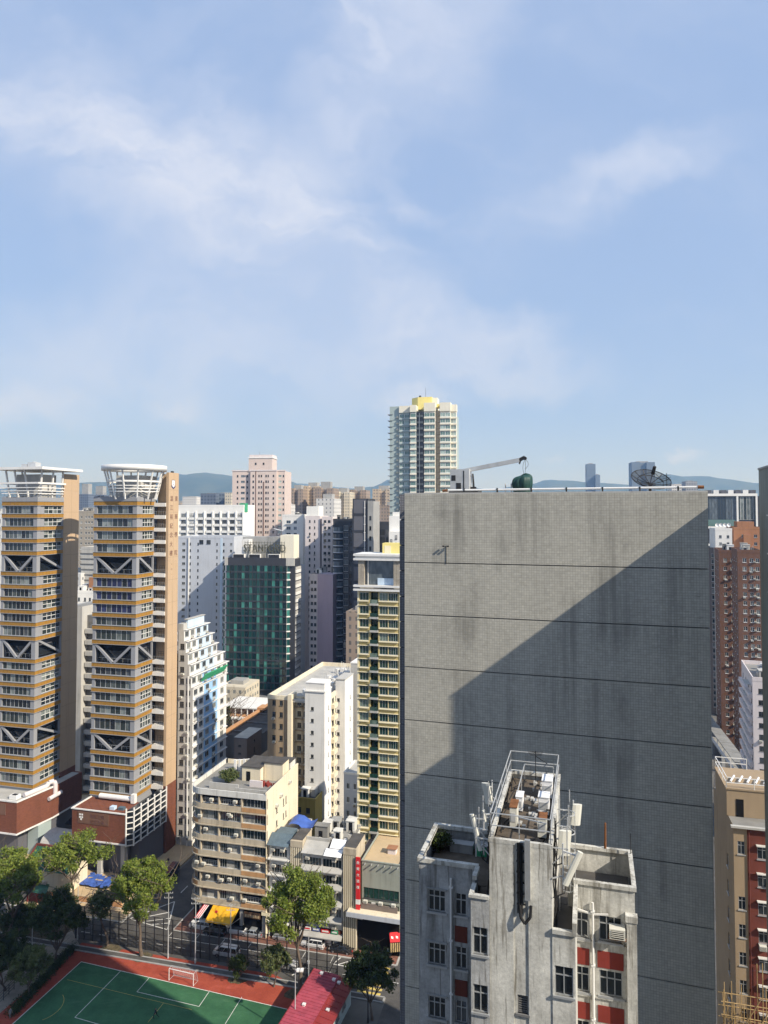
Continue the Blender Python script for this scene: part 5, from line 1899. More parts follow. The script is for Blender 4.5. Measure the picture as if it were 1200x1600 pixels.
# outline runs right-to-left along the front, so flip for the prism
CB.part('core', mb, 'dark_void')
bays = [(-cw + Rc + 0.3, -12.0 + 1.6), (-10.2, -5.5), (-5.3, -0.25)]
cols_band = ['old_cream', 'old_cream', 'old_orange']
for k in range(8):
    z = zroof - 1.0 - k * st
    if k < 7:
        zf_ = z - st            # floor line of this storey
        mb = strip(MB(), zf_ + 0.0, zf_ + 0.22, 0.5, 0, 1.3)
        CB.part('balcony_slab', mb, 'old_cream')
        mb = strip(MB(), zf_ + 0.28, zf_ + 1.15, 0.30, 0, 0.12)
        CB.part('spandrel', mb, 'old_cream')
        if k in (1, 3, 4, 5, 6) or k == 0:
            CB.box('orange_spandrel', -5.35, -0.12, -0.36, -0.301, zf_ + 0.3, zf_ + 1.12, 'old_orange')
        if k % 2:
            pts = outline(0.34)[2:-1]
            m2 = MB()
            for a, b in zip(pts, pts[1:]):
                m2.quad((b[0], b[1], zf_ + 0.3), (a[0], a[1], zf_ + 0.3), (a[0], a[1], zf_ + 1.1), (b[0], b[1], zf_ + 1.1))
            CB.part('orange_spandrel', m2, 'old_orange')
        zw, hw = zf_ + 1.15, st - 1.15
        # windows of the storey: several sashes per bay
        for bi, (a, b) in enumerate(((-14.1, -10.5), (-10.2, -5.55), (-5.25, -0.3))):
            nwin = 3 if bi < 2 else 2
            wdt = (b - a) / nwin
            openb = rr.random() < 0.22
            for q in range(nwin):
                if openb:
                    continue
                CB.window(wdt - 0.08, hw - 0.1, rr.choice(('four', 'three', 'grille', 'four')), (0, 0.05), (1, 0), a + wdt * (q + 0.5), zw)
            if openb:
                CB.put('grille', winmesh(b - a, hw * 0.5, 'grille'), (0, 0.3), (1, 0), (a + b) / 2, zw)
            for q in range(rr.choice((0, 0, 1, 1, 2))):
                CB.put('air_conditioner', acmesh(), (0, -0.12), (1, 0), rr.uniform(a + 0.5, b - 0.5), zw + rr.uniform(0.1, hw - 0.7))
        pts = outline(-0.1)[2:-1]
        for a, b in list(zip(pts, pts[1:]))[::2]:
            L_ = math.hypot(b[0] - a[0], b[1] - a[1])
        for i in range(4):
            a = math.pi / 2 * (i + 0.5) / 4
            u_, v_ = -cw + Rc - (Rc - 0.05) * math.sin(a), Rc - (Rc - 0.05) * math.cos(a)
            ob('window', winmesh(0.98, hw - 0.1, 'two'), CB.root, (u_, v_, zw), -a)
        if k % 3 == 1:
            CB.put('air_conditioner', acmesh(), (0, -0.05), (1, 0), -cw + Rc - 0.2 * k, zw + 0.3)
        for j in range(4):
            CB.put('window', winmesh(2.4, hw - 0.1, 'three'), (-cw + 0.05, cd), (0, -1), 1.8 + j * 3.3, zw)
        for x in (-14.3, -10.35, -5.4, -0.12):
            CB.box('pier', x - 0.14, x + 0.12, -0.3 if x < -1 else -0.2, 0.3, zf_ + 1.15, zf_ + st, 'old_cream')
mb = strip(MB(), zroof - 1.15, zroof, 0.45, 0, 0.25)
CB.part('parapet', mb, 'old_white')
mb = MB().poly([(p[0], p[1], zroof - 1.0) for p in outline(0.3)][::-1] + [(0.0, cd, zroof - 1.0)])
CB.part('roof', mb, 'roof_grey')
# party wall on the right, with a few small windows
mb = MB()
CB.facade(mb, (0.0, -0.46), (0, 1), cd + 0.46, 0, zroof + 0.25, [(9.0, 0.55, 'one'), (10.4, 0.55, 'one'), (5.4, 0.7, 'one')], [(zroof - 5.6, 1.5), (zroof - 8.3, 1.2), (zroof - 14, 1.3)], 'one', 0.18)
mb.wall((0, cd), (-1, 0), cw, 0, zroof, [])
CB.part('party_wall', mb, 'cream_wall')
CB.part('party_parapet', MB().box(-0.28, 0.04, -0.5, cd, zroof + 0.0, zroof + 0.35), 'cream_wall')
CB.put('air_conditioner', acmesh(), (0, 0), (0, 1), 11.6, zroof - 2.0)
CB.put('air_conditioner', acmesh(), (0, 0), (0, 1), 6.7, zroof - 3.0)
CB.put('air_conditioner', acmesh(), (0, 0), (0, 1), 4.4, zroof - 4.2)
# roof huts, garden, inner wall
mb = MB().box(-9.2, -5.0, 8.0, 14.5, zroof - 1, zroof + 1.9).box(-9.4, -4.8, 7.8, 14.7, zroof + 1.9, zroof + 2.1, 1).box(-8.2, -7.3, 7.95, 8.0, zroof - 1, zroof + 1.0, 2)
CB.part('roof_hut', mb, ['cream_wall', 'roof_felt', 'dark_void'])
mb = MB().box(-4.8, -0.6, 9.5, 13.0, zroof - 1, zroof + 2.6).box(-5.0, -0.5, 9.3, 13.2, zroof + 2.6, zroof + 2.8, 1)
CB.part('roof_hut', mb, ['cream_wall', 'roof_felt'])
mb = MB().box(-3.0, -0.4, 13.4, 16.4, zroof - 1, zroof + 1.6).box(-3.1, -0.35, 13.3, 16.5, zroof + 1.6, zroof + 1.75, 1)
CB.part('roof_hut', mb, ['old_white', 'roof_felt'])
mb = MB().box(-14, -7.5, 2.6, 2.8, zroof - 1, zroof + 0.2).box(-7.5, -0.4, 1.2, 1.4, zroof - 1, zroof + 0.1)
CB.part('roof_wall', mb, 'concrete_pale')
mb = MB()
for q in range(8):
    mb.box(-4.6 + q * 0.5, -4.3 + q * 0.5, 5.6 + rr.uniform(0, 1.5), 6.2 + rr.uniform(0, 1.5), zroof - 1, zroof - 0.5 + rr.uniform(0, 0.4))
CB.part('plant_pot', mb, 'red_paint')
mb = MB().box(-6.2, -3.4, 5.2, 5.5, zroof - 1, zroof + 0.3)
CB.part('roof_bench', mb, 'pinkish_white')
mb = MB()
for q in range(5):
    mb.box(-13.5 + q * 0.9, -13.0 + q * 0.9, 13 + q * 0.4, 13.3 + q * 0.4, zroof - 1, zroof + 1.3)
mb.beam((-13.6, 13, zroof + 1.2), (-9.4, 15, zroof + 1.2), 0.15, 0.15)
CB.part('pergola', mb, 'white_paint')
# shops under the building
CB.part('shop_front', MB().box(-cw + 0.8, -0.3, 0.6, 0.8, 0, 5.1), 'dark_void')
for x in (-14.2, -10.3, -5.4, -0.6):
    CB.box('shop_pier', x - 0.3, x + 0.3, -0.1, 0.55, 0.13, 5.1, 'concrete')
CB.box('shop_sign', -4.6, -1.2, -0.45, -0.3, 3.6, 4.7, 'brown_frame')
for q in range(9):
    CB.box('sign_bulb', -4.4 + q * 0.35, -4.2 + q * 0.35, -0.5, -0.451, 3.8, 4.3, 'sand_paving')
CB.box('shop_sign', -0.9, 0.7, -0.5, -0.3, 4.5, 5.1, 'cream_edge')
# yellow awning
aw = thing('yellow_awning', 'bright yellow sloping awning over the shop at the foot of the corner tenement', 'awning', cit(-11.2, -0.3, 0), -AC_)
mb = MB()
n = 12
for i in range(n):
    x0, x1 = 5.6 * i / n, 5.6 * (i + 1) / n
    sg = lambda x: -0.06 * math.sin(x / 5.6 * math.pi * 6)
    mb.quad((x0 - 0.9, -1.9, 2.95 + sg(x0)), (x1 - 0.9, -1.9, 2.95 + sg(x1)), (x1, 0, 5.4), (x0, 0, 5.4))
    mb.quad((x0 - 0.9, -1.9, 2.65 + sg(x0)), (x1 - 0.9, -1.9, 2.65 + sg(x1)), (x1 - 0.9, -1.9, 2.95 + sg(x1)), (x0 - 0.9, -1.9, 2.95 + sg(x0)))
ob('canvas', mb.mesh('canvas', [MT['yellow_canvas']]), aw)
mb = MB()
for x in (0, 2.8, 5.6):
    mb.beam((x, 0.1, 3.2), (x - 0.9, -1.85, 2.9), 0.05, 0.05)
mb.beam((-0.9, -1.88, 2.9), (4.7, -1.88, 2.9), 0.06, 0.06)
ob('frame', mb.mesh('frame', [MT['galvanised']]), aw)
mb = MB().cyl((0.95, -0.8, 4.37), (0.95, -0.83, 4.41), 0.3, 0.3, 10)
ob('print', mb.mesh('print', [MT['sign_red']]), aw)
sa = thing('striped_awning', 'narrow red and white striped awning left of the yellow awning', 'awning', cit(-13.4, -0.3, 0), -AC_)
mb = MB()
for i in range(6):
    mb.quad((-1.3 + 0.2 * i, -1.6, 3.0), (-1.1 + 0.2 * i, -1.6, 3.0), (0.2 + 0.2 * i, 0, 5.0), (0.0 + 0.2 * i, 0, 5.0), i % 2)
ob('canvas', mb.mesh('canvas', [MT['sign_red'], MT['sign_white']]), sa)
ob('frame', MB().beam((-1.3, -1.6, 2.95), (-0.1, -1.6, 2.95), 0.05, 0.05).beam((-1.3, -1.6, 2.95), (0, 0, 3.4), 0.05, 0.05).mesh('frame', [MT['galvanised']]), sa)

# ------------------------------------------------------------------ low tenements between corner tenement and yellow tower
def ribbed_pier(b, x0, x1, y0, y1, z):
    b.box('stair_tower', x0, x1, y0, y1, 0, z, 'old_cream', 'roof_felt')
    n = 6
    for i in range(n + 1):
        x = x0 + (x1 - x0) * i / n
        b.box('rib', x - 0.1, x + 0.1, y0 - 0.3, y0 - 0.001, 1, z - 1.3, 'cream_wall')
    b.box('stair_cornice', x0 - 0.12, x1 + 0.12, y0 - 0.35, y0 + 0.1, z - 1.3, z - 0.1, 'old_cream')
    b.box('dark_slot', x0 + 0.1, x1 - 0.1, y0 - 0.05, y0 - 0.002, 1, z - 1.4, 'dark_void')


TA = Bd('narrow_tenement', 'narrow white tenement with a blue sheet roof beside the corner tenement', 'building', XY=tuple(cit(0.35, 0.3).xy), A=14)
za = TA.Z(1318)
mb = MB()
TA.facade(mb, (0, 0), (1, 0), 4.3, 3.4, za, [(2.15, 3.2, 'six')], [(za - 2.4 - i * 3.05, 1.6) for i in range(5)], 'six', 0.3, ac=0.0)
mb.wall((4.3, 0), (0, 1), 13, 0, za, [])
mb.wall((0, 13), (0, -1), 13, 0, za, [])
TA.part('wall', mb, 'old_white')
for i in range(5):
    z = za - 3.05 - i * 3.05
    TA.box('canopy_slab', -0.1, 4.4, -0.9, 0, z + 0.35, z + 0.5, 'old_white')
    for q in (0.9, 2.9):
        TA.put('air_conditioner', acmesh(), (0, -0.1), (1, 0), q + 0.2 * i, z + 1.9)
TA.box('roof', 0.1, 4.2, 0.1, 13, za - 0.3, za, 'roof_grey')
TA.part('blue_roof_sheet', MB().poly([(-0.2, -0.9, za + 0.1), (4.3, -0.9, za + 0.1), (4.3, 0.6, za + 0.8), (-0.2, 0.6, za + 0.8)]).poly([(-0.2, 0.6, za + 0.8), (4.3, 0.6, za + 0.8), (4.3, 2.0, za + 1.4), (-0.2, 2.0, za + 1.4)]), 'teal_sheet')
TA.box('roof_hut', 0.4, 4.0, 2.0, 5.0, za, za + 1.3, 'teal_sheet')
TA.box('shop_front', 0.1, 4.2, 0.3, 0.5, 0, 3.4, 'dark_void')
ribbed_pier(TA, 4.7, 7.0, -0.1, 5.2, za + 1.4)
bt = MB()
r_ = random.Random(9)
for j in range(5):
    for i in range(8):
        bt.v.append((1.2 + i * 0.75, 7.0 + j * 0.9, za + 0.8 + 0.5 * math.sin(i * 0.9) + r_.uniform(-0.12, 0.12) + j * 0.1))
for j in range(4):
    for i in range(7):
        a = j * 8 + i
        bt.f.append((a, a + 1, a + 9, a + 8))
        bt.m.append(0)
o = ob('tarpaulin', bt.mesh('tarpaulin', [MT['blue_tarp']], True), None, TA.root.location, -TA.A)
tag(o, 'crumpled bright blue tarpaulin on the roof behind the ribbed stair tower', 'tarpaulin')

TB = Bd('white_tenement', 'shabby white tenement with enclosed balconies between two ribbed stair towers', 'building', XY=tuple(cit(7.4, 0.0).xy), A=14)
zb_ = TB.Z(1330)
mb = MB()
TB.facade(mb, (0, 0), (1, 0), 8.2, 3.6, zb_, [(2.1, 3.6, 'six'), (6.1, 3.8, 'six')], [(zb_ - 2.6 - i * 3.1, 1.7) for i in range(5)], 'six', 0.35)
mb.wall((8.2, 0), (0, 1), 15, 0, zb_, [])
mb.wall((0, 15), (0, -1), 15, 0, zb_, [])
TB.part('wall', mb, 'old_white')
for i in range(5):
    z = zb_ - 3.1 - i * 3.1
    TB.part('canopy_slab', MB().poly([(-0.1, -1.1, z + 0.15), (8.3, -1.1, z + 0.15), (8.3, 0, z + 0.75), (-0.1, 0, z + 0.75)]).box(-0.1, 8.3, -1.15, -1.05, z + 0.0, z + 0.16), 'roof_pale')
    for q in (1.2, 5.2, 6.6):
        if r_.random() < 0.7:
            TB.put('air_conditioner', acmesh(), (0, -0.15), (1, 0), q, z + 1.9 + r_.uniform(-0.2, 0.3))
TB.box('roof', 0.1, 8.1, 0.1, 15, zb_ - 0.3, zb_ + 0.0, 'roof_grey')
TB.part('front_roof', MB().poly([(0, -0.9, zb_ + 0.1), (4.9, -0.9, zb_ + 0.1), (4.9, 2.2, zb_ + 1.3), (0, 2.2, zb_ + 1.3)]).box(0, 4.9, 2.2, 2.4, zb_, zb_ + 1.9), 'roof_pale')
TB.part('white_roof_sheet', MB().poly([(4.7, -1.2, zb_ + 0.2), (8.2, -1.2, zb_ + 0.2), (8.2, 0.5, zb_ + 0.9), (4.7, 0.5, zb_ + 0.9)]).poly([(5.4, 0.5, zb_ + 1.0), (8.2, 0.5, zb_ + 1.0), (8.2, 2.6, zb_ + 1.9), (5.4, 2.6, zb_ + 1.9)]), 'white_sheet')
TB.box('shop_front', 0.1, 8.1, 0.5, 0.7, 0, 3.6, 'dark_void')
for q in range(4):
    TB.box('shop_shutter', 0.5 + q * 1.9, 2.0 + q * 1.9, 0.42, 0.5, 0.13, 2.6, r_.choice(('galvanised', 'concrete', 'sign_white')))
TB.box('shop_sign', 0.2, 8.0, -0.2, 0.0, 2.9, 3.5, 'dull_red')
for q, (x, mt, w_, z_) in enumerate(((0.3, 'sign_white', 1.6, 3.0), (2.2, 'cloth_blue', 1.5, 3.05), (4.0, 'sign_red', 1.7, 2.95), (6.0, 'mesh_green', 1.4, 3.0))):
    TB.part('shop_sign', MB().box(x, x + w_, -0.32, -0.21, z_ - 0.1, z_ + 0.55).box(x + 0.2, x + w_ - 0.2, -0.335, -0.321, z_ + 0.08, z_ + 0.36, 1), [mt, 'sign_white' if mt != 'sign_white' else 'sign_red'])
ribbed_pier(TB, 8.6, 11.0, -0.2, 6.0, zb_ + 1.9)
rooftop(TB, 0.4, 8, 4.5, 14, zb_, 31, 9, ('old_white', 'concrete', 'roof_grey'))
mb = MB()
for i in range(70):
    x, y = r_.uniform(0.3, 7.9), r_.uniform(3.2, 14.5)
    w_, h_ = r_.uniform(0.15, 0.7), r_.uniform(0.15, 0.9)
    mb.box(x, x + w_, y, y + w_ * r_.uniform(0.5, 1.8), zb_, zb_ + h_, r_.randrange(4))
TB.part('roof_clutter', mb, ['white_sheet', 'roof_felt', 'concrete_pale', 'rust'])
# red vertical sign
sg = thing('red_vertical_sign', 'tall red shop sign with white characters on the ribbed stair tower', 'sign', Vector((*TB.XY(11.15, -0.6), 0)), -TB.A)
zs0, zs1 = TB.Z(1418, 11), TB.Z(1336, 11)
ob('board', MB().box(-0.05, 0.75, -0.25, 0.0, zs0, zs1).mesh('board', [MT['sign_red']]), sg)
ob('white_band', MB().box(-0.07, 0.77, -0.27, 0.02, zs0 + 1.1, zs0 + 2.0).mesh('white_band', [MT['sign_white']]), sg)
for i, ch in enumerate('金寶大酒樓'):
    o = ob('lettering', textmesh(ch, 0.62, 'sign_white', 0.01), sg, (0.36, -0.27, zs1 - 1.2 - i * 1.15))
    o.rotation_euler = (rad(90), 0, 0)
ob('bracket', MB().beam((0.3, 0, zs1 - 0.6), (0.3, 0.7, zs1 - 0.6), 0.08, 0.08).beam((0.3, 0, zs0 + 0.6), (0.3, 0.7, zs0 + 0.6), 0.08, 0.08).mesh('bracket', [MT['rust']]), sg)

# ------------------------------------------------------------------ podium building and yellow tower
PB = Bd('podium_building', 'grey-green three-storey podium with a roof terrace below the yellow tower', 'building', XY=tuple(cit(19.3, 0.6).xy), A=15)
pw = 7.6
zt_ = PB.Z(1345)
z_c = PB.Z(1428, 0, -2)
mb = MB()
PB.facade(mb, (0, 0), (1, 0), pw, 0, zt_, [(pw / 2, pw - 0.6, 'teal6')], [(PB.Z(1402), 2.0), (PB.Z(1424), 1.9)], 'teal6', 0.3)
PB.facade(mb, (pw, 0), (0, 1), 13, 0, zt_, [(6.5, 11.5, 'teal6')], [(PB.Z(1402), 2.0)], 'teal6', 0.3)
mb.wall((0, 13), (0, -1), 13, 0, zt_, [])
PB.part('wall', mb, 'green_grey')
PB.part('terrace', MB().box(0.1, pw - 0.1, 0.1, 13, zt_ - 0.4, zt_ - 0.15), 'sand_paving')
PB.part('terrace_coping', parapet(MB(), -0.1, pw + 0.1, -0.1, 13, zt_ - 0.001, 0.22, 0.25), 'green_grey')
for q in range(6):
    PB.box('bracket', 0.6 + q * 1.3, 0.72 + q * 1.3, -0.7, 0.0, zt_ - 0.45, zt_ - 0.25, 'concrete')
for q in range(6):
    PB.box('bracket', pw, pw + 0.7, 1.0 + q * 1.8, 1.12 + q * 1.8, zt_ - 0.45, zt_ - 0.25, 'green_grey')
PB.box('terrace_table', pw - 3.6, pw - 2.0, 4.2, 5.6, zt_ - 0.15, zt_ + 0.9, 'pinkish_white')
PB.box('terrace_table_top', pw - 3.8, pw - 1.8, 4.0, 5.8, zt_ + 0.9, zt_ + 1.0, 'orange_brick')
PB.part('recess_wall', MB().box(-2.0, -0.05, 0.6, 12, 0, zt_ - 1.2), 'taupe')
PB.part('street_canopy', MB().box(-2.3, pw + 1.8, -2.6, -0.002, z_c - 0.5, z_c + 0.35).box(pw + 0.002, pw + 1.8, -0.001, 12, z_c - 0.5, z_c + 0.35), 'pale_blue_grey')
PB.part('canopy_top', MB().box(-2.2, pw + 1.6, -2.5, -0.01, z_c + 0.351, z_c + 0.42), 'cream_wall')
PB.box('planter_wall', 0.1, pw - 0.4, -0.9, -0.7, z_c + 0.42, z_c + 1.5, 'taupe')
for q in (0.9, 3.9, 6.4):
    PB.put('air_conditioner', acmesh(), (0, -0.5), (1, 0), q, z_c + 1.5)
PB.box('door_panel', 1.9, 2.7, -0.06, 0.0, z_c + 0.4, PB.Z(1424) + 2.0, 'sign_white')
PB.part('shop_front', MB().box(-1.4, pw - 0.2, -0.08, -0.03, 0.13, z_c - 0.5), 'dark_void')
PB.box('shop_pier', -2.2, -1.5, -0.6, 0.2, 0.13, z_c - 0.5, 'concrete')
PB.box('notice_board', -1.4, 0.2, -0.3, -0.2, z_c - 2.0, z_c - 1.3, 'sign_white')
PB.part('side_sign', MB().box(pw + 0.001, pw + 0.1, 0.3, 4.0, PB.Z(1424) - 0.3, PB.Z(1400)).box(pw + 0.001, pw + 0.12, 4.01, 6.5, PB.Z(1424) + 0.2, PB.Z(1400) + 0.4, 1).box(pw + 0.001, pw + 0.1, 6.51, 9, PB.Z(1424), PB.Z(1400), 0), ['sign_red', 'sign_white'])
ra = thing('red_awning', 'red and white printed awning fringed with timber slats at the podium corner', 'awning', Vector((*PB.XY(pw - 1.9, -0.9), 0.9)), -PB.A - rad(-22))
mb = MB()
for i in range(5):
    mb.quad((0.9 * i, -1.0, 2.6), (0.9 * i + 0.9, -1.0, 2.6), (0.9 * i + 0.9, 0.3, 3.7), (0.9 * i, 0.3, 3.7), 0)
    mb.quad((0.9 * i + 0.25, -0.5, 3.05), (0.9 * i + 0.65, -0.6, 2.98), (0.9 * i + 0.65, -0.3, 3.23), (0.9 * i + 0.25, -0.2, 3.31), 1)
ob('canvas', mb.mesh('canvas', [MT['sign_red'], MT['sign_white']]), ra)
for i in range(11):
    ob('slat', MB().box(0.4 * i + 0.03, 0.4 * i + 0.28, -1.15, -1.05, 0.9, 2.5).mesh('slat', [MT['timber_slat']]), ra)

YT = Bd('yellow_tower', 'slim yellow tiled residential tower with bay windows beside the grey tiled block', 'tower', 559.5, 152.5, 15)
yw = YT.U(626.5)
ytop = YT.Z(921)
rows = []
y = 924.5
while y < 1325:
    zt2 = YT.Z(y)
    rows.append((zt2 - 1.75, 1.65))
    y += 20.75
zlo = rows[-1][0] - 1.0
zc = lambda px: YT.U(px)
mb = MB()
c1, w1 = (zc(562.3) + zc(576.2)) / 2, zc(576.2) - zc(562.3)
c2, w2 = (zc(579.2) + zc(590.8)) / 2, zc(590.8) - zc(579.2)
c3, w3 = (zc(593) + zc(606)) / 2, zc(606) - zc(593)
c4, w4 = (zc(607) + zc(621.5)) / 2, zc(621.5) - zc(607)
YT.facade(mb, (0, 0), (1, 0), yw, zlo, ytop, [(c1, w1, 'bay'), (c3, w3, 'bay'), (c4, w4, 'bay2')], rows, 'bay', 0.3,
          extra=[(c2 - w2 / 2, c2 + w2 / 2, r0 - 0.55, r0 + h0 + 0.1) for r0, h0 in rows])
mb.wall((yw, 0), (0, 1), 5.5, zlo, ytop, [])
mb.wall((0, 5.5), (0, -1), 5.5, zlo, ytop, [])
mb.wall((yw, 5.5), (-1, 0), yw, zlo, ytop, [])
YT.part('wall', mb, 'yellow_tile')
YT.part('corner_pier', MB().box(yw - 0.35, yw + 0.12, -0.12, 0.0, zlo, ytop).box(-0.1, 0.25, -0.1, 0.0, zlo, ytop), 'cream_edge')
YT.part('balcony_core', MB().box(c2 - w2 / 2 - 0.05, c2 + w2 / 2 + 0.05, 1.0, 1.2, zlo, ytop), 'glass_green')
for i, (r0, h0) in enumerate(rows):
    gm = 'cream_edge' if i % 5 == 0 else 'yellow_tile'
    YT.part('bay_sill', MB().box(c1 - w1 / 2 - 0.1, c1 + w1 / 2 + 0.1, -0.42, 0.0, r0 - 0.22, r0 - 0.04), 'cream_edge')
    YT.part('bay_sill', MB().box(c3 - w3 / 2 - 0.1, c4 + w4 / 2 + 0.1, -0.42, 0.0, r0 - 0.22, r0 - 0.04), 'cream_edge')
    YT.part('bay_head', MB().box(c1 - w1 / 2 - 0.1, c1 + w1 / 2 + 0.1, -0.3, 0.0, r0 + h0 + 0.05, r0 + h0 + 0.15).box(c3 - w3 / 2 - 0.1, c4 + w4 / 2 + 0.1, -0.3, 0.0, r0 + h0 + 0.05, r0 + h0 + 0.15), 'cream_edge')
    YT.part('balcony_slab', MB().box(c2 - w2 / 2 - 0.1, c2 + w2 / 2 + 0.1, -0.55, 0.9, r0 - 1.0, r0 - 0.57), 'concrete_pale')
    mb = MB().box(c2 - w2 / 2, c2 + w2 / 2, -0.5, -0.46, r0 - 0.56, r0 + 0.25)
    YT.part('balcony_glass', mb, 'glass_green')
# penthouse frame
zp = YT.Z(868)
z_a, z_b = YT.Z(919), YT.Z(872)
YT.part('cornice', MB().box(-0.8, yw + 0.5, -0.9, 6.0, z_b + 0.5, z_b + 0.95).box(-0.8, yw + 0.5, -0.9, 6.0, z_b - 0.4, z_b + 0.05).box(-0.5, yw + 0.2, -0.5, 5.6, z_b + 0.051, z_b + 0.499), 'white_paint')
YT.part('cornice', MB().box(-0.8, yw + 0.5, -0.9, 0.3, z_a + 0.35, z_a + 0.75).box(-0.8, yw + 0.5, -0.9, 0.3, z_a - 0.45, z_a - 0.05), 'white_paint')
for x in (0.2, yw - 1.5):
    n = 4
    for i in range(n):
        za_, zb2 = z_a + 0.76 + (z_b - 0.41 - z_a - 0.76) * i / n, z_a + 0.74 + (z_b - 0.41 - z_a - 0.76) * (i + 1) / n
        for q in (0, 0.66):
            YT.box('stone_block', x + q, x + q + 0.63, -0.5, 0.2, za_, zb2, 'stone_column')
YT.part('penthouse_glass', MB().box(1.6, yw - 1.6, 0.6, 0.7, z_a + 0.75, z_b - 0.4), 'glass_blue')
YT.part('penthouse_frame', MB().box(2.0, 2.15, 0.45, 0.6, z_a + 0.75, z_b - 0.4).box(yw - 1.65, yw - 1.55, 0.45, 0.6, z_a + 0.75, z_b - 0.4), 'white_paint')
YT.part('penthouse_wall', MB().box(0.15, yw - 0.1, 0.8, 5.4, ytop, z_b - 0.4), 'concrete_pale')
YT.part('screen', MB().box(4.2, yw - 1.65, 0.4, 0.5, z_a + 0.76, z_a + 2.2), 'pale_blue_paint')
YT.part('roof_hut', MB().box(yw * 0.5, yw + 0.2, 2.5, 5.4, z_b + 0.9, YT.Z(848, 0, 3)).box(yw * 0.55, yw * 0.7, 2.45, 2.5, z_b + 1.0, z_b + 2.6, 1), ['lemon', 'cream_edge'])
YT.part('lower_storey', MB().box(0.2, yw - 0.2, 1.2, 9, zt_ - 0.3, zlo), 'taupe')
for x in (0.3, yw * 0.45, yw - 0.6):
    YT.box('column', x, x + 0.5, 0.1, 0.8, zt_ - 0.3, zlo, 'white_paint')
YT.part('podium_base', MB().box(-1.0, yw + 1, 0.6, 10, 0, zt_ - 0.4), 'concrete')

# ------------------------------------------------------------------ cream slab block
CR = Bd('cream_slab_block', 'long cream slab block with white stair shafts left of the yellow tower', 'building', 420, 180, 14.8)
zr_ = CR.Z(1086)
uw = CR.U(480)
FLc = 2.85
nf = 13
rws = [(zr_ - 2.4 - i * FLc, 1.25) for i in range(nf)]
mb = MB()
CR.facade(mb, (0, 0), (1, 0), CR.U(452), 0, zr_, [(1.7, 0.9, 'two_dark'), (3.6, 0.9, 'two_dark')], rws, 'two_dark', 0.22, ac=0.3, skip=lambda c, r: (c + r * 3) % 7 == 5)
mb.wall((0, 40), (0, -1), 40, 0, zr_, [])
CR.part('end_wall', mb, 'tan_wall')
CR.part('buttress', MB().box(CR.U(452), CR.U(458), -0.5, 3.0, 0, zr_ + 0.5), 'cream_wall')
mb = MB()
CR.facade(mb, (CR.U(458), 2.2), (1, 0), uw - CR.U(458) + 1.0, 0, zr_ - 0.3, [(1.0, 1.0, 'two_dark'), (2.5, 0.9, 'two_dark')], rws, 'two_dark', 0.22, ac=0.55)
CR.part('light_well_wall', mb, 'cream_wall')
mb = MB()
for x in (1.8, 2.2):
    mb.cyl((CR.U(458) + x, 2.0, 1), (CR.U(458) + x, 2.0, zr_ - 0.4), 0.07, 0.07, 6)
for i in range(nf):
    mb.box(CR.U(458) + 0.1, uw, 1.5, 2.2, zr_ - 3.0 - i * FLc, zr_ - 2.85 - i * FLc)
CR.part('well_ledge', mb, 'tan_wall')
# white stair shaft
us0, us1 = uw, CR.U(508, -1.0)
mb = MB()
ztp = CR.Z(1080, us0, -1)
CR.facade(mb, (us0, -1.0), (1, 0), us1 - us0, 0, ztp, [(1.9, 0.75, 'two_dark')], [(r0 - 0.3, 0.85) for r0, _ in rws], 'two_dark', 0.2)
CR.facade(mb, (us1, -1.0), (0, 1), 5, 0, ztp, [(3.0, 0.4, 'one')], [(r0 - 0.6, 1.0) for r0, _ in rws], 'one', 0.2)
mb.wall((us0, 4), (0, -1), 5, 0, ztp, [])
CR.part('stair_shaft', mb, 'white_wall')
CR.part('shaft_cornice', MB().box(us0 - 0.2, us1 + 0.2, -1.25, 4, ztp, ztp + 0.3).box(us0 + 0.1, us1 - 0.1, -0.8, 3.6, ztp + 0.3, ztp + 2.0).box(us0, us1, -0.9, 3.7, ztp + 2.0, ztp + 2.15), 'white_wall')
# right flank with balcony bays
mb = MB()
vs = 5.0
CR.facade(mb, (us1 - 0.3, 4.0), (0, 1), 36, 0, zr_ - 0.1, [(2.2, 1.6, 'one'), (4.4, 1.0, 'two_dark')] + [(8 + i * 3.4, 1.3, 'two_dark') for i in range(8)], rws, 'two_dark', 0.5, ac=0.3)
CR.part('flank_wall', mb, 'cream_wall')
for i in range(nf):
    CR.part('balcony', MB().box(us1 - 0.29, us1 + 0.55, 4.9, 7.6, rws[i][0] - 1.2, rws[i][0] - 0.2), 'cream_wall')
ub0, ub1 = us1 - 0.3, us1 + 2.2
mb = MB()
zq1 = CR.Z(1062, us1, 8)
CR.facade(mb, (ub0, 8.2), (1, 0), ub1 - ub0, 0, zq1, [(0.75, 0.7, 'two_dark')], [(r0 - 0.2, 0.8) for r0, _ in rws], 'two_dark', 0.2)
CR.facade(mb, (ub1, 8.2), (0, 1), 7, 0, zq1, [(4.5, 0.45, 'one')], [(r0 - 0.4, 0.9) for r0, _ in rws], 'one', 0.2)
CR.part('rear_shaft', mb, 'white_wall')
CR.part('rear_shaft_cap', MB().box(ub0, ub1 + 0.15, 8.05, 15.2, zq1, zq1 + 0.25), 'concrete_pale')
uh0, uh1 = us1 + 1.0, us1 + 5.5
zh = CR.Z(1036, us1 + 3, 18)
mb = MB()
CR.facade(mb, (uh0, 17), (1, 0), uh1 - uh0, 0, zh, [(2.3, 0.5, 'one')], [(zh - 9, 0.8), (zh - 16, 0.8)], 'one', 0.2)
mb.wall((uh1, 17), (0, 1), 8, 0, zh, [])
mb.wall((uh0, 25), (0, -1), 8, 0, zh, [])
CR.part('rear_tower', mb, 'concrete_pale')
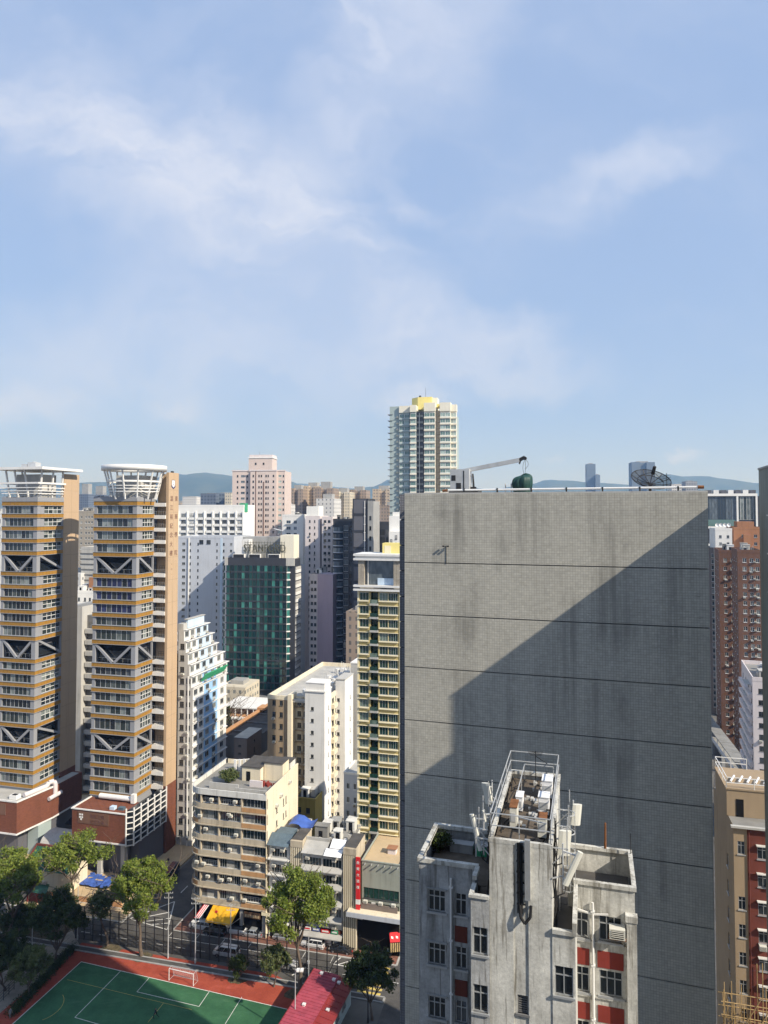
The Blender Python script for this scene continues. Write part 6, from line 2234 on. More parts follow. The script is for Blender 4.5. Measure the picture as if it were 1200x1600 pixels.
CR.part('rear_tower_cap', MB().box(uh0 - 0.1, uh1 + 0.1, 16.9, 25, zh, zh + 0.3), 'white_wall')
CR.part('roof', MB().box(0.3, us1 - 0.4, 0.3, 39.7, zr_ - 1.4, zr_ - 0.9), 'roof_pale')
mb = MB().box(-0.05, 0.35, -0.05, 40, zr_ - 0.9, zr_ + 0.1).box(0.36, CR.U(452), -0.05, 0.35, zr_ - 0.9, zr_ + 0.1).box(us1 - 0.6, us1 - 0.25, 4, 40, zr_ - 0.9, zr_ + 0.1).box(0.36, us1 - 0.61, 39.6, 40, zr_ - 0.9, zr_ + 0.1)
CR.part('parapet', mb, 'cream_wall')
for i, (x, y, h_) in enumerate(((8.6, 5, 1.2), (10.6, 7.5, 1.6), (9.2, 10, 1.0), (11.4, 12, 1.8), (10.0, 15, 1.3), (12.0, 18, 1.5), (9.5, 21, 1.2), (11.5, 25, 2.0), (9.0, 30, 1.5))):
    mb = MB().box(x, x + 1.5, y, y + 1.6, zr_ - 0.9, zr_ - 0.9 + h_)
    for q in range(3):
        mb.cyl((x + 0.3 + q * 0.4, y + 0.5, zr_ - 0.9 + h_), (x + 0.3 + q * 0.6, y + 0.5, zr_ + h_ + 1.2 - 0.3 * q), 0.06, 0.06, 6)
    mb.cyl((x - 1.0, y + 1, zr_ - 0.9), (x - 1.0, y + 1, zr_ + 0.5), 0.7, 0.7, 12)
    CR.part('water_tank', mb, 'white_wall')
mb = MB()
for i in range(10):
    mb.cyl((2 + i * 1.2, 4 + (i * 37 % 30), zr_ - 0.9), (2 + i * 1.2, 4 + (i * 37 % 30), zr_ + 1.5), 0.05, 0.05, 6)
CR.part('vent_pipe', mb, 'galvanised')
CR.box('lower_annex', -3.2, 0.02, 3, 16, 0, CR.Z(1180, -3, 3), 'tan_wall')

# small houses in the gap
OY = Bd('olive_house', 'small olive-yellow house in the alley behind the corner tenement', 'house', 462, 172, 15)
zo = OY.Z(1246)
mb = MB()
ow = OY.U(494)
OY.facade(mb, (0, 0), (1, 0), ow, 0, zo, [(1.2, 1.0, 'two_dark'), (3.4, 1.0, 'two_dark')], [(zo - 3.4, 1.3), (zo - 6.4, 1.3)], 'two_dark', 0.2)
mb.wall((ow, 0), (0, 1), 8, 0, zo, [])
OY.part('wall', mb, 'olive_wall')
OY.box('roof', 0.1, ow - 0.1, 0.1, 8, zo - 0.6, zo - 0.3, 'roof_felt')
OY.part('parapet', parapet(MB(), -0.1, ow + 0.1, -0.1, 8, zo - 0.3, 0.5, 0.25), 'olive_wall')
rooftop(OY, 0.5, ow, 1, 8, zo - 0.3, 4, 2)
WH = Bd('white_house', 'small grey-white house with a pale roof squeezed against the yellow tower', 'house', 538, 162, 15)
zw_ = WH.Z(1208)
mb = MB()
ww = 3.6
WH.facade(mb, (0, 0), (1, 0), ww, 0, zw_, [(1.0, 0.7, 'two_white'), (2.6, 0.7, 'two_white')], [(zw_ - 3.4 - i * 3, 1.3) for i in range(4)], 'two_white', 0.2, ac=0.25)
mb.wall((0, 8), (0, -1), 8, 0, zw_, [])
WH.part('wall', mb, 'pale_blue_grey')
WH.box('roof', 0.1, ww, 0.1, 8, zw_ - 0.5, zw_ - 0.2, 'roof_pale')
WH.part('parapet', parapet(MB(), -0.05, ww + 0.05, -0.05, 8, zw_ - 0.2, 0.5, 0.2), 'white_wall')
AL = Bd('alley_roofs', 'jumble of low dark roofs and sheds in the alley below the cream slab block', 'sheds', 470, 164, 15)
ra_ = random.Random(17)
for i in range(14):
    x, y, w_, d_, h_ = ra_.uniform(-2, 7), ra_.uniform(-2, 14), ra_.uniform(1.5, 3.5), ra_.uniform(1.5, 4), ra_.uniform(4, 12)
    AL.box('shed', x, x + w_, y, y + d_, 0, h_, ra_.choice(('concrete', 'old_white', 'roof_felt', 'concrete_dark')), ra_.choice(('roof_felt', 'roof_grey', 'roof_pale', 'rust')))
BH = Bd('brown_pumphouse', 'dark brown brick house with a bright flat roof behind the corner tenement', 'house', 368.5, 192, 15)
zb3 = BH.Z(1153)
bw = BH.U(388.5)
mb = MB()
BH.facade(mb, (0, 0), (1, 0), bw, 0, zb3, [(1.6, 0.9, 'one')], [(zb3 - 2.2, 0.5), (zb3 - 4.2, 0.5)], 'one', 0.2)
BH.facade(mb, (bw, 0), (0, 1), 9, 0, zb3, [(4.5, 0.7, 'one')], [(zb3 - 5, 1.5), (zb3 - 2, 0.6)], 'one', 0.2)
BH.part('wall', mb, 'taupe')
BH.box('roof', -0.1, bw + 0.1, -0.1, 9.1, zb3, zb3 + 0.2, 'dark_grey_clad', 'roof_pale')
LR = Bd('school_roof', 'long dark flat roof with a terracotta parapet below the hotel', 'building', 354, 205, 15)
zl_ = LR.Z(1148)
lw_ = LR.U(404)
LR.box('wall', 0, lw_, 0, 52, 0, zl_, 'concrete_dark', 'roof_felt')
LR.part('terracotta_parapet', MB().box(-0.4, 0.5, -0.2, 52, zl_, zl_ + 1.1).box(-0.4, 2.0, 22, 26, zl_ + 1.1, zl_ + 1.8), 'terracotta')
rr = random.Random(2)
for i in range(5):
    LR.box('roof_ledge', 0.6, lw_, 3 + i * 9, 3.4 + i * 9, zl_, zl_ + 0.4, 'concrete_dark')
SC = Bd('terrace_school', 'low brown building with white-framed verandas below the dark hotel podium', 'building', 352, 262, 12)
zz1 = SC.Z(1103)
sw_ = SC.U(408)
for i in range(4):
    z = zz1 - i * 3.4
    SC.box('veranda_back', 0, sw_, 0.6, 14, z - 3.4, z - 0.4, 'brown_brick')
    SC.part('veranda_slab', MB().box(-0.3, sw_ + 0.3, -0.6 - i * 2.0, 14, z - 0.4, z), 'white_paint')
    for q in range(7):
        x = q * sw_ / 6
        SC.box('veranda_post', x - 0.15, x + 0.15, -0.4 - i * 2.0, -0.1 - i * 2.0, z - 3.4, z - 0.4, 'white_paint')
    SC.box('veranda_parapet', 0, sw_, -0.3 - i * 2.0, -0.15 - i * 2.0, z - 3.4, z - 2.5, 'terracotta')

# ------------------------------------------------------------------ stepped white and blue block
SB = Bd('stepped_block', 'white and sky-blue apartment block stepping down like a staircase beside the second college tower', 'building', 304, 182, 14.8)
zt3 = SB.Z(985)
FLs = 2.9
uo = [-2.6, -2.1, -1.5, -1.0, -0.5]
ends = [SB.V(p, u) for p, u in zip((327, 334, 341, 351, 357), uo)] + [SB.V(356)] * 14
sv = [SB.V(313), SB.V(338)]
ux0 = SB.U(281)
rr = random.Random(33)
for i in range(len(ends)):
    z1_ = zt3 - i * FLs
    z0_ = max(0.0, z1_ - FLs)
    if z1_ <= 1:
        break
    ve = max(ends[i], 6)
    v0_ = 0.0
    uf = uo[i] if i < 5 else 0.0
    # the three painted stretches of the long side
    cuts = [v0_, max(v0_ + 1.5, min(ve - 2, 5.6)), min(ve - 0.5, 13.0) if ve > 13.5 else ve, ve]
    for (a, b), mt in zip(zip(cuts, cuts[1:]), ('white_wall', 'pale_blue_paint' if i < 4 else 'sky_blue_paint', 'white_wall')):
        if b - a < 0.6:
            continue
        mb = MB()
        nW = max(1, int((b - a) / 2.6))
        cw_ = (b - a) / nW
        SB.facade(mb, (uf, a), (0, 1), b - a, z0_, z1_, [(cw_ * (q + 0.5), min(1.9, cw_ - 0.5), rr.choice(('three', 'two', 'four'))) for q in range(nW)], [(z0_ + 1.0, 1.35)], 'two', 0.25, ac=0.4)
        SB.part('flank_wall', mb, mt)
    SB.part('floor_ledge', MB().box(uf, uf + (0.28 if i >= 5 else 0.5), v0_, ve + 0.3, z1_ - 0.1, z1_ + 0.06).box(ux0, uf, ve - 0.3, ve + 0.3, z1_ - 0.1, z1_ + 0.06), 'white_wall')
    SB.box('storey_core', ux0 + 0.1, uf - 0.35, v0_ + 0.3, ve, z0_, z1_ - 0.13, 'old_white', 'roof_pale')
    mb = MB()
    SB.facade(mb, (ux0, 0.0), (1, 0), uf - ux0, z0_, z1_, [(1.1, 1.2, 'two_dark'), (2.9, 1.2, 'two')], [(z0_ + 0.9, 1.4)], 'two', 0.25, ac=0.35)
    SB.part('front_wall', mb, 'concrete_pale')
    SB.part('rear_wall', MB().wall((uf, ve), (-1, 0), uf - ux0, z0_, z1_, []), 'concrete_pale')
SB.part('white_pier', MB().box(-1.4, -1.1, -0.25, 0.0, 0, zt3 - 4 * FLs), 'white_wall')
SB.part('penthouse', MB().box(ux0 + 0.6, uo[0] - 0.4, 2.5, ends[0] - 1.5, zt3, zt3 + 2.2), 'pale_blue_paint')
SB.part('penthouse_roof', MB().box(ux0 + 0.3, uo[0] - 0.2, 2.2, ends[0] - 1.2, zt3 + 2.2, zt3 + 2.4), 'roof_pale')
SB.box('tank_room', ux0 - 0.5, -3.2, 0.6, 4.0, zt3 - 2.9, zt3 + 1.4, 'concrete_pale')
mb = MB()
for q in range(26):
    v_ = sv[0] + 1 + q * 0.5
    mb.beam((0.1, v_, zt3 - 5 * FLs + 0.9), (1.3, v_, zt3 - 5 * FLs + 2.6), 0.06, 0.06)
for q in range(4):
    mb.box(0.1 + q * 0.35, 0.16 + q * 0.35, sv[0] + 1, sv[0] + 13.6, zt3 - 5 * FLs + 0.9 + 0.5 * q, zt3 - 5 * FLs + 1.25 + 0.5 * q)
SB.part('green_trellis', mb, 'mesh_green', label='green netted trellis on one terrace')
CW = Bd('grey_side_block', 'narrow grey block with dark balcony openings between the second college tower and stepped block', 'building', 277.5, 186, 14.8)
zg = CW.Z(1020)
gw_ = CW.U(284)
for i in range(20):
    z = zg - i * 2.95
    if z < 3:
        break
    CW.box('floor_slab', 0, gw_ + 0.3, -0.8, 5, z - 0.5, z, 'concrete_pale')
    CW.box('parapet_wall', 0, gw_ + 0.2, -0.75, -0.6, z - 2.95, z - 2.0, 'old_white')
    CW.put('window', winmesh(1.2, 1.5, 'two_dark'), (0, 0.45), (1, 0), 0.7, z - 2.4)
CW.box('core', 0, gw_, 0.5, 10, 0, zg, 'concrete_dark')

# ------------------------------------------------------------------ hotel with the dark green glass front
HT = Bd('hotel', 'dark green glass hotel with a rooftop name sign in the middle distance', 'building', 353.5, 310, 9.5)
hw_ = HT.U(448)
ht = HT.Z(871)
zg0 = HT.Z(883)
rowh = 11.25 / F * 310
nb = 8
bwid = hw_ / nb
HT.box('core', 0.4, hw_ + 3.5, 0.9, 9, 0, ht - 0.4, 'black_stone', 'roof_grey')
HT.box('crown', 0.9, hw_ - 0.2, 0.1, 0.5, zg0, ht, 'black_stone')
HT.box('crown_corner', hw_ - 0.2, hw_ + 3.4, 0.05, 1.4, zg0, ht, 'concrete_pale')
HT.box('crown_corner', -0.6, 0.9, 0.05, 1.4, zg0, ht, 'concrete_pale')
for r in range(18):
    z1_ = zg0 - r * rowh
    z0_ = z1_ - rowh + 0.55
    if z0_ < HT.Z(1084):
        break
    for q in range(nb):
        x = q * bwid
        gm = 'glass_teal'
        HT.put('pane', panemesh(bwid * 0.42, rowh - 0.55, gm, 'dark_frame'), (0, 0.05), (1, 0), x + bwid * 0.32, z0_)
        HT.put('pane', panemesh(bwid * 0.5, rowh - 0.55, 'glass_teal_dark', 'dark_frame'), (0, 0.2), (1, 0), x + bwid * 0.78, z0_)
    HT.box('spandrel', 0.0, hw_, 0.02, 0.4, z0_ - 0.55, z0_, 'black_stone')
    HT.put('pane', panemesh(2.3, rowh - 0.55, 'glass_teal', 'white_frame'), (hw_ + 0.1, 0.0), (0.8, 0.6), 1.3, z0_)
    HT.put('pane', panemesh(1.6, rowh - 0.55, 'glass_teal', 'white_frame'), (-1.4, 0.7), (0.8, -0.6), 0.9, z0_)
    HT.part('white_band', MB().beam((hw_ + 0.1, -0.05, z0_ - 0.27), (hw_ + 2.3, 1.6, z0_ - 0.27), 0.25, 0.4), 'white_paint')
    HT.box('tile_band', hw_ + 2.3, hw_ + 3.9, 1.7, 9, z0_ - 0.55, z0_ + 0.75, 'white_wall')
    HT.box('tile_band', hw_ + 2.28, hw_ + 3.88, 1.72, 9, z0_ + 0.75, z1_ - 0.55, 'concrete_pale')
for i in range(5):
    z = HT.Z(1084) - i * 3.6
    HT.box('podium_band', -2, hw_ + 6, -4, 0.5, z - 1.4, z, 'concrete_dark')
HT.box('podium', -1.8, hw_ + 5.8, -3.7, 0.4, 0, HT.Z(1084) - 0.3, 'black_stone')
pz0, pz1 = ht - 0.4, HT.Z(836)
HT.part('penthouse', MB().box(4.6, hw_ - 3, 8, 16, pz0, pz1 - 1.0), 'concrete')
HT.part('penthouse', MB().box(5.6, 9.0, 4, 8, pz0, pz1 - 2.0), 'white_wall')
HT.part('penthouse', MB().box(hw_ - 4, hw_ + 2, 4, 12, pz0, pz1), 'cream_light')
for x in (2.6, 9.8, 18.4):
    HT.part('cooling_unit', MB().box(x, x + 5.2, 1.4, 3.0, pz0, pz0 + 1.9).box(x + 0.2, x + 5.0, 1.38, 1.4, pz0 + 0.3, pz0 + 1.7, 1), ['white_paint', 'dark_metal'])
me = textmesh('STANFORD', 4.6, 'letter_olive', 0.15)
xs_ = [v.co.x for v in me.vertices]
sc_ = (HT.U(444) - HT.U(378.5)) / (max(xs_) - min(xs_))
so_ = ob('lettering', me, HT.root, ((HT.U(378.5) + HT.U(444)) / 2, 2.2, HT.Z(862)))
so_.rotation_euler = (rad(90), 0, 0)
so_.scale = (sc_, 1.0, 1)
mb = MB()
for q in range(15):
    x = HT.U(380) + q * (HT.U(442) - HT.U(380)) / 14
    mb.beam((x, 2.5, pz0), (x, 2.5, HT.Z(846)), 0.15, 0.15).beam((x, 2.5, HT.Z(850)), (x, 5, pz0), 0.1, 0.1)
for y in (848, 856, 863):
    mb.beam((HT.U(380), 2.5, HT.Z(y)), (HT.U(442), 2.5, HT.Z(y)), 0.15, 0.15)
HT.part('sign_frame', mb, 'letter_olive')
dsh = MB()
for i in range(16):
    a0, a1 = 2 * math.pi * i / 16, 2 * math.pi * (i + 1) / 16
    dsh.poly([(20.5 + 2.1 * math.cos(a0), 9 + 2.1 * math.sin(a0), pz1 + 2.2 - 0.5 * math.cos(a0)), (20.5 + 2.1 * math.cos(a1), 9 + 2.1 * math.sin(a1), pz1 + 2.2 - 0.5 * math.cos(a1)), (20.5, 9, pz1 + 1.5)])
dsh.beam((20.5, 9, pz1), (20.5, 9, pz1 + 1.5), 0.3, 0.3)
HT.part('roof_dish', dsh, 'galvanised')

# ------------------------------------------------------------------ helper for plain slab towers with built windows
def tower(name, label, px0, px1, Y, A, ytop, wall, D=14, cols=None, rowpx=None, style='two', wh=1.3, ww=1.2, side=None, sidecols=None,
          ac=0.0, left=None, par=None, nrows=None, first=None, cat='building', dep=0.22, ybot=1100):
    b = Bd(name, label, cat, px0, Y, A)
    L = b.U(px1)
    zt = b.Z(ytop)
    step = (rowpx or 10) / F * Y
    f0 = zt - (first if first else step * 0.75)
    zstop = b.Z(ybot)
    rows = []
    i = 0
    while f0 - i * step - wh > max(1.0, zstop) and (nrows is None or i < nrows):
        rows.append((f0 - i * step - wh, wh))
        i += 1
    mb = MB()
    cl = [((c if not isinstance(c, tuple) else c[0]) * L, ww if not isinstance(c, tuple) else c[1]) + ((c[2],) if isinstance(c, tuple) and len(c) > 2 else ()) for c in (cols or [])]
    b.facade(mb, (0, 0), (1, 0), L, 0, zt, cl, rows, style, dep, ac=ac)
    b.facade(mb, (L, 0), (0, 1), D, 0, zt, [(c * D, ww) for c in (sidecols or [])], rows, style, dep)
    mb.wall((L, D), (-1, 0), L, 0, zt, [])
    b.facade(mb, (0, D), (0, -1), D, 0, zt, [(c * D, ww) for c in (left or [])], rows, style, dep)
    b.part('wall', mb, wall)
    b.part('roof', MB().box(0.1, L - 0.1, 0.1, D - 0.1, zt - 0.6, zt - 0.3), 'roof_grey')
    mb = parapet(MB(), -0.05, L + 0.05, -0.05, D + 0.05, zt - 0.3, 1.0, 0.25)
    b.part('parapet', mb, par or wall)
    return b, L, zt, rows


# pale grey-blue block behind the hotel
b, L, zt, rows = tower('pale_grey_block', 'tall pale blue-grey block with small scattered windows left of the hotel', 279, 366, 336, 12, 840, 'pale_blue_grey', 20,
                       [(0.1, 1.6, 'two'), 0.22, (0.36, 0.7, 'one'), (0.7, 0.7, 'one'), (0.82, 0.8, 'one'), (0.95, 1.2, 'two')], 10.2, 'one', 1.2, 0.7)
b.box('white_edge', L * 0.19, L * 0.205, -0.5, 0, 0, zt, 'white_wall')
b.box('blue_strip', L * 0.76, L * 0.80, -0.06, -0.002, 0, zt - 0.1, 'pale_blue_paint')
for x in (0.42, 0.55):
    b.put('window', winmesh(2.0, 1.8, 'two_dark'), (0, -0.13), (1, 0), x * L, zt - 2.8)
# white block with arched windows in columns
b, L, zt, rows = tower('white_column_block', 'broad white block with columns of arched windows behind the second college tower', 268, 381, 375, 10, 791, 'white_clean', 16,
                       [], 10, nrows=1, par='white_clean')
cp = [287, 300, 313.5, 327, 339.5, 351, 363, 375]
for px in cp:
    u_ = b.U(px)
    for i in range(9):
        z = b.Z(808 + i * 10.1)
        b.put('window', winmesh(2.5, 1.9, 'four'), (0, -0.12), (1, 0), u_, z)
        b.box('balcony', u_ - 1.5, u_ + 1.5, -0.5, -0.002, z - 1.3, z - 0.15, 'white_clean')
for px in (279, 293.5, 306.5, 320, 333, 345, 357, 369, 380):
    b.box('fin', b.U(px) - 0.25, b.U(px) + 0.25, -0.6, -0.003, 0, b.Z(799), 'white_clean')
b.part('wrapped_tank', MB().box(L - 2.8, L + 0.3, 1, 5, zt - 3, zt + 1.5), 'mesh_green', label='roof tank wrapped in green netting')

# pink tower
PK = Bd('pink_tower', 'tall pale pink residential tower with a stepped top', 'tower', 361, 400, 5)
zt = PK.Z(736)
uL, uR = 0, PK.U(444)
um0, um1 = PK.U(391), PK.U(432)
stp = 8.75 / F * 400
rows = [(zt - 3.4 - i * stp, 1.2) for i in range(22)]
mb = MB()
PK.facade(mb, (0, 2), (1, 0), um0, 0, zt, [(3.0, 0.9, 'one'), (6.0, 2.2, 'blue2'), (8.6, 0.9, 'one')], rows, 'one', 0.2, ac=0.15)
PK.facade(mb, (um1, 2), (1, 0), uR - um1, 0, zt, [(1.4, 1.8, 'aqua'), (3.4, 0.8, 'one')], rows, 'one', 0.2)
mb.wall((um0, 2), (0, -1), 2, 0, zt, [])
mb.wall((um1, 0), (0, 1), 2, 0, zt, [])
mb.wall((uR, 2), (0, 1), 16, 0, zt, [])
mb.wall((uR, 18), (-1, 0), uR, 0, zt, [])
PK.facade(mb, (0, 18), (0, -1), 16, 0, zt, [(4, 0.9), (9, 0.9), (13, 0.9)], rows, 'one', 0.2)
mw = um1 - um0
PK.facade(mb, (um0, 0), (1, 0), mw, 0, zt, [(0.11 * mw, 0.9), (0.33 * mw, 0.8), (0.42 * mw, 0.8), (0.60 * mw, 0.9), (0.68 * mw, 0.7), (0.88 * mw, 0.9)], rows, 'one', 0.2)
PK.part('wall', mb, 'pink_wall')
PK.part('pink_rib', MB().box(um0 + 0.50 * mw, um0 + 0.525 * mw, -0.25, 0, 0, zt - 6).box(um0 + 0.2 * mw, um0 + 0.22 * mw, -0.2, 0, 0, zt), 'brown_brick')
PK.part('roof', MB().box(0.1, uR - 0.1, 2.1, 17.9, zt - 0.4, zt - 0.1).box(um0 + 0.1, um1 - 0.1, 0.1, 2.1, zt - 0.4, zt - 0.1), 'roof_pale')
zt2 = PK.Z(716)
mb = MB()
PK.facade(mb, (PK.U(387), 1.5), (1, 0), PK.U(424) - PK.U(387), zt - 0.2, zt2, [(4, 1), (8.5, 1)], [(zt + 3.5, 1.2)], 'one', 0.2)
mb.wall((PK.U(424), 1.5), (0, 1), 11, zt - 0.2, zt2, [])
mb.wall((PK.U(387), 12.5), (0, -1), 11, zt - 0.2, zt2, [])
PK.part('penthouse', mb, 'pink_wall')
PK.part('penthouse_cornice', MB().box(PK.U(386), PK.U(425), 1.2, 12.8, zt2, zt2 + 0.5).box(PK.U(388), PK.U(424), 1.6, 12, zt2 + 0.5, zt2 + 2.0, 1), ['white_wall', 'pinkish_white'])
PK.part('cornice', MB().box(-0.3, uR + 0.3, 1.7, 2.0, zt, zt + 0.6).box(um0 - 0.2, um1 + 0.2, -0.3, 0.0, zt, zt + 0.6), 'pinkish_white')
PK.part('mast', MB().cyl((PK.U(401), 6, zt2), (PK.U(401), 6, zt2 + 4), 0.1, 0.05, 6), 'dark_metal')

# white and pinkish blocks between hotel and yellow tower
b, L, zt, rows = tower('white_slab', 'white residential slab with protruding windows right of the pink tower', 441, 474, 350, 10, 806, 'white_wall', 16,
                       [(0.3, 2.2, 'blue2'), (0.62, 1.6, 'blue2')], 9.6, 'blue2', 1.5, 1.4, sidecols=[0.25, 0.6], left=[0.5], ac=0.2)
for r0, h0 in rows:
    b.box('window_box', L * 0.3 - 1.3, L * 0.3 + 1.3, -0.7, -0.12, r0 - 0.3, r0 - 0.05, 'white_wall')
rooftop(b, 0.5, L, 2, 12, zt - 0.3, 8, 4)
WP = Bd('pinkish_white_block', 'pinkish white block of two linked shafts in front of the far brown towers', 'building', 477, 338, 11)
za_, zb4 = WP.Z(806), WP.Z(791)
ua, ub, uc = WP.U(500), WP.U(504), WP.U(520.5)
rws = [(za_ - 3.2 - i * 2.95, 1.2) for i in range(18)]
mb = MB()
WP.facade(mb, (0, 0), (1, 0), ua, 0, za_, [(2.2, 0.8, 'one'), (4.6, 0.6, 'one')], rws, 'one', 0.2, ac=0.3)
mb.wall((ua, 0), (0, 1), 14, 0, za_, [])
mb.wall((0, 14), (0, -1), 14, 0, za_, [])
WP.facade(mb, (ub, -1), (1, 0), uc - ub, 0, za_ - 0.3, [(1.5, 1.3, 'two_dark'), (3.5, 1.3, 'two_dark')], rws, 'two_dark', 0.2, ac=0.55)
mb.wall((uc, -1), (0, 1), 14, 0, za_ - 0.3, [])
mb.wall((ub, 12), (0, -1), 13, 0, za_ - 0.3, [])
WP.part('wall', mb, 'pinkish_white')
WP.part('recess', MB().box(ua, ub, 3, 10, 0, za_ - 2), 'concrete_pale')
WP.part('roof', MB().box(0.1, ua - 0.1, 0.1, 13.9, za_ - 0.4, za_ - 0.1).box(ub + 0.1, uc - 0.1, -0.9, 11.9, za_ - 0.7, za_ - 0.4), 'roof_pale')
WP.part('tank_room', MB().box(0.3, WP.U(497), 1, 9, za_ - 0.1, zb4), 'white_clean')
b, L, zt, rows = tower('mauve_block', 'narrow block with a blank mauve side wall behind the cream slab block', 484, 497, 318, 14, 899, 'pinkish_white', 12,
                       [(0.3, 1.1, 'two_dark'), (0.7, 1.1, 'two_dark')], 10.9, 'two_dark', 1.3, 1.1)
b.part('mauve_wall', MB().box(L + 0.01, b.U(521), -0.4, 12.4, 0, zt + 0.6), 'mauve_wall')
rooftop(b, 0.2, b.U(520), 1, 11, zt + 0.6, 15, 6)
b, L, zt, rows = tower('grey_blue_slab', 'shadowed grey-blue slab right behind the hotel corner', 468, 500, 345, 12, 884, 'pale_blue_grey', 14, [(0.55, 0.8, 'one')], 11, 'one', 1.2, 0.8)
# dark glass and black clad towers
b, L, zt, rows = tower('dark_glass_tower', 'dark glass apartment tower with curved balconies left of the black tower', 520.5, 553, 322, 12, 813, 'black_stone', 14,
                       [(0.62, 2.0, 'blue2'), (0.85, 1.4, 'one')], 10.6, 'blue2', 2.2, 2.2)
for r0, h0 in rows:
    mb = MB()
    mb.ring((2.3, 0.6), 0.2, 2.5, r0 - 0.9, r0 - 0.45, 12, 0, math.pi, 2 * math.pi)
    b.part('balcony', mb, 'pale_blue_grey')
    mb = MB()
    mb.ring((2.3, 0.6), 2.35, 2.42, r0 - 0.45, r0 + 1.4, 12, 0, math.pi * 1.02, math.pi * 1.98)
    b.part('balcony_glass', mb, 'glass_blue')
rooftop(b, 0.5, L, 1, 12, zt - 0.3, 19, 5, ('concrete_dark', 'concrete', 'roof_grey'))
BK = Bd('black_tower', 'black and charcoal clad tower with a thin white pipe behind the yellow tower', 'tower', 551, 300, 12)
z9 = BK.Z(779)
BK.box('wall', 0, BK.U(575), 0, 14, 0, z9, 'black_stone', 'roof_grey')
for i in range(9):
    BK.box('clad_panel', 0.5, BK.U(572), -0.1, -0.002, z9 - 6.2 - i * 7, z9 - 0.4 - i * 7, 'dark_grey_clad')
mb = MB()
us = BK.U(575)
BK.facade(mb, (us + 0.02, -0.6), (1, 0), BK.U(583.5) - us, 0, z9 - 1, [(1.1, 0.9, 'one')], [(z9 - 9 - i * 4.2, 1.7) for i in range(9)], 'one', 0.2)
BK.part('grey_shaft', mb, 'concrete')
BK.box('shaft_body', us + 0.03, BK.U(583.5) - 0.02, -0.3, 12, 0, z9 - 1.1, 'concrete')
BK.part('white_pipe', MB().cyl((BK.U(570), -0.3, 20), (BK.U(570), -0.3, z9 - 1), 0.12, 0.12, 8), 'white_metal')
for i in range(14):
    BK.box('pipe_bracket', BK.U(570) - 0.35, BK.U(570) + 0.35, -0.4, -0.1, z9 - 4 - i * 3.4, z9 - 3.8 - i * 3.4, 'white_metal')
b, L, zt, rows = tower('smoked_glass_tower', 'smoked glass tower block between the black tower and the white stepped block', 582, 613, 312, 12, 818, 'black_stone', 12, [0.2, 0.5, 0.8], 12, 'one', 2.6, 2.2)
WS = Bd('white_stepped_top', 'small bright white stepped block just left of the grey tiled block', 'building', 607, 280, 12)
for px0, px1, yt in ((608, 628, 806), (613, 628, 800), (610, 632, 830)):
    mb = MB()
    u0_, u1_ = WS.U(px0), WS.U(px1)
    WS.box('wall', u0_, u1_, (806 - yt) * 0.12, 10, 0, WS.Z(yt), 'white_clean')
for i in range(8):
    WS.put('window', winmesh(0.9, 1.5, 'one'), (0, -3.0), (1, 0), WS.U(613.5), WS.Z(848 + i * 11))
    WS.put('window', winmesh(0.9, 1.5, 'one'), (0, -3.0), (1, 0), WS.U(621), WS.Z(842 + i * 11))

# ------------------------------------------------------------------ tall cream and green tower
GT = Bd('green_glass_tower', 'tallest tower, cream with pale green bay windows and a yellow rooftop block', 'tower', 609, 345, 12)
fl = 9.68 / F * 345
z_t = GT.Z(646)
z_cap = GT.Z(634)
nfl = 30
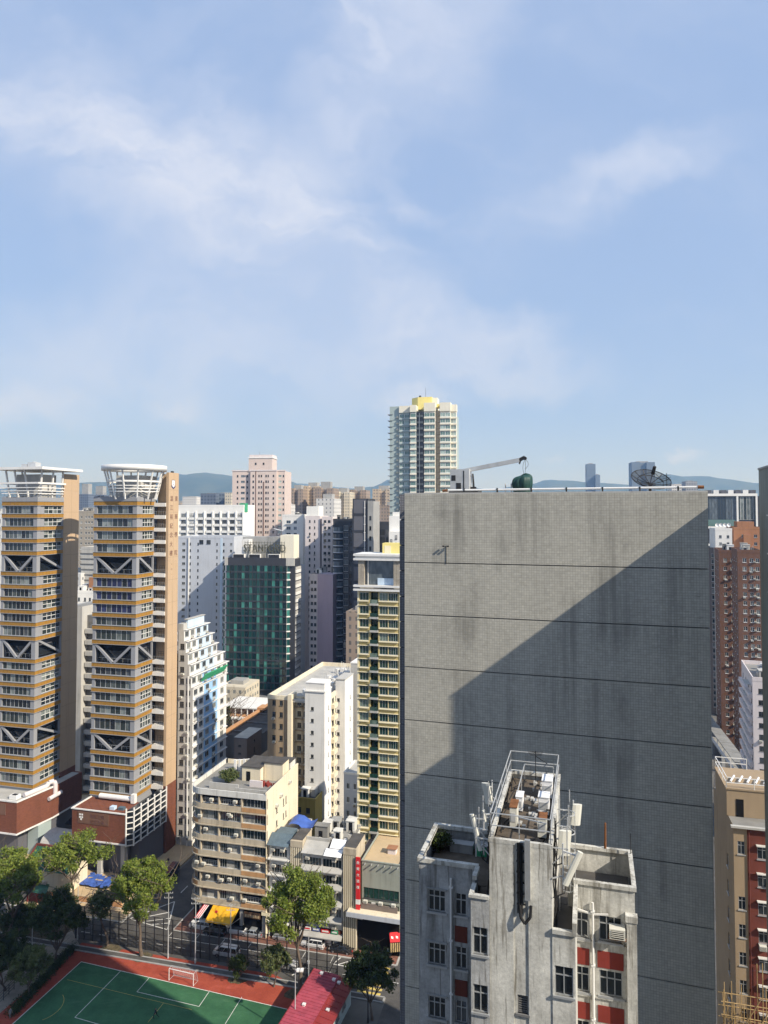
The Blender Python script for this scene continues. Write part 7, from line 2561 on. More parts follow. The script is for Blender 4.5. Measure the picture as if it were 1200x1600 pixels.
# six projecting bays: (px0, px1, v, kind)
bays = [(609, 624, 3.0, 'side'), (624, 640, 2.0, 'aqua'), (641, 650, 0.0, 'aqua'), (649.5, 662, 2.6, 'dark'), (663, 680, -0.6, 'cream'), (680, 688, 2.2, 'slot'), (688, 704, 0.2, 'cream'), (703, 713.5, 2.2, 'cream2')]
GT.box('core', 1, GT.U(712) - 1, 4.5, 24, 0, z_t, 'aqua_wall', 'roof_pale')
for px0, px1, v, kd in bays:
    u0_, u1_ = GT.U(px0, v), GT.U(px1, v)
    wdt = u1_ - u0_
    if kd == 'dark':
        GT.box('dark_recess', u0_, u1_, v + 0.4, 4.6, 0, z_t + 1, 'dark_grey_clad')
        for i in range(nfl):
            z = z_t - i * fl
            GT.box('recess_slab', u0_ + 0.1, u1_ - 0.1, v - 0.4, v + 0.399, z - 1.9, z - 0.9, 'concrete')
        GT.box('white_pipe', (u0_ + u1_) / 2 - 0.1, (u0_ + u1_) / 2 + 0.1, v - 0.7, v - 0.5, 0, z_t, 'white_metal')
        continue
    if kd == 'slot':
        GT.box('grey_slot', u0_, u1_, v, 4.6, 0, z_t + 1, 'stone_column')
        for i in range(nfl):
            GT.put('air_conditioner', acmesh(), (0, v), (1, 0), (u0_ + u1_) / 2 + 0.3, z_t - i * fl - 1.6)
        continue
    if kd == 'side':
        GT.box('side_wall', u0_, u1_, v, 10, 0, z_cap, 'aqua_wall')
        for i in range(nfl):
            z = z_t - i * fl
            GT.box('fin_slab', u0_ - 1.0, u0_ + 1.5, v - 0.3, v + 4, z - 0.3, z - 0.1, 'dark_grey_clad')
            GT.put('air_conditioner', acmesh(), (0, v), (1, 0), u1_ - 0.9, z - 1.7)
            GT.box('ac_ledge', u1_ - 1.7, u1_ - 0.2, v - 0.7, v - 0.002, z - 2.0, z - 1.85, 'aqua_wall')
        continue
    wallm = 'aqua_wall' if kd == 'aqua' else 'cream_light'
    GT.box('bay_wall', u0_ + 0.05, u1_ - 0.05, v + 0.3, 5, 0, z_t + 0.4, wallm)
    n = 2 if px1 - px0 > 9 else 1
    for i in range(nfl):
        z = z_t - i * fl
        for q in range(n):
            w2_ = wdt / n
            GT.put('window', winmesh(w2_ - 0.15, fl * 0.62, 'aqua' if n == 2 else 'aqua1'), (0, v + 0.1), (1, 0), u0_ + w2_ * (q + 0.5), z - fl * 0.72)
        GT.box('bay_band', u0_ - 0.12, u1_ + 0.12, v - 0.25, v + 0.6, z - fl, z - fl * 0.72 - 0.1, 'cream_light' if kd != 'aqua' or n == 1 else 'aqua_wall')
    GT.part('bay_crown', MB().box(u0_ - 0.1, u1_ + 0.1, v - 0.2, 6, z_t + 0.41, z_cap + (0.8 if kd == 'cream' else 0)), 'cream_light')
GT.part('crown_back', MB().box(GT.U(625), GT.U(640), 3.5, 8, z_t, z_cap - 0.5), 'white_clean')
u0_, u1_ = GT.U(643, 8), GT.U(676, 8)
zl0, zl1 = GT.Z(632), GT.Z(619)
mb = MB().prism([(u0_, 9.5), (u0_ + 3.5, 6), (u1_, 6), (u1_, 15), (u0_, 15)], zl0 - 2, zl1)
GT.part('lemon_block', mb, 'lemon', label='bright yellow rooftop block')
GT.part('lemon_block', MB().box(GT.U(675, 5), GT.U(692, 5), 4.5, 9, zl0 - 1.5, zl0 + 0.2), 'lemon')
GT.part('roof_room', MB().box(u1_, GT.U(684, 8), 7, 14, zl0 - 2, zl1 - 0.3), 'cream_light')
GT.part('mast', MB().cyl((GT.U(661), 9, zl1), (GT.U(661), 9, zl1 + 5), 0.08, 0.05, 6).cyl((GT.U(652), 9, zl1), (GT.U(652), 9, zl1 + 1.2), 0.7, 0.5, 8), 'dark_metal')

# ------------------------------------------------------------------ right edge street: brown towers and neighbours
def brown(px0, px1, Y, ytop, label, A=15, cols=(0.3, 0.62, 0.85), extra_side=18):
    b, L, zt, rows = tower('brown_tower', label, px0, px1, Y, A, ytop, 'brown_brick', extra_side, [(c, 1.1) for c in cols], 13.2, 'two_white', 1.4, 1.1, left=[0.2, 0.5, 0.8], ac=0.25, cat='tower', ybot=1200)
    for r0, h0 in rows:
        b.put('air_conditioner', acmesh(), (0, 0), (1, 0), L * 0.72, r0)
    return b, L, zt


b1, L1, zt1 = brown(1122, 1149.5, 262, 862, 'brown brick residential tower, left of the pair behind the grey tiled block', 20, (0.35, 0.75))
b2, L2, zt2_ = brown(1151, 1187, 240, 862, 'brown brick residential tower, right of the pair near the right edge', 20, (0.3, 0.6, 0.85))
rooftop(b2, 0.5, L2, 1, 12, zt2_ - 0.3, 71, 5)
rooftop(b1, 0.5, L1, 1, 12, zt1 - 0.3, 72, 4)
b, L, zt, rows = tower('striped_block', 'dark block with a column of white window frames close behind the grey tiled block edge', 1106, 1119, 300, 15, 858, 'taupe', 12, [(0.6, 1.8, 'one_white')], 9.2, 'one_white', 1.7, 1.8, ybot=1130)
b, L, zt, rows = tower('orange_brick_block', 'orange brick block with stepped roof behind the brown towers', 1146, 1194, 300, 14, 826, 'orange_brick', 14, [0.3, 0.7], 12, 'two', 1.3, 1.2, nrows=4)
b.box('roof_block', L * 0.15, L * 0.7, 2, 8, zt, b.Z(815), 'orange_brick')
b.box('roof_block', L * 0.3, L * 0.55, -1.5, 0, zt - 9, zt - 2.5, 'orange_brick')
b, L, zt, rows = tower('white_dish_block', 'small white block with rooftop dishes beside the orange brick block', 1117, 1143, 296, 14, 828, 'white_wall', 12, [0.3, 0.75], 11, 'two', 1.2, 1.0, nrows=4)
for q in range(4):
    mb = MB()
    for i in range(10):
        a0, a1 = 2 * math.pi * i / 10, 2 * math.pi * (i + 1) / 10
        mb.poly([(1.2 + q * 1.5 + 0.8 * math.cos(a0), 2, zt + 2 + 0.8 * math.sin(a0)), (1.2 + q * 1.5 + 0.8 * math.cos(a1), 2, zt + 2 + 0.8 * math.sin(a1)), (1.2 + q * 1.5, 2.4, zt + 2)])
    mb.beam((1.2 + q * 1.5, 2.4, zt - 0.3), (1.2 + q * 1.5, 2.4, zt + 2), 0.12, 0.12)
    b.part('roof_dish', mb, 'white_metal')
FG = Bd('framed_glass_block', 'dark glass block with a thick white frame at the right behind the grey tiled block', 'building', 1100, 345, 12)
f0, f1, f2 = FG.U(1152), FG.U(1182), FG.U(1192)
zf1, zf0 = FG.Z(772), FG.Z(812)
FG.box('core', 0, f2, 0.6, 24, 0, zf1 - 1, 'black_stone', 'roof_grey')
npn = 12
for q in range(npn):
    FG.put('pane', panemesh(f0 / npn, zf1 - zf0 - 1.2, 'glass_blue', 'dark_frame'), (0, 0.45), (1, 0), f0 / npn * (q + 0.5), zf0)
FG.box('glass_rail', 0, f0, 0.2, 0.3, zf0 - 3, zf0, 'glass_aqua')
for q in range(6):
    FG.put('pane', panemesh((f1 - f0) / 6, zf1 - zf0 - 1.2, 'glass_office', 'white_frame'), (f0, 0.45), (1, 0), (f1 - f0) / 6 * (q + 0.5), zf0)
mb = MB().box(f0 - 0.4, f0 + 0.4, -0.2, 0.5, zf0 - 20, zf1).box(f1 - 0.4, f1 + 0.4, -0.2, 0.5, zf0 - 20, zf1).box(-1, f1 + 0.4, -0.25, 0.5, zf1 - 1, zf1 + 0.2).box(0, f1 + 0.4, -0.22, 0.5, zf0 - 4.2, zf0 - 3.2).box(0, f0, -0.21, 0.5, zf0 - 12.5, zf0 - 11.5)
FG.part('white_frame', mb, 'white_clean')
for q in range(7):
    FG.box('roof_unit', 2 + q * 3.3, 4.4 + q * 3.3, 4, 8, zf1 - 1, zf1 + 2.0, 'white_paint' if q % 2 else 'dark_grey_clad')
b, L, zt, rows = tower('balcony_block', 'pinkish old block with rows of balconies at the right edge above the street', 1171, 1215, 182, 20, 1062, 'pinkish_white', 22, [0.3, 0.75], 17.5, 'two_dark', 1.3, 1.3, left=[0.15, 0.4, 0.65, 0.9], ac=0.3, ybot=1300)
for r0, h0 in rows:
    b.box('balcony', -0.9, -0.002, 1, 21, r0 - 1.5, r0 - 0.4, 'pinkish_white')
    b.box('canopy', -1.3, -0.003, 3, 9, r0 + 1.45, r0 + 1.55, 'roof_pale')
rooftop(b, 0.5, L, 1, 20, zt - 0.3, 55, 6)
# footbridge over the right-hand street
FB = Bd('footbridge', 'long roofed footbridge over the dark street at the right', 'footbridge', XY=tuple(G(1158, 1206, 8).xy), A=13)
nbay = 12
for i in range(nbay):
    v = i * 9.0
    FB.box('roof_panel', -1.8, 1.8, v, v + 8.7, 10.6, 10.8, 'roof_grey')
    FB.box('deck', -1.6, 1.6, v, v + 9.0, 7.2, 7.6, 'concrete')
    FB.box('parapet', -1.7, -1.6, v, v + 9.0, 7.6, 8.7, 'pale_blue_grey')
    FB.box('parapet', 1.6, 1.7, v, v + 9.0, 7.6, 8.7, 'pale_blue_grey')
    for x in (-1.65, 1.65):
        FB.box('post', x - 0.1, x + 0.1, v + 4.3, v + 4.5, 7.6, 10.6, 'white_paint')
    if i % 2 == 0:
        FB.box('pier', -0.5, 0.5, v + 4, v + 5, 0, 7.2, 'concrete')

# tan and red building in the right foreground
RB = Bd('red_tenement', 'tan and dark red tenement with a railed roof house at the lower right edge', 'building', 1137.5, 82, 15)
zr5 = RB.Z(1290)
rw_ = RB.U(1235)
ut = RB.U(1158)
FLr = 3.05
rws = [(zr5 - 3.1 - i * FLr, 1.45) for i in range(14)]
mb = MB()
RB.facade(mb, (0, 0), (1, 0), ut, 0, zr5, [(0.78, 0.75, 'near2')], rws, 'near2', 0.25, skip=lambda c, r: r == 1, fine=True)
RB.facade(mb, (0, 12), (0, -1), 12, 0, zr5, [(8.5, 0.9, 'near2')], rws[1:], 'near2', 0.25)
RB.part('tan_wall', mb, 'tan_wall')
mb = MB()
RB.facade(mb, (ut, 0), (1, 0), rw_ - ut, 0, zr5 - 0.1, [(1.55, 1.05, 'near2'), (4.6, 1.05, 'near2')], [(r0 - 0.3, h0) for r0, h0 in rws], 'near2', 0.25, ac=0.3, hood={'near2': 'old_white'}, fine=True)
RB.part('red_wall', mb, 'dull_red')
RB.part('cornice', MB().box(-0.3, rw_, -0.4, 0.0, zr5 - 0.1, zr5 + 0.12), 'concrete_pale')
RB.part('roof', MB().box(0.05, rw_, 0.05, 12, zr5 - 0.5, zr5 - 0.12), 'roof_grey')
zh5 = RB.Z(1233, 0, 3)
RB.part('roof_house', MB().box(-0.1, rw_ - 0.5, 3.0, 10, zr5 - 0.1, zh5).box(-0.2, rw_ - 0.4, 2.9, 10.1, zh5, zh5 + 0.18), 'tan_wall')
RB.box('doorway', 0.9, 1.7, 2.95, 3.0, zr5 - 0.1, zr5 + 1.9, 'dark_void')
mb = MB()
railing(mb, [(-0.1, 3, zh5 + 0.18), (rw_ - 0.6, 3, zh5 + 0.18)], 1.2, 2.5, 0.035, (0.5, 1.0))
railing(mb, [(-0.1, 3, zh5 + 0.18), (-0.1, 9.9, zh5 + 0.18), (3.5, 9.9, zh5 + 0.18)], 1.3, 2.3, 0.035, (0.5, 1.0))
RB.part('railing', mb, 'white_metal')
mb = MB()
for q in range(5):
    mb.cyl((0.6 + q * 0.9, 4.5, zh5 + 0.4), (1.4 + q * 0.9, 6.5, zh5 + 0.45), 0.12, 0.12, 8)
RB.part('roof_pipe', mb, 'white_metal')
RB.part('drain_pipe', MB().cyl((ut + 0.15, -0.12, 2), (ut + 0.15, -0.12, zr5 - 0.3), 0.07, 0.07, 8).beam((ut + 0.15, -0.12, zr5 - 5), (ut + 3.0, -0.12, zr5 - 4.8), 0.1, 0.1), 'dull_red')
for i in range(6):
    RB.put('air_conditioner', acmesh(), (0, 0), (1, 0), ut + 2.9, zr5 - 6 - i * 5.1)
# bamboo scaffold
BS = thing('bamboo_scaffold', 'bamboo scaffold climbing the foot of the red tenement at the lower right', 'scaffold', Vector((*RB.XY(0.3, -3.2), 0)), -RB.A)
zsc = RB.Z(1560, 0, -3)
rr = random.Random(77)
for q in range(12):
    x = -2.0 + q * 0.9
    for y in (0, 1.6):
        h_ = zsc + rr.uniform(-1.0, 2.2) + (3.5 if q in (4, 8) else 0)
        ob('upright', MB().cyl((x, y, 0), (x + rr.uniform(-0.2, 0.2), y, h_), 0.06, 0.045, 6).mesh('upright', [MT['bamboo']]), BS)
for i in range(16):
    z = zsc - 0.6 - i * 1.3
    for y in (0, 1.6):
        ob('ledger', MB().cyl((-2.4, y, z + rr.uniform(-0.1, 0.1)), (8.4, y, z + rr.uniform(-0.15, 0.15)), 0.05, 0.05, 6).mesh('ledger', [MT['bamboo']]), BS)
for q in range(7):
    ob('brace', MB().cyl((-2 + q * 1.4, -0.1, zsc - 6), (1.6 + q * 1.4, -0.1, zsc + 0.5), 0.045, 0.045, 6).mesh('brace', [MT['bamboo']]), BS)
mb = MB()
for i in range(90):
    x, z = rr.uniform(-2.2, 0.6), zsc + rr.uniform(-7, 0.5)
    mb.cyl((x, rr.uniform(-0.3, 1.2), z), (x + rr.uniform(-0.5, 0.5), rr.uniform(-0.3, 1.2), z - rr.uniform(1.5, 3.5)), 0.03, 0.03, 5)
stuff(ob('loose_canes', mb.mesh('loose_canes', [MT['bamboo']]), BS))

# ------------------------------------------------------------------ between and left of the college towers
GW = Bd('grey_balcony_block', 'grey block with a column of dark balconies between the two college towers', 'building', 113, 215, 14.5)
zq = GW.Z(947)
gu = GW.U(131)
GW.box('wall', 0, gu, 0, 14, 0, zq, 'concrete_pale', 'roof_grey')
GW.box('shade_wall', -3, 0, 1.5, 14, 0, zq - 0.3, 'concrete')
gu2 = GW.U(152, 1)
GW.box('wing_core', gu, gu2, 2.4, 14, 0, GW.Z(962), 'concrete_dark', 'roof_grey')
for i in range(18):
    z = GW.Z(972) - i * 3.3
    if z < 3:
        break
    GW.box('balcony', gu + 0.3, gu2, 1.0, 2.39, z - 3.3, z - 2.0, 'concrete_pale')
    GW.put('window', winmesh(2.2, 1.5, 'two_dark'), (0, 2.3), (1, 0), gu + 1.8, z - 1.9)
b, L, zt, rows = tower('louvred_block', 'plain grey block ribbed with horizontal ledges between the college towers', 128, 152, 300, 12, 857, 'concrete_pale', 14, [], 10)
for i in range(16):
    b.box('ledge', -0.1, L + 0.1, -0.3, -0.002, zt - 2.1 - i * 2.2, zt - 1.85 - i * 2.2, 'concrete_dark')
b, L, zt, rows = tower('old_brown_block', 'old brown and white residential block seen high between the college towers', 116, 154, 420, 10, 800, 'stone_column', 16,
                       [0.12, 0.3, 0.5, 0.62, 0.74, 0.9], 8.2, 'two_white', 1.3, 1.2, nrows=12)
rooftop(b, 0.5, L, 1, 14, zt - 0.3, 91, 7)
b, L, zt, rows = tower('white_low_block', 'bright white low block between the college towers', 114, 152, 268, 12, 925, 'white_clean', 14, [0.3, 0.55, 0.75], 11, 'one', 1.3, 0.9, nrows=5)
rooftop(b, 0.5, L, 1, 12, zt - 0.3, 12, 5, ('white_clean', 'white_paint', 'orange_brick'))
b.box('brick_roof_house', L * 0.5, L * 0.85, 3, 8, zt - 0.3, b.Z(903), 'orange_brick')
b, L, zt, rows = tower('left_edge_block', 'sliver of a white block at the far left edge', -40, 6, 255, 12, 802, 'white_wall', 14, [0.3, 0.6, 0.85], 12, 'two', 1.4, 1.2, nrows=16)

# ------------------------------------------------------------------ far towers
def fartower(label, px0, px1, Y, ytop, mat, A=10, D=22, crown=None, group=None, name='distant_tower', notch=0.0):
    b = Bd(name, label, 'tower', px0, Y, A, group)
    L = b.U(px1)
    zt = b.Z(ytop)
    mb = MB()
    if notch:
        mb.box(0, L * 0.36, 0, D, 0, zt).box(L * 0.36, L * 0.64, notch, D - 1, 0, zt - 1.5).box(L * 0.64, L, 0, D, 0, zt - 0.6)
    else:
        mb.box(0, L, 0, D, 0, zt)
    b.part('shaft', mb, mat)
    mb = MB().box(L * 0.25, L * 0.75, D * 0.3, D * 0.7, zt - 1.6, zt + (crown or 3.5))
    b.part('crown', mb, 'concrete')
    return b


fartower('far brown tower, leftmost of the row beyond the pinkish white block', 451, 473, 720, 763, 'far_brown', notch=3)
fartower('far tan tower, second of the brown row, catching the sun', 472, 500, 735, 759, 'far_tan', notch=3)
fartower('far tan tower, tallest of the brown row with a flat brown crown', 491, 521, 700, 762, 'far_brown', notch=3, crown=6)
fartower('far cream tower of the brown row left of the black tower', 520, 547, 720, 768, 'far_cream', notch=3)
fartower('far brown tower peeping over the black tower', 545, 572, 740, 765, 'far_brown', notch=3)
fartower('far cream tower of the brown row nearest the green glass tower', 582, 613, 710, 764, 'far_tan', notch=3)
b = fartower('white-roofed mid-height block with a tan side before the brown row', 494, 522, 520, 779, 'far_white')
fartower('dark blue-grey far tower left of the pair between the college towers', 118, 138, 950, 772, 'far_blue', crown=14)
fartower('dark blue-grey far tower right of the pair between the college towers', 139, 162, 980, 773, 'far_blue', crown=12)
fartower('slender pale blue skyscraper standing alone above the hills', 917, 931, 2500, 725, 'far_glass', D=40, name='skyscraper')
fartower('short companion of the slender pale blue skyscraper', 931, 938, 2480, 742, 'far_glass', D=30, name='skyscraper')
fartower('broad far glass skyscraper behind the satellite dish', 988, 1024, 2200, 722, 'far_glass', D=60, name='skyscraper', notch=8)
fartower('low dark far block right of the satellite dish', 1072, 1090, 900, 752, 'far_grey', crown=1)
fartower('low pale far block right of the satellite dish', 1050, 1073, 930, 757, 'far_white', crown=1)
fartower('wide dark glass far block behind the white column block', 313, 337, 700, 771, 'far_blue', crown=0.5)
fartower('far glass block with a cream end behind the white column block', 337, 352, 705, 770, 'far_glass', crown=0.5)
fartower('far cream block end beside the pink tower', 351, 361, 690, 770, 'far_cream', crown=0.5)
fartower('pale far block behind the white column block', 285, 307, 900, 776, 'far_white', crown=0.5)
fartower('pale far tower in the gap right of the pink tower', 443, 450, 640, 788, 'far_white', crown=1)
# towers filling the gaps behind
for lab, px0, px1, Y, yt, mt in (
        ('brown far high-rise just left of the green glass tower', 590, 640, 655, 789, 'far_brown'),
        ('grey far high-rise behind the cream far tower', 528, 560, 790, 780, 'far_grey'),
        ('pale far high-rise low between the college towers', 116, 150, 830, 797, 'far_white'),
        ('cream far high-rise low behind the white column block', 296, 330, 1200, 784, 'far_cream'),
        ('tan far high-rise beside the tan slab of the second college tower', 262, 292, 1240, 785, 'far_tan'),
        ('grey far high-rise behind the pink tower', 420, 458, 1150, 786, 'far_grey'),
        ('white far high-rise left of the first college tower', -60, 12, 640, 800, 'far_white'),
        ('brown far high-rise behind the framed glass block', 1170, 1230, 640, 785, 'far_brown'),
        ('cream far high-rise right of the framed glass block', 1186, 1240, 480, 800, 'far_cream')):
    fartower(lab, px0, px1, Y, yt, mt, 12, 20, 3.0, 'distant high-rises filling the skyline', notch=2.5)
for lab, px, Y, yt, mt in (('white block seen as a sliver beside the louvred block', 88, 300, 895, 'far_white'), ('grey block seen as a sliver right of the second college tower', 250, 268, 1000, 'far_grey'),
                           ('cream block below the hotel, behind the stepped block', 345, 282, 1072, 'far_cream'), ('brown block filling the gap left of the yellow tower', 541, 280, 955, 'far_brown'),
                           ('grey block behind the yellow tower and grey tiled block', 590, 210, 1010, 'far_grey'), ('grey block low behind the first college tower', 20, 300, 900, 'far_grey')):
    fartower(lab, px, px + 40, Y, yt, mt, 13, 14, 1.5, 'back-street blocks in the gaps', 'back_street_block')

# ------------------------------------------------------------------ trees
def leafmat(name, a, b, trans=0.35):
    t = NT(name)
    t.set(0.6, 0, 0.25)
    k = t.noise(t.pos(), 0.9, 3, 0.6)
    k2 = t.noise(t.pos(), 6.0, 2, 0.5)
    c = t.mix(t.rng(k, 0.3, 0.7), a, b)
    c = t.mix(1.0, c, t.grey(t.rng(k2, 0.25, 0.75, 0.65, 1.35, False)), 'MULTIPLY')
    t.col(c)
    tr = t.node('ShaderNodeBsdfTranslucent')
    t.l.new(c, tr.inputs['Color'])
    mx = t.node('ShaderNodeMixShader')
    mx.inputs[0].default_value = trans
    t.l.new(t.b.outputs[0], mx.inputs[1])
    t.l.new(tr.outputs[0], mx.inputs[2])
    t.l.new(mx.outputs[0], t.n['Material Output'].inputs['Surface'])


leafmat('leaf_light', (0.11, 0.165, 0.022), (0.25, 0.29, 0.055))
leafmat('leaf_mid', (0.06, 0.09, 0.025), (0.17, 0.19, 0.075))
leafmat('leaf_dark', (0.026, 0.045, 0.014), (0.075, 0.10, 0.028))
plaster('bark', (0.13, 0.10, 0.075), 0.95, 0.3, 2.0, 0.0, 0.4)


def tree(label, base, top, rad_, seed, leaf='leaf_light', nleaf=6500, lift=0.35, size=0.34, name='street_tree', group='trees round the court', squash=1.0):
    r = random.Random(seed)
    t_ = thing(name, label, 'tree', base, 0, group)
    Ht = top
    tk = MB()
    tips = []

    def limb(p, d, L, r0, depth):
        n = 4
        q = p.copy()
        for i in range(n):
            d2 = (d + Vector((r.uniform(-.22, .22), r.uniform(-.22, .22), r.uniform(-.05, .15)))).normalized()
            nx = q + d2 * (L / n)
            tk.cyl(q, nx, r0 * (1 - 0.55 * i / n), r0 * (1 - 0.55 * (i + 1) / n), 7, 0, False)
            q, d = nx, d2
            if depth and i >= 1:
                for _ in range(1 if depth == 1 else 2):
                    a = r.uniform(0, 6.283)
                    dd = (d * 0.55 + Vector((math.cos(a), math.sin(a), r.uniform(0.0, 0.5)))).normalized()
                    limb(q, dd, L * r.uniform(0.5, 0.75), r0 * 0.45, depth - 1)
        tips.append(q)
    trunk_h = Ht * lift
    limb(Vector((0, 0, 0)), Vector((r.uniform(-.06, .06), r.uniform(-.06, .06), 1)), trunk_h, 0.02 * Ht + 0.06, 0)
    start = tips.pop()
    for i in range(6):
        a = 2 * math.pi * i / 6 + r.uniform(-.3, .3)
        limb(start, Vector((math.cos(a) * rad_ / Ht * 2.0, math.sin(a) * rad_ / Ht * 2.0, 1.0)).normalized(), (Ht - trunk_h) * r.uniform(0.55, 0.85), 0.009 * Ht + 0.03, 2)
    ob('trunk', tk.mesh('trunk', [MT['bark']], True), t_)
    # leaf clumps gathered round the limb tips and scattered over the crown
    cz = (trunk_h + Ht) / 2
    hz_ = (Ht - trunk_h) / 2 * 1.08
    cl = []
    for q in tips:
        e = (q.x / rad_) ** 2 + (q.y / rad_) ** 2 + ((q.z - cz) / hz_) ** 2
        if e < 1.2:
            cl.append((q, r.uniform(0.08, 0.2) * rad_ + 0.22))
    while len(cl) < 46:
        a, b_, c_ = r.gauss(0, 1), r.gauss(0, 1), r.gauss(0, 1)
        v = Vector((a, b_, c_)).normalized() * r.uniform(0.45, 1.0)
        cl.append((Vector((v.x * rad_, v.y * rad_, cz + v.z * hz_ * squash)), r.uniform(0.12, 0.3) * rad_ + 0.2))
    if len(cl) > 80:
        cl = r.sample(cl, 80)
    mb = MB()
    per = max(20, int(nleaf * 1.75) // len(cl))
    for q, rc in cl:
        for _ in range(per):
            v = Vector((r.gauss(0, 1), r.gauss(0, 1), r.gauss(0, 0.8)))
            if v.length > 2.2:
                continue
            p = q + v * (rc * 0.55)
            if p.z < trunk_h * 0.7:
                continue
            n = Vector((r.gauss(0, 1), r.gauss(0, 1), r.gauss(0.5, 1))).normalized()
            x = n.orthogonal().normalized()
            x = Matrix.Rotation(r.uniform(0, 6.28), 3, n) @ x
            y = n.cross(x)
            s_ = size * r.uniform(0.8, 1.6)
            x, y = x * s_ * 0.5, y * s_ * 0.34
            mb.quad(p - x, p - y, p + x, p + y)
    ob('crown', mb.mesh('crown', [MT[leaf]]), t_)
    return t_


def tr(label, bx, by, ytop, wpx, seed, leaf, nleaf=6500, lift=0.35, size=0.34, **kw):
    b = G(bx, by)
    zt = ZP(ytop, b.y)
    return tree(label, b, zt, wpx / 2.0 / F * b.y, seed, leaf, nleaf, lift, size, **kw)


tr('tall light green tree in front of the white tenement, by the fence', 468, 1553, 1372, 104, 1, 'leaf_light', 11000, 0.42, 0.36)
tr('light green tree at the fence corner before the hatched road markings', 221, 1494, 1352, 92, 2, 'leaf_light', 9000, 0.36, 0.36)
tr('slender tree left of the tree at the fence corner', 168, 1478, 1392, 50, 3, 'leaf_mid', 2600, 0.55, 0.34)
tr('spreading light green tree below the brick podium of the second tower', 118, 1426, 1312, 100, 4, 'leaf_light', 8000, 0.48, 0.38)
tr('broad pale green tree at the left edge of the garden', 8, 1476, 1338, 92, 5, 'leaf_light', 8000, 0.3, 0.40)
tr('dense dark round tree in the garden beside the court', 87, 1502, 1398, 76, 6, 'leaf_dark', 10000, 0.16, 0.34)
tr('dark low tree at the left edge below the garden path', 8, 1548, 1458, 72, 7, 'leaf_dark', 8000, 0.14, 0.34)
tr('small tree with pale leaves beside the dark low tree', 46, 1560, 1486, 52, 8, 'leaf_mid', 4500, 0.25, 0.32)
tr('dense dark tree on the street corner right of the red metal roof', 582, 1594, 1488, 74, 9, 'leaf_dark', 10000, 0.22, 0.34)
tr('small dark shrub tree against the fence behind the goal', 373, 1530, 1496, 24, 10, 'leaf_dark', 2500, 0.12, 0.28)
tr('young tree low at the fence beside the tall light green tree', 428, 1542, 1482, 44, 11, 'leaf_mid', 2600, 0.3, 0.30)
tr('dark tree hanging into the frame at the far left', -40, 1530, 1395, 84, 12, 'leaf_dark', 6000, 0.2, 0.36)
tr('dark tree under the broad pale green tree at the left', 34, 1462, 1420, 60, 14, 'leaf_dark', 5000, 0.15, 0.34)
tr('dark tree on the terrace behind the stepped block', 354, 1218, 1098, 16, 16, 'leaf_dark', 2500, 0.35, 0.5, group='trees between buildings')
# planted things on the corner tenement roof
gx, gy = CB.XY(-11.5, 6.5)
tree('green bushes of the roof garden on the corner tenement', Vector((gx, gy, zroof - 1.0)), 2.4, 1.9, 22, 'leaf_mid', 2500, 0.08, 0.3, name='roof_bush', group='roof plants')
gx, gy = NB.XY(-3.5, 5.6)
tree('low shrub in the corner of the left wing roof of the grey tenement', Vector((gx, gy, zl - 1.0)), 0.85, 0.42, 23, 'leaf_dark', 900, 0.05, 0.12, name='roof_shrub', group='roof plants')
# bare earth round the court trees
for i, (px, py, rx) in enumerate(((171, 1484, 2.2), (222, 1496, 2.0), (466, 1553, 2.3), (372, 1530, 1.8))):
    c = G(px, py)
    rr = random.Random(i)
    pts = []
    for q in range(14):
        a = 2 * math.pi * q / 14
        pts.append(Vector((c.x + rx * rr.uniform(0.8, 1.15) * math.cos(a), c.y + rx * 0.8 * rr.uniform(0.8, 1.15) * math.sin(a), 0.048)))
    struct(MB().poly(pts).build('earth_patch', [MT['soil']]))
# hedge along the garden edge
mb = MB()
rr = random.Random(64)
for i in range(9000):
    q = rr.random()
    a = G(30, 1590).lerp(G(125, 1486), q)
    p = a + Vector((rr.gauss(-1.6, 0.5), rr.gauss(0.6, 0.5), abs(rr.gauss(0.4, 0.35))))
    n = Vector((rr.gauss(0, 1), rr.gauss(0, 1), rr.gauss(0.5, 1))).normalized()
    x = n.orthogonal().normalized() * 0.12
    y = n.cross(x)
    mb.quad(p - x, p - y * 0.7, p + x, p + y * 0.7)
hd = mb.build('ground_cover', [MT['leaf_dark']])
stuff(hd)
tag(hd, 'low dark ground cover along the garden edge of the court', 'ground cover')

# ------------------------------------------------------------------ tall court fence
fa, fb = G(118, 1466), G(527, 1533)
fd = (fb - fa)
fL = fd.length
fang = math.atan2(fd.y, fd.x)
fence = thing('court_fence', 'tall black steel fence between the street and the red court edge', 'fence', fa, fang)
nP = 29
fh = 6.4
postm = MB().box(-0.075, 0.075, -0.075, 0.075, 0, fh).mesh('post', [MT['dark_metal']])
for i in range(nP):
    ob('post', postm, fence, (fL * i / (nP - 1), 0, 0))
barm = MB().box(-0.018, 0.018, -0.018, 0.018, 0, 2.0).mesh('bar', [MT['dark_metal']])
nB = 190
for i in range(nB):
    ob('bar', barm, fence, (fL * (i + 0.5) / nB, 0.02, 0.1))
for z in (0.12, 1.1, 2.1, 3.2, 4.3, 5.3, 6.35):
    ob('rail', MB().box(0, fL, -0.025, 0.025, z - 0.03, z + 0.03).mesh('rail', [MT['dark_metal']]), fence)
t = NT('wire_mesh')
t.set(0.6, 0.3, 0.3)
t.col((0.03, 0.03, 0.03))
tp_ = t.node('ShaderNodeBsdfTransparent')
mx = t.node('ShaderNodeMixShader')
mx.inputs[0].default_value = 0.2
t.l.new(tp_.outputs[0], mx.inputs[1])
t.l.new(t.b.outputs[0], mx.inputs[2])
t.l.new(mx.outputs[0], t.n['Material Output'].inputs['Surface'])
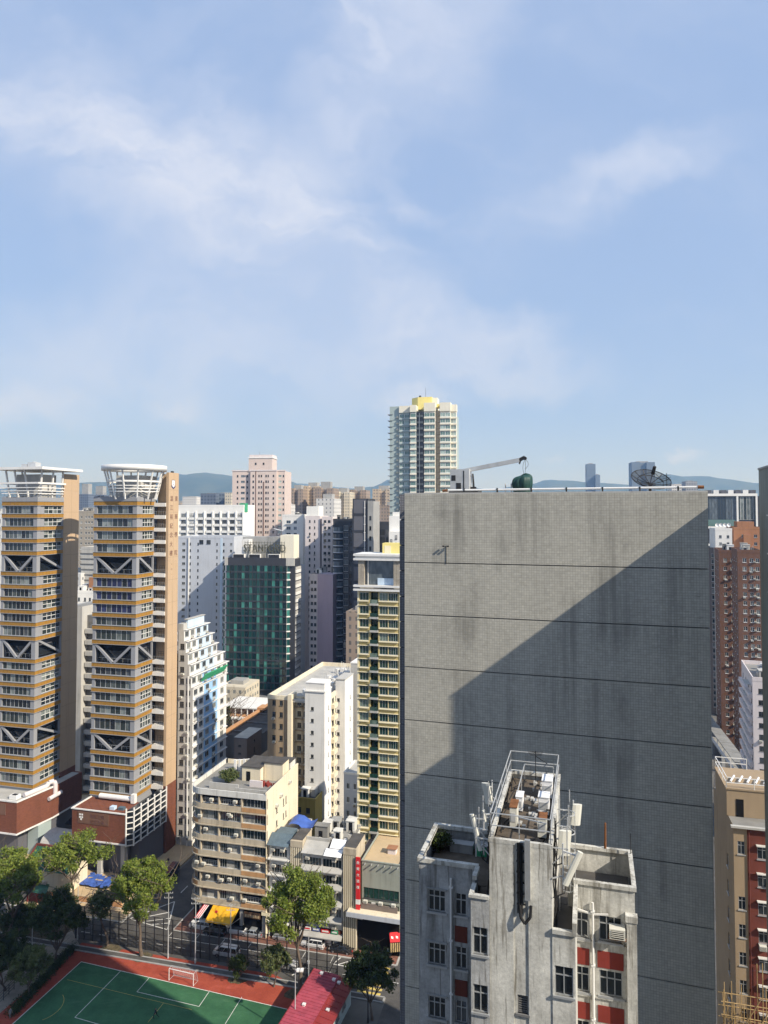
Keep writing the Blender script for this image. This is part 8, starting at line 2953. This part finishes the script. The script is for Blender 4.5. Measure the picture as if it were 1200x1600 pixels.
ob('wire_mesh', MB().quad((0, 0, 0.1), (fL, 0, 0.1), (fL, 0, fh), (0, 0, fh)).mesh('wire_mesh', [MT['wire_mesh']]), fence)
# return of the fence towards the red roof
ob('gate_frame', MB().box(fL - 0.05, fL + 0.05, -5.0, 0, 2.0, 2.1).box(fL - 0.05, fL + 0.05, -5.0, -4.9, 0, 4.5).box(fL - 0.05, fL + 0.05, -5, 0, 4.4, 4.5).mesh('gate_frame', [MT['dark_metal']]), fence)
# garden railing at the lower left
ga, gb = G(-30, 1600), G(22, 1546)
gf = thing('garden_railing', 'dark metal railing at the lower left corner beside the path', 'railing', ga, math.atan2((gb - ga).y, (gb - ga).x))
gl = (gb - ga).length
for i in range(7):
    ob('post', MB().box(gl * i / 6 - 0.04, gl * i / 6 + 0.04, -0.04, 0.04, 0, 1.9).mesh('post', [MT['dark_metal']]), gf)
for z in (0.4, 0.9, 1.4, 1.85):
    ob('rail', MB().box(0, gl, -0.03, 0.03, z - 0.03, z + 0.03).mesh('rail', [MT['dark_metal']]), gf)

# ------------------------------------------------------------------ lamp posts
def lamp(label, bx, by, ytop, kind='cross', mat='galvanised'):
    b = G(bx, by)
    h = ZP(ytop, b.y)
    t_ = thing('lamp_post', label, 'lamp post', b, 0, 'posts round the court')
    ob('pole', MB().cyl((0, 0, 0), (0, 0, h), 0.11, 0.07, 8).cyl((0, 0, 0), (0, 0, 0.8), 0.16, 0.16, 8).mesh('pole', [MT[mat]]), t_)
    mb = MB()
    if kind == 'cross':
        for z in (h - 0.3, h - 1.2):
            mb.beam((-0.75, 0, z), (0.75, 0, z), 0.06, 0.06)
            for x in (-0.75, -0.3, 0.3, 0.75):
                mb.cyl((x, 0, z), (x, 0, z + 0.25), 0.07, 0.05, 6)
        ob('crossarm', mb.mesh('crossarm', [MT['galvanised']]), t_)
    elif kind == 'flood':
        mb.beam((0, 0, h - 0.1), (0.9, 0, h - 0.05), 0.07, 0.07)
        ob('arm', mb.mesh('arm', [MT['galvanised']]), t_)
        for x in (0.5, 1.0):
            ob('lamp_head', MB().box(x - 0.3, x + 0.3, -0.35, 0.35, h - 0.28, h - 0.05).mesh('lamp_head', [MT['white_metal']]), t_)
    elif kind == 'arm':
        mb.beam((0, 0, h), (2.0, 0, h + 0.2), 0.08, 0.08)
        ob('arm', mb.mesh('arm', [MT['galvanised']]), t_)
        ob('lamp_head', MB().box(1.8, 2.7, -0.15, 0.15, h + 0.12, h + 0.28).mesh('lamp_head', [MT['white_metal']]), t_)
    return t_


lamp('tall grey post with cross arms at the fence, right of the corner tree', 262.5, 1497, 1393)
lamp('tall grey post with cross arms before the white car row', 305, 1505, 1402)
lamp('dark grey post with a short crossbar behind the goal', 360, 1517, 1412, 'cross')
lamp('slim grey post before the parked white car at the tree', 482, 1541, 1462, 'none')
lamp('floodlight post rising beside the red metal roof', 461, 1622, 1514, 'flood')
lamp('pale blue floodlight post in the left garden', 50, 1490, 1430, 'flood')
lamp('green post with a long arm in front of the dark corner tree', 575, 1598, 1518, 'arm', 'dark_metal')
lamp('thin post standing among the trees left of the fence', 121, 1468, 1385, 'none')
lamp('thin post standing among the trees by the spreading light green tree', 144, 1460, 1392, 'none')
# street signs
for lab, bx, by, yt, mt, bw in (('blue and white street sign on a pole before the podium shop', 563, 1483, 1452, 'cloth_blue', 0.7), ('small grey sign pole on the kerb under the tall tree', 523, 1470, 1445, 'galvanised', 0.4), ('round sign pole on the corner before the corner tenement', 315, 1432, 1405, 'galvanised', 0.6)):
    b = G(bx, by, 0.13)
    h = ZP(yt, b.y) - 0.13
    t_ = thing('street_sign', lab, 'sign', b, -AC_)
    ob('pole', MB().cyl((0, 0, 0), (0, 0, h), 0.05, 0.05, 8).mesh('pole', [MT['galvanised']]), t_)
    ob('plate', MB().box(-bw / 2, bw / 2, -0.09, -0.05, h - 1.0, h).mesh('plate', [MT[mt]]), t_)
    ob('symbol', MB().box(-bw / 4, bw / 4, -0.1, -0.091, h - 0.7, h - 0.3).mesh('symbol', [MT['sign_white']]), t_)

# ------------------------------------------------------------------ goal
gA, gB = G(264, 1532), G(302, 1541)
gd = (gB - gA)
go = thing('football_goal', 'white football goal with net standing on the court edge', 'goal', gA, math.atan2(gd.y, gd.x))
gl = gd.length
gh = 2.1
mb = MB()
for x in (0, gl):
    mb.cyl((x, 0, 0), (x, 0, gh), 0.06, 0.06, 8)
mb.cyl((0, 0, gh), (gl, 0, gh), 0.06, 0.06, 8)
ob('goal_frame', mb.mesh('goal_frame', [MT['white_metal']]), go)
mb = MB()
for x in (0, gl):
    mb.cyl((x, 0, gh), (x, 0.9, gh), 0.035, 0.035, 6).cyl((x, 0.9, gh), (x, 1.5, 0), 0.035, 0.035, 6).cyl((x, 0, 0.05), (x, 1.5, 0.05), 0.035, 0.035, 6)
mb.cyl((0, 0.9, gh), (gl, 0.9, gh), 0.035, 0.035, 6).cyl((0, 1.5, 0.05), (gl, 1.5, 0.05), 0.035, 0.035, 6)
ob('back_frame', mb.mesh('back_frame', [MT['galvanised']]), go)
mb = MB()
for i in range(1, 22):
    x = gl * i / 22
    mb.beam((x, 0.9, gh), (x, 1.5, 0.05), 0.012, 0.012)
for i in range(1, 9):
    q = i / 9
    mb.beam((0, 0.9 + 0.6 * q, gh * (1 - q)), (gl, 0.9 + 0.6 * q, gh * (1 - q)), 0.012, 0.012)
stuff(ob('net', mb.mesh('net', [MT['white_metal']]), go))

# ------------------------------------------------------------------ pavilion with the red metal roof
b0 = G(491.5, 1513, 4.6)
RP = Bd('red_roof_pavilion', 'low pavilion with a crimson corrugated metal roof beside the court', 'pavilion', XY=(b0.x, b0.y), A=17)
plain('crimson_metal', (0.33, 0.06, 0.085), 0.55, 0.0, 0.4, 0.28, 0.7)
plain('maroon_metal', (0.23, 0.03, 0.03), 0.5, 0.0, 0.5, 0.12, 0.5)
rl = 24.0
wa, wb_ = 4.7, 7.2
for i in range(34):
    y0_ = -rl + rl * i / 34
    y1_ = y0_ + rl / 34
    mb = MB()
    nseg = 1
    ym = y0_ + 0.16
    for (xa, za), (xb, zb5) in (((0.0, 4.6), (wa, 4.25)),):
        mb.quad((xa, y0_, za), (xb, y0_, zb5), (xb, y1_, zb5), (xa, y1_, za))
        mb.box(xa, xb, y0_ + 0.02, y0_ + 0.14, 4.26, 4.3)
    RP.part('roof_sheet', MB().quad((0.0, y0_, 4.6), (wa, y0_, 4.25), (wa, y1_, 4.25), (0.0, y1_, 4.6)).beam((0.0, y0_ + 0.08, 4.63), (wa, y0_ + 0.08, 4.28), 0.12, 0.09), 'crimson_metal')
for i in range(17):
    y0_ = -rl + rl * i / 17
    y1_ = y0_ + rl / 17
    RP.part('lower_roof_sheet', MB().quad((wa + 0.1, y0_, 4.0), (wb_, y0_, 3.6), (wb_, y1_, 3.6), (wa + 0.1, y1_, 4.0)).beam((wa + 0.1, y0_ + 0.08, 4.04), (wb_, y0_ + 0.08, 3.64), 0.16, 0.1), 'maroon_metal')
RP.part('gutter', MB().box(wa - 0.05, wa + 0.12, -rl, 0.05, 3.9, 4.24).box(-0.15, 0.0, -rl, 0.05, 4.4, 4.62).box(wb_, wb_ + 0.15, -rl, 0.05, 3.4, 3.62), 'maroon_metal')
mb = MB()
RP.facade(mb, (wb_ - 0.4, -rl + 0.3), (0, 1), rl - 0.6, 0, 3.5, [(2 + i * 3.0, 1.6, 'three') for i in range(8)], [(1.4, 1.3)], 'three', 0.2)
mb.wall((wb_ - 0.4, -0.3), (-1, 0), wb_ - 0.8, 0, 3.6, [])
mb.wall((0.4, -0.3), (0, -1), rl - 0.6, 0, 4.3, [])
RP.part('wall', mb, 'aqua_wall')
for x, y in ((1.7, -0.9), (4.2, -1.6), (5.1, -1.6), (1.9, -9.0), (5.7, -8.2)):
    z = 4.6 - 0.35 * x / wa if x < wa else 4.0 - 0.4 * (x - wa) / (wb_ - wa)
    RP.part('roof_vent', MB().box(x - 0.22, x + 0.22, y - 0.22, y + 0.22, z - 0.02, z + 0.25).box(x - 0.28, x + 0.28, y - 0.28, y + 0.28, z + 0.25, z + 0.31), 'white_metal')

# ------------------------------------------------------------------ vehicles
def carpaint(name, c, rough=0.25, metal=0.0):
    t = NT(name)
    t.set(rough, metal, 0.6)
    t.col(c)
    t.b.inputs['Coat Weight'].default_value = 0.6
    t.b.inputs['Coat Roughness'].default_value = 0.08


carpaint('car_white', (0.72, 0.72, 0.71))
carpaint('car_black', (0.012, 0.013, 0.014))
carpaint('car_silver', (0.42, 0.44, 0.45), 0.3, 0.4)
carpaint('car_blue', (0.025, 0.035, 0.06))
plain('car_glass', (0.012, 0.014, 0.016), 0.08, 0, 0.6, 0.0)
plain('rim', (0.4, 0.4, 0.41), 0.35, 0.7)

KIND = {   # length, width, lower-body profile (x, top z), cabin bottom x0,x1 / roof x0,x1, roof height
    'suv': (4.6, 1.86, [(-2.3, 0.85), (-2.2, 1.0), (-1.0, 1.08), (2.1, 1.08), (2.28, 0.95)], (-1.15, 2.15), (-0.45, 1.85), 1.68),
    'sedan': (4.7, 1.82, [(-2.35, 0.72), (-2.25, 0.82), (-1.1, 0.96), (1.45, 0.98), (2.2, 0.95), (2.33, 0.8)], (-1.15, 1.75), (-0.35, 1.05), 1.46),
    'van': (4.95, 1.86, [(-2.47, 0.8), (-2.4, 0.98), (-1.7, 1.12), (2.4, 1.15), (2.46, 1.0)], (-1.85, 2.38), (-0.95, 2.2), 1.92),
    'bus': (6.6, 2.1, [(-3.3, 0.9), (-3.2, 1.2), (-2.9, 1.3), (3.2, 1.3), (3.29, 1.2)], (-3.0, 3.22), (-2.6, 3.1), 2.6),
}


def car(name, label, p, heading, paint, kind, roof=None):
    L, Wd, prof, cb, cr2, rh = KIND[kind]
    t_ = thing(name, label, 'van' if kind in ('van', 'bus') else 'car', p, heading, 'vehicles in the main street')
    hw2 = Wd / 2
    mb = MB()
    secs = []
    for x, z in prof:
        end = abs(x) > L / 2 - 0.16
        w_ = hw2 * (0.82 if end else 1.0)
        secs.append([(x, -w_ * 0.94, 0.25), (x, -w_, 0.5), (x, -w_ * 0.99, z - 0.12), (x, -w_ * 0.9, z), (x, w_ * 0.9, z), (x, w_ * 0.99, z - 0.12), (x, w_, 0.5), (x, w_ * 0.94, 0.25)])
    k = 0
    for s_ in secs:
        mb.v += s_
    for i in range(len(secs) - 1):
        for j in range(7):
            a = i * 8 + j
            mb.f.append((a, a + 1, a + 9, a + 8))
            mb.m.append(0)
        mb.f.append((i * 8 + 7, i * 8, i * 8 + 8, i * 8 + 15))
        mb.m.append(0)
    mb.f += [tuple(range(8)), tuple(range((len(secs) - 1) * 8, len(secs) * 8))[::-1]]
    mb.m += [0, 0]
    ob('body', mb.mesh('body', [MT[paint]]), t_)
    zb6 = prof[2][1] - 0.03
    wb2, wr = hw2 * 0.9, hw2 * 0.72
    g_ = MB()
    lo = [(cb[0], -wb2, zb6), (cb[1], -wb2, zb6), (cb[1], wb2, zb6), (cb[0], wb2, zb6)]
    hi = [(cr2[0], -wr, rh - 0.06), (cr2[1], -wr, rh - 0.06), (cr2[1], wr, rh - 0.06), (cr2[0], wr, rh - 0.06)]
    n = len(g_.v)
    g_.v += lo + hi
    for i in range(4):
        j = (i + 1) % 4
        g_.f.append((n + i, n + j, n + 4 + j, n + 4 + i))
        g_.m.append(0)
    ob('windows', g_.mesh('windows', [MT['car_glass']]), t_)
    r_ = MB()
    ins = 0.08
    r_.v += [(cr2[0] - 0.03, -wr - 0.02, rh - 0.07), (cr2[1] + 0.03, -wr - 0.02, rh - 0.07), (cr2[1] + 0.03, wr + 0.02, rh - 0.07), (cr2[0] - 0.03, wr + 0.02, rh - 0.07),
             (cr2[0] + ins * 2, -wr + ins, rh), (cr2[1] - ins * 2, -wr + ins, rh), (cr2[1] - ins * 2, wr - ins, rh), (cr2[0] + ins * 2, wr - ins, rh)]
    for i in range(4):
        j = (i + 1) % 4
        r_.f.append((i, j, 4 + j, 4 + i))
        r_.m.append(0)
    r_.f.append((4, 5, 6, 7))
    r_.m.append(0)
    for q in (0, 0.33, 0.68, 1.0):      # pillars
        for s_ in (-1, 1):
            xb, xr = cb[0] + (cb[1] - cb[0]) * q, cr2[0] + (cr2[1] - cr2[0]) * q
            r_.beam((xb, s_ * wb2 * 1.0, zb6), (xr, s_ * (wr + 0.01), rh - 0.06), 0.07, 0.06)
    ob('roof', r_.mesh('roof', [MT[roof or paint]]), t_)
    wm = _wm.get('wheel')
    if wm is None:
        wm = _wm['wheel'] = (MB().cyl((0, -0.11, 0), (0, 0.11, 0), 0.33, 0.33, 16).mesh('wheel', [MT['black_rubber']]), MB().cyl((0, -0.118, 0), (0, 0.118, 0), 0.2, 0.2, 12).mesh('rim', [MT['rim']]))
    for x in (-L * 0.31, L * 0.29):
        for s_ in (-1, 1):
            ob('rim', wm[1], ob('wheel', wm[0], t_, (x, s_ * (hw2 - 0.1), 0.33)))
    for s_ in (-1, 1):
        ob('headlight', MB().box(-L / 2 + 0.0, -L / 2 + 0.14, s_ * hw2 * 0.62 - 0.2, s_ * hw2 * 0.62 + 0.2, 0.62, 0.78).mesh('headlight', [MT['lamp_lens']]), t_)
        ob('tail_light', MB().box(L / 2 - 0.13, L / 2 - 0.0, s_ * hw2 * 0.68 - 0.15, s_ * hw2 * 0.68 + 0.15, 0.72, 0.95).mesh('tail_light', [MT['red_lens']]), t_)
    return t_


street = -AC_
cars = [
    ('suv', 'car_white', 'white car parked at the corner left of the yellow awning', (316, 1448), street),
    ('suv', 'car_black', 'black car double-parked in front of the yellow awning', (338, 1458), street),
    ('suv', 'car_white', 'white car parked under the yellow awning behind the black car', (369, 1455), street + 0.05, 'car_black'),
    ('sedan', 'car_silver', 'silver car parked to the right of the yellow awning', (395, 1460), street),
    ('van', 'car_white', 'white people carrier driving along the near lane by the fence', (354, 1493), street),
    ('suv', 'car_white', 'white car parked at the kerb right of the tall light green tree', (491, 1477), street),
    ('sedan', 'car_black', 'black saloon parked at the kerb in front of the podium shop', (535, 1485), street),
    ('sedan', 'car_silver', 'silver car parked at the kerb half hidden by the tall tree', (447, 1466), street),
    ('suv', 'car_white', 'white car passing behind the fence under the tall tree', (446, 1511), street + math.pi),
]
for c in cars:
    car('parked_car' if 'parked' in c[2] else 'passing_car', c[2], G(*c[3]) + Vector((-0.12, -0.5, 0.01) if 'parked' in c[2] else (0, 0, 0.01)), c[4], c[1], c[0], c[5] if len(c) > 5 else None)
car('parked_van', 'dark blue van parked in the shaded side street beside the second tower', G(266, 1374) + Vector((0, 0, 0.01)), math.pi / 2 - AC_ + 0.12, 'car_blue', 'bus')
for i, (px, py, lab) in enumerate(((1128, 1178, 'small car in the dark street at the right, nearer the tan building'), (1135, 1150, 'small car in the dark street at the right, beside the footbridge'), (1124, 1135, 'small car in the dark street at the right, farthest up'))):
    car('street_car', lab, G(px, py) + Vector((0, 0, 0.01)), math.pi / 2 - 0.3, ('car_white', 'car_silver', 'car_black')[i], 'sedan')
# motorbike by the fence
mk = thing('motorbike', 'small motorbike with white screen parked by the fence end', 'motorbike', G(475, 1513) + Vector((0, 0, 0.01)), street + 0.3)
for x in (-0.65, 0.65):
    ob('wheel', MB().cyl((x, -0.06, 0.3), (x, 0.06, 0.3), 0.3, 0.3, 14).mesh('wheel', [MT['black_rubber']]), mk)
ob('frame', MB().beam((-0.6, 0, 0.45), (0.6, 0, 0.5), 0.2, 0.3).beam((-0.6, 0, 0.3), (-0.4, 0, 1.0), 0.08, 0.08).mesh('frame', [MT['car_black']]), mk)
ob('saddle', MB().box(0.0, 0.75, -0.14, 0.14, 0.72, 0.84).mesh('saddle', [MT['black_rubber']]), mk)
ob('handlebar', MB().beam((-0.42, -0.35, 1.02), (-0.42, 0.35, 1.02), 0.04, 0.04).mesh('handlebar', [MT['dark_metal']]), mk)
ob('top_box', MB().box(0.6, 1.0, -0.22, 0.22, 0.85, 1.25).mesh('top_box', [MT['white_sheet']]), mk)

# ------------------------------------------------------------------ people
def person_mesh(pose, shirt, trousers):
    key = ('man', pose, shirt, trousers)
    if key in _wm:
        return _wm[key]
    st = {'stand': 0.05, 'walk': 0.24, 'play': 0.38}[pose]
    v = [((0, 0, 0.95), .15), ((0, 0, 1.2), .14), ((0, 0, 1.42), .16), ((0, 0, 1.53), .06), ((0, 0, 1.64), .1), ((0, 0, 1.74), .085),
         ((.1, st * .3, .88), .1), ((.11, st, .5), .07), ((.12, st * .7, .08), .045), ((.12, st * .7 - .16, .04), .035),
         ((-.1, -st * .3, .88), .1), ((-.11, -st * .6, .5), .07), ((-.12, -st * 1.3, .1), .045), ((-.12, -st * 1.3 - .15, .04), .035),
         ((.2, 0, 1.4), .06), ((.27, -st * .6, 1.15), .045), ((.26, -st * 1.2 - .05, .9), .038), ((.26, -st * 1.3 - .08, .82), .035),
         ((-.2, 0, 1.4), .06), ((-.27, st * .5, 1.15), .045), ((-.26, st * .8 - .05, .9), .038), ((-.26, st * .9 - .08, .82), .035)]
    e = [(0, 1), (1, 2), (2, 3), (3, 4), (4, 5), (0, 6), (6, 7), (7, 8), (8, 9), (0, 10), (10, 11), (11, 12), (12, 13), (2, 14), (14, 15), (15, 16), (16, 17), (2, 18), (18, 19), (19, 20), (20, 21)]
    me = bpy.data.meshes.new('person')
    me.from_pydata([p for p, _ in v], e, [])
    o = bpy.data.objects.new('person', me)
    COL.objects.link(o)
    sk = o.modifiers.new('skin', 'SKIN')
    for i, (_, r) in enumerate(v):
        me.skin_vertices[0].data[i].radius = (r, r * 0.85)
    me.skin_vertices[0].data[0].use_root = True
    sb = o.modifiers.new('sub', 'SUBSURF')
    sb.levels = sb.render_levels = 1
    dg = bpy.context.evaluated_depsgraph_get()
    dg.update()
    m2 = bpy.data.meshes.new_from_object(o.evaluated_get(dg))
    bpy.data.objects.remove(o)
    m2.materials.clear()
    for n_ in ('skin', shirt, trousers, 'hair', 'cloth_black'):
        m2.materials.append(MT[n_])
    for p in m2.polygons:
        c = p.center
        p.use_smooth = True
        if c.z > 1.7 or (c.z > 1.6 and c.y > 0.03):
            p.material_index = 3
        elif c.z > 1.5:
            p.material_index = 0
        elif abs(c.x) > 0.2 and c.z < 1.15:
            p.material_index = 0
        elif c.z > 0.95:
            p.material_index = 1
        elif c.z > 0.12:
            p.material_index = 2
        else:
            p.material_index = 4
    _wm[key] = m2
    return m2


for lab, px, py, pose, a, b_, rz in (
        ('person in a white shirt walking on the red pavement near the corner', 599.5, 1486, 'walk', 'cloth_white', 'cloth_black', 0.6),
        ('person in pale blue standing at the kerb before the crossing', 605.5, 1496, 'stand', 'pale_blue_paint', 'cloth_black', 2.0),
        ('person in grey walking past the podium shop', 571, 1468, 'walk', 'cloth_grey', 'cloth_black', 1.2),
        ('person in dark clothes standing under the podium canopy', 580, 1467, 'stand', 'cloth_blue', 'cloth_black', 0.2),
        ('player in black running on the green court', 243, 1592, 'play', 'cloth_black', 'cloth_black', 2.4),
        ('person in a white shirt on the garden path at the left', 33, 1472, 'walk', 'cloth_white', 'cloth_grey', 0.8),
        ('person in white standing before the red temple gate', 65, 1381, 'stand', 'cloth_white', 'cloth_grey', 0.3),
        ('person in dark clothes on the shaded pavement beside the brick slab', 263, 1352, 'walk', 'cloth_black', 'cloth_black', 0.0),
        ('person in grey trousers on the red court edge at the lower left', 16, 1592, 'stand', 'cloth_grey', 'cloth_grey', 1.0)):
    p = G(px, py)
    z = 0.13 if 'pavement' in lab or 'kerb' in lab or 'podium' in lab else (0.3 if 'gate' in lab else 0.042)
    o = ob('person', person_mesh(pose, a, b_), None, (p.x, p.y, z), rz)
    tag(o, lab, 'person')

# ------------------------------------------------------------------ the air between here and the hills
t = NT('haze_air')
t.n.remove(t.b)
pv = t.node('ShaderNodeVolumePrincipled')
pv.inputs['Color'].default_value = (0.30, 0.54, 1.0, 1)
pv.inputs['Absorption Color'].default_value = (1, 1, 1, 1)
pv.inputs['Density'].default_value = HAZE
pv.inputs['Anisotropy'].default_value = 0.1
t.l.new(pv.outputs[0], t.n['Material Output'].inputs['Volume'])
hz = MB().box(-13000, 13000, -300, 14000, -3, 620).build('haze', [MT['haze_air']])
stuff(hz)
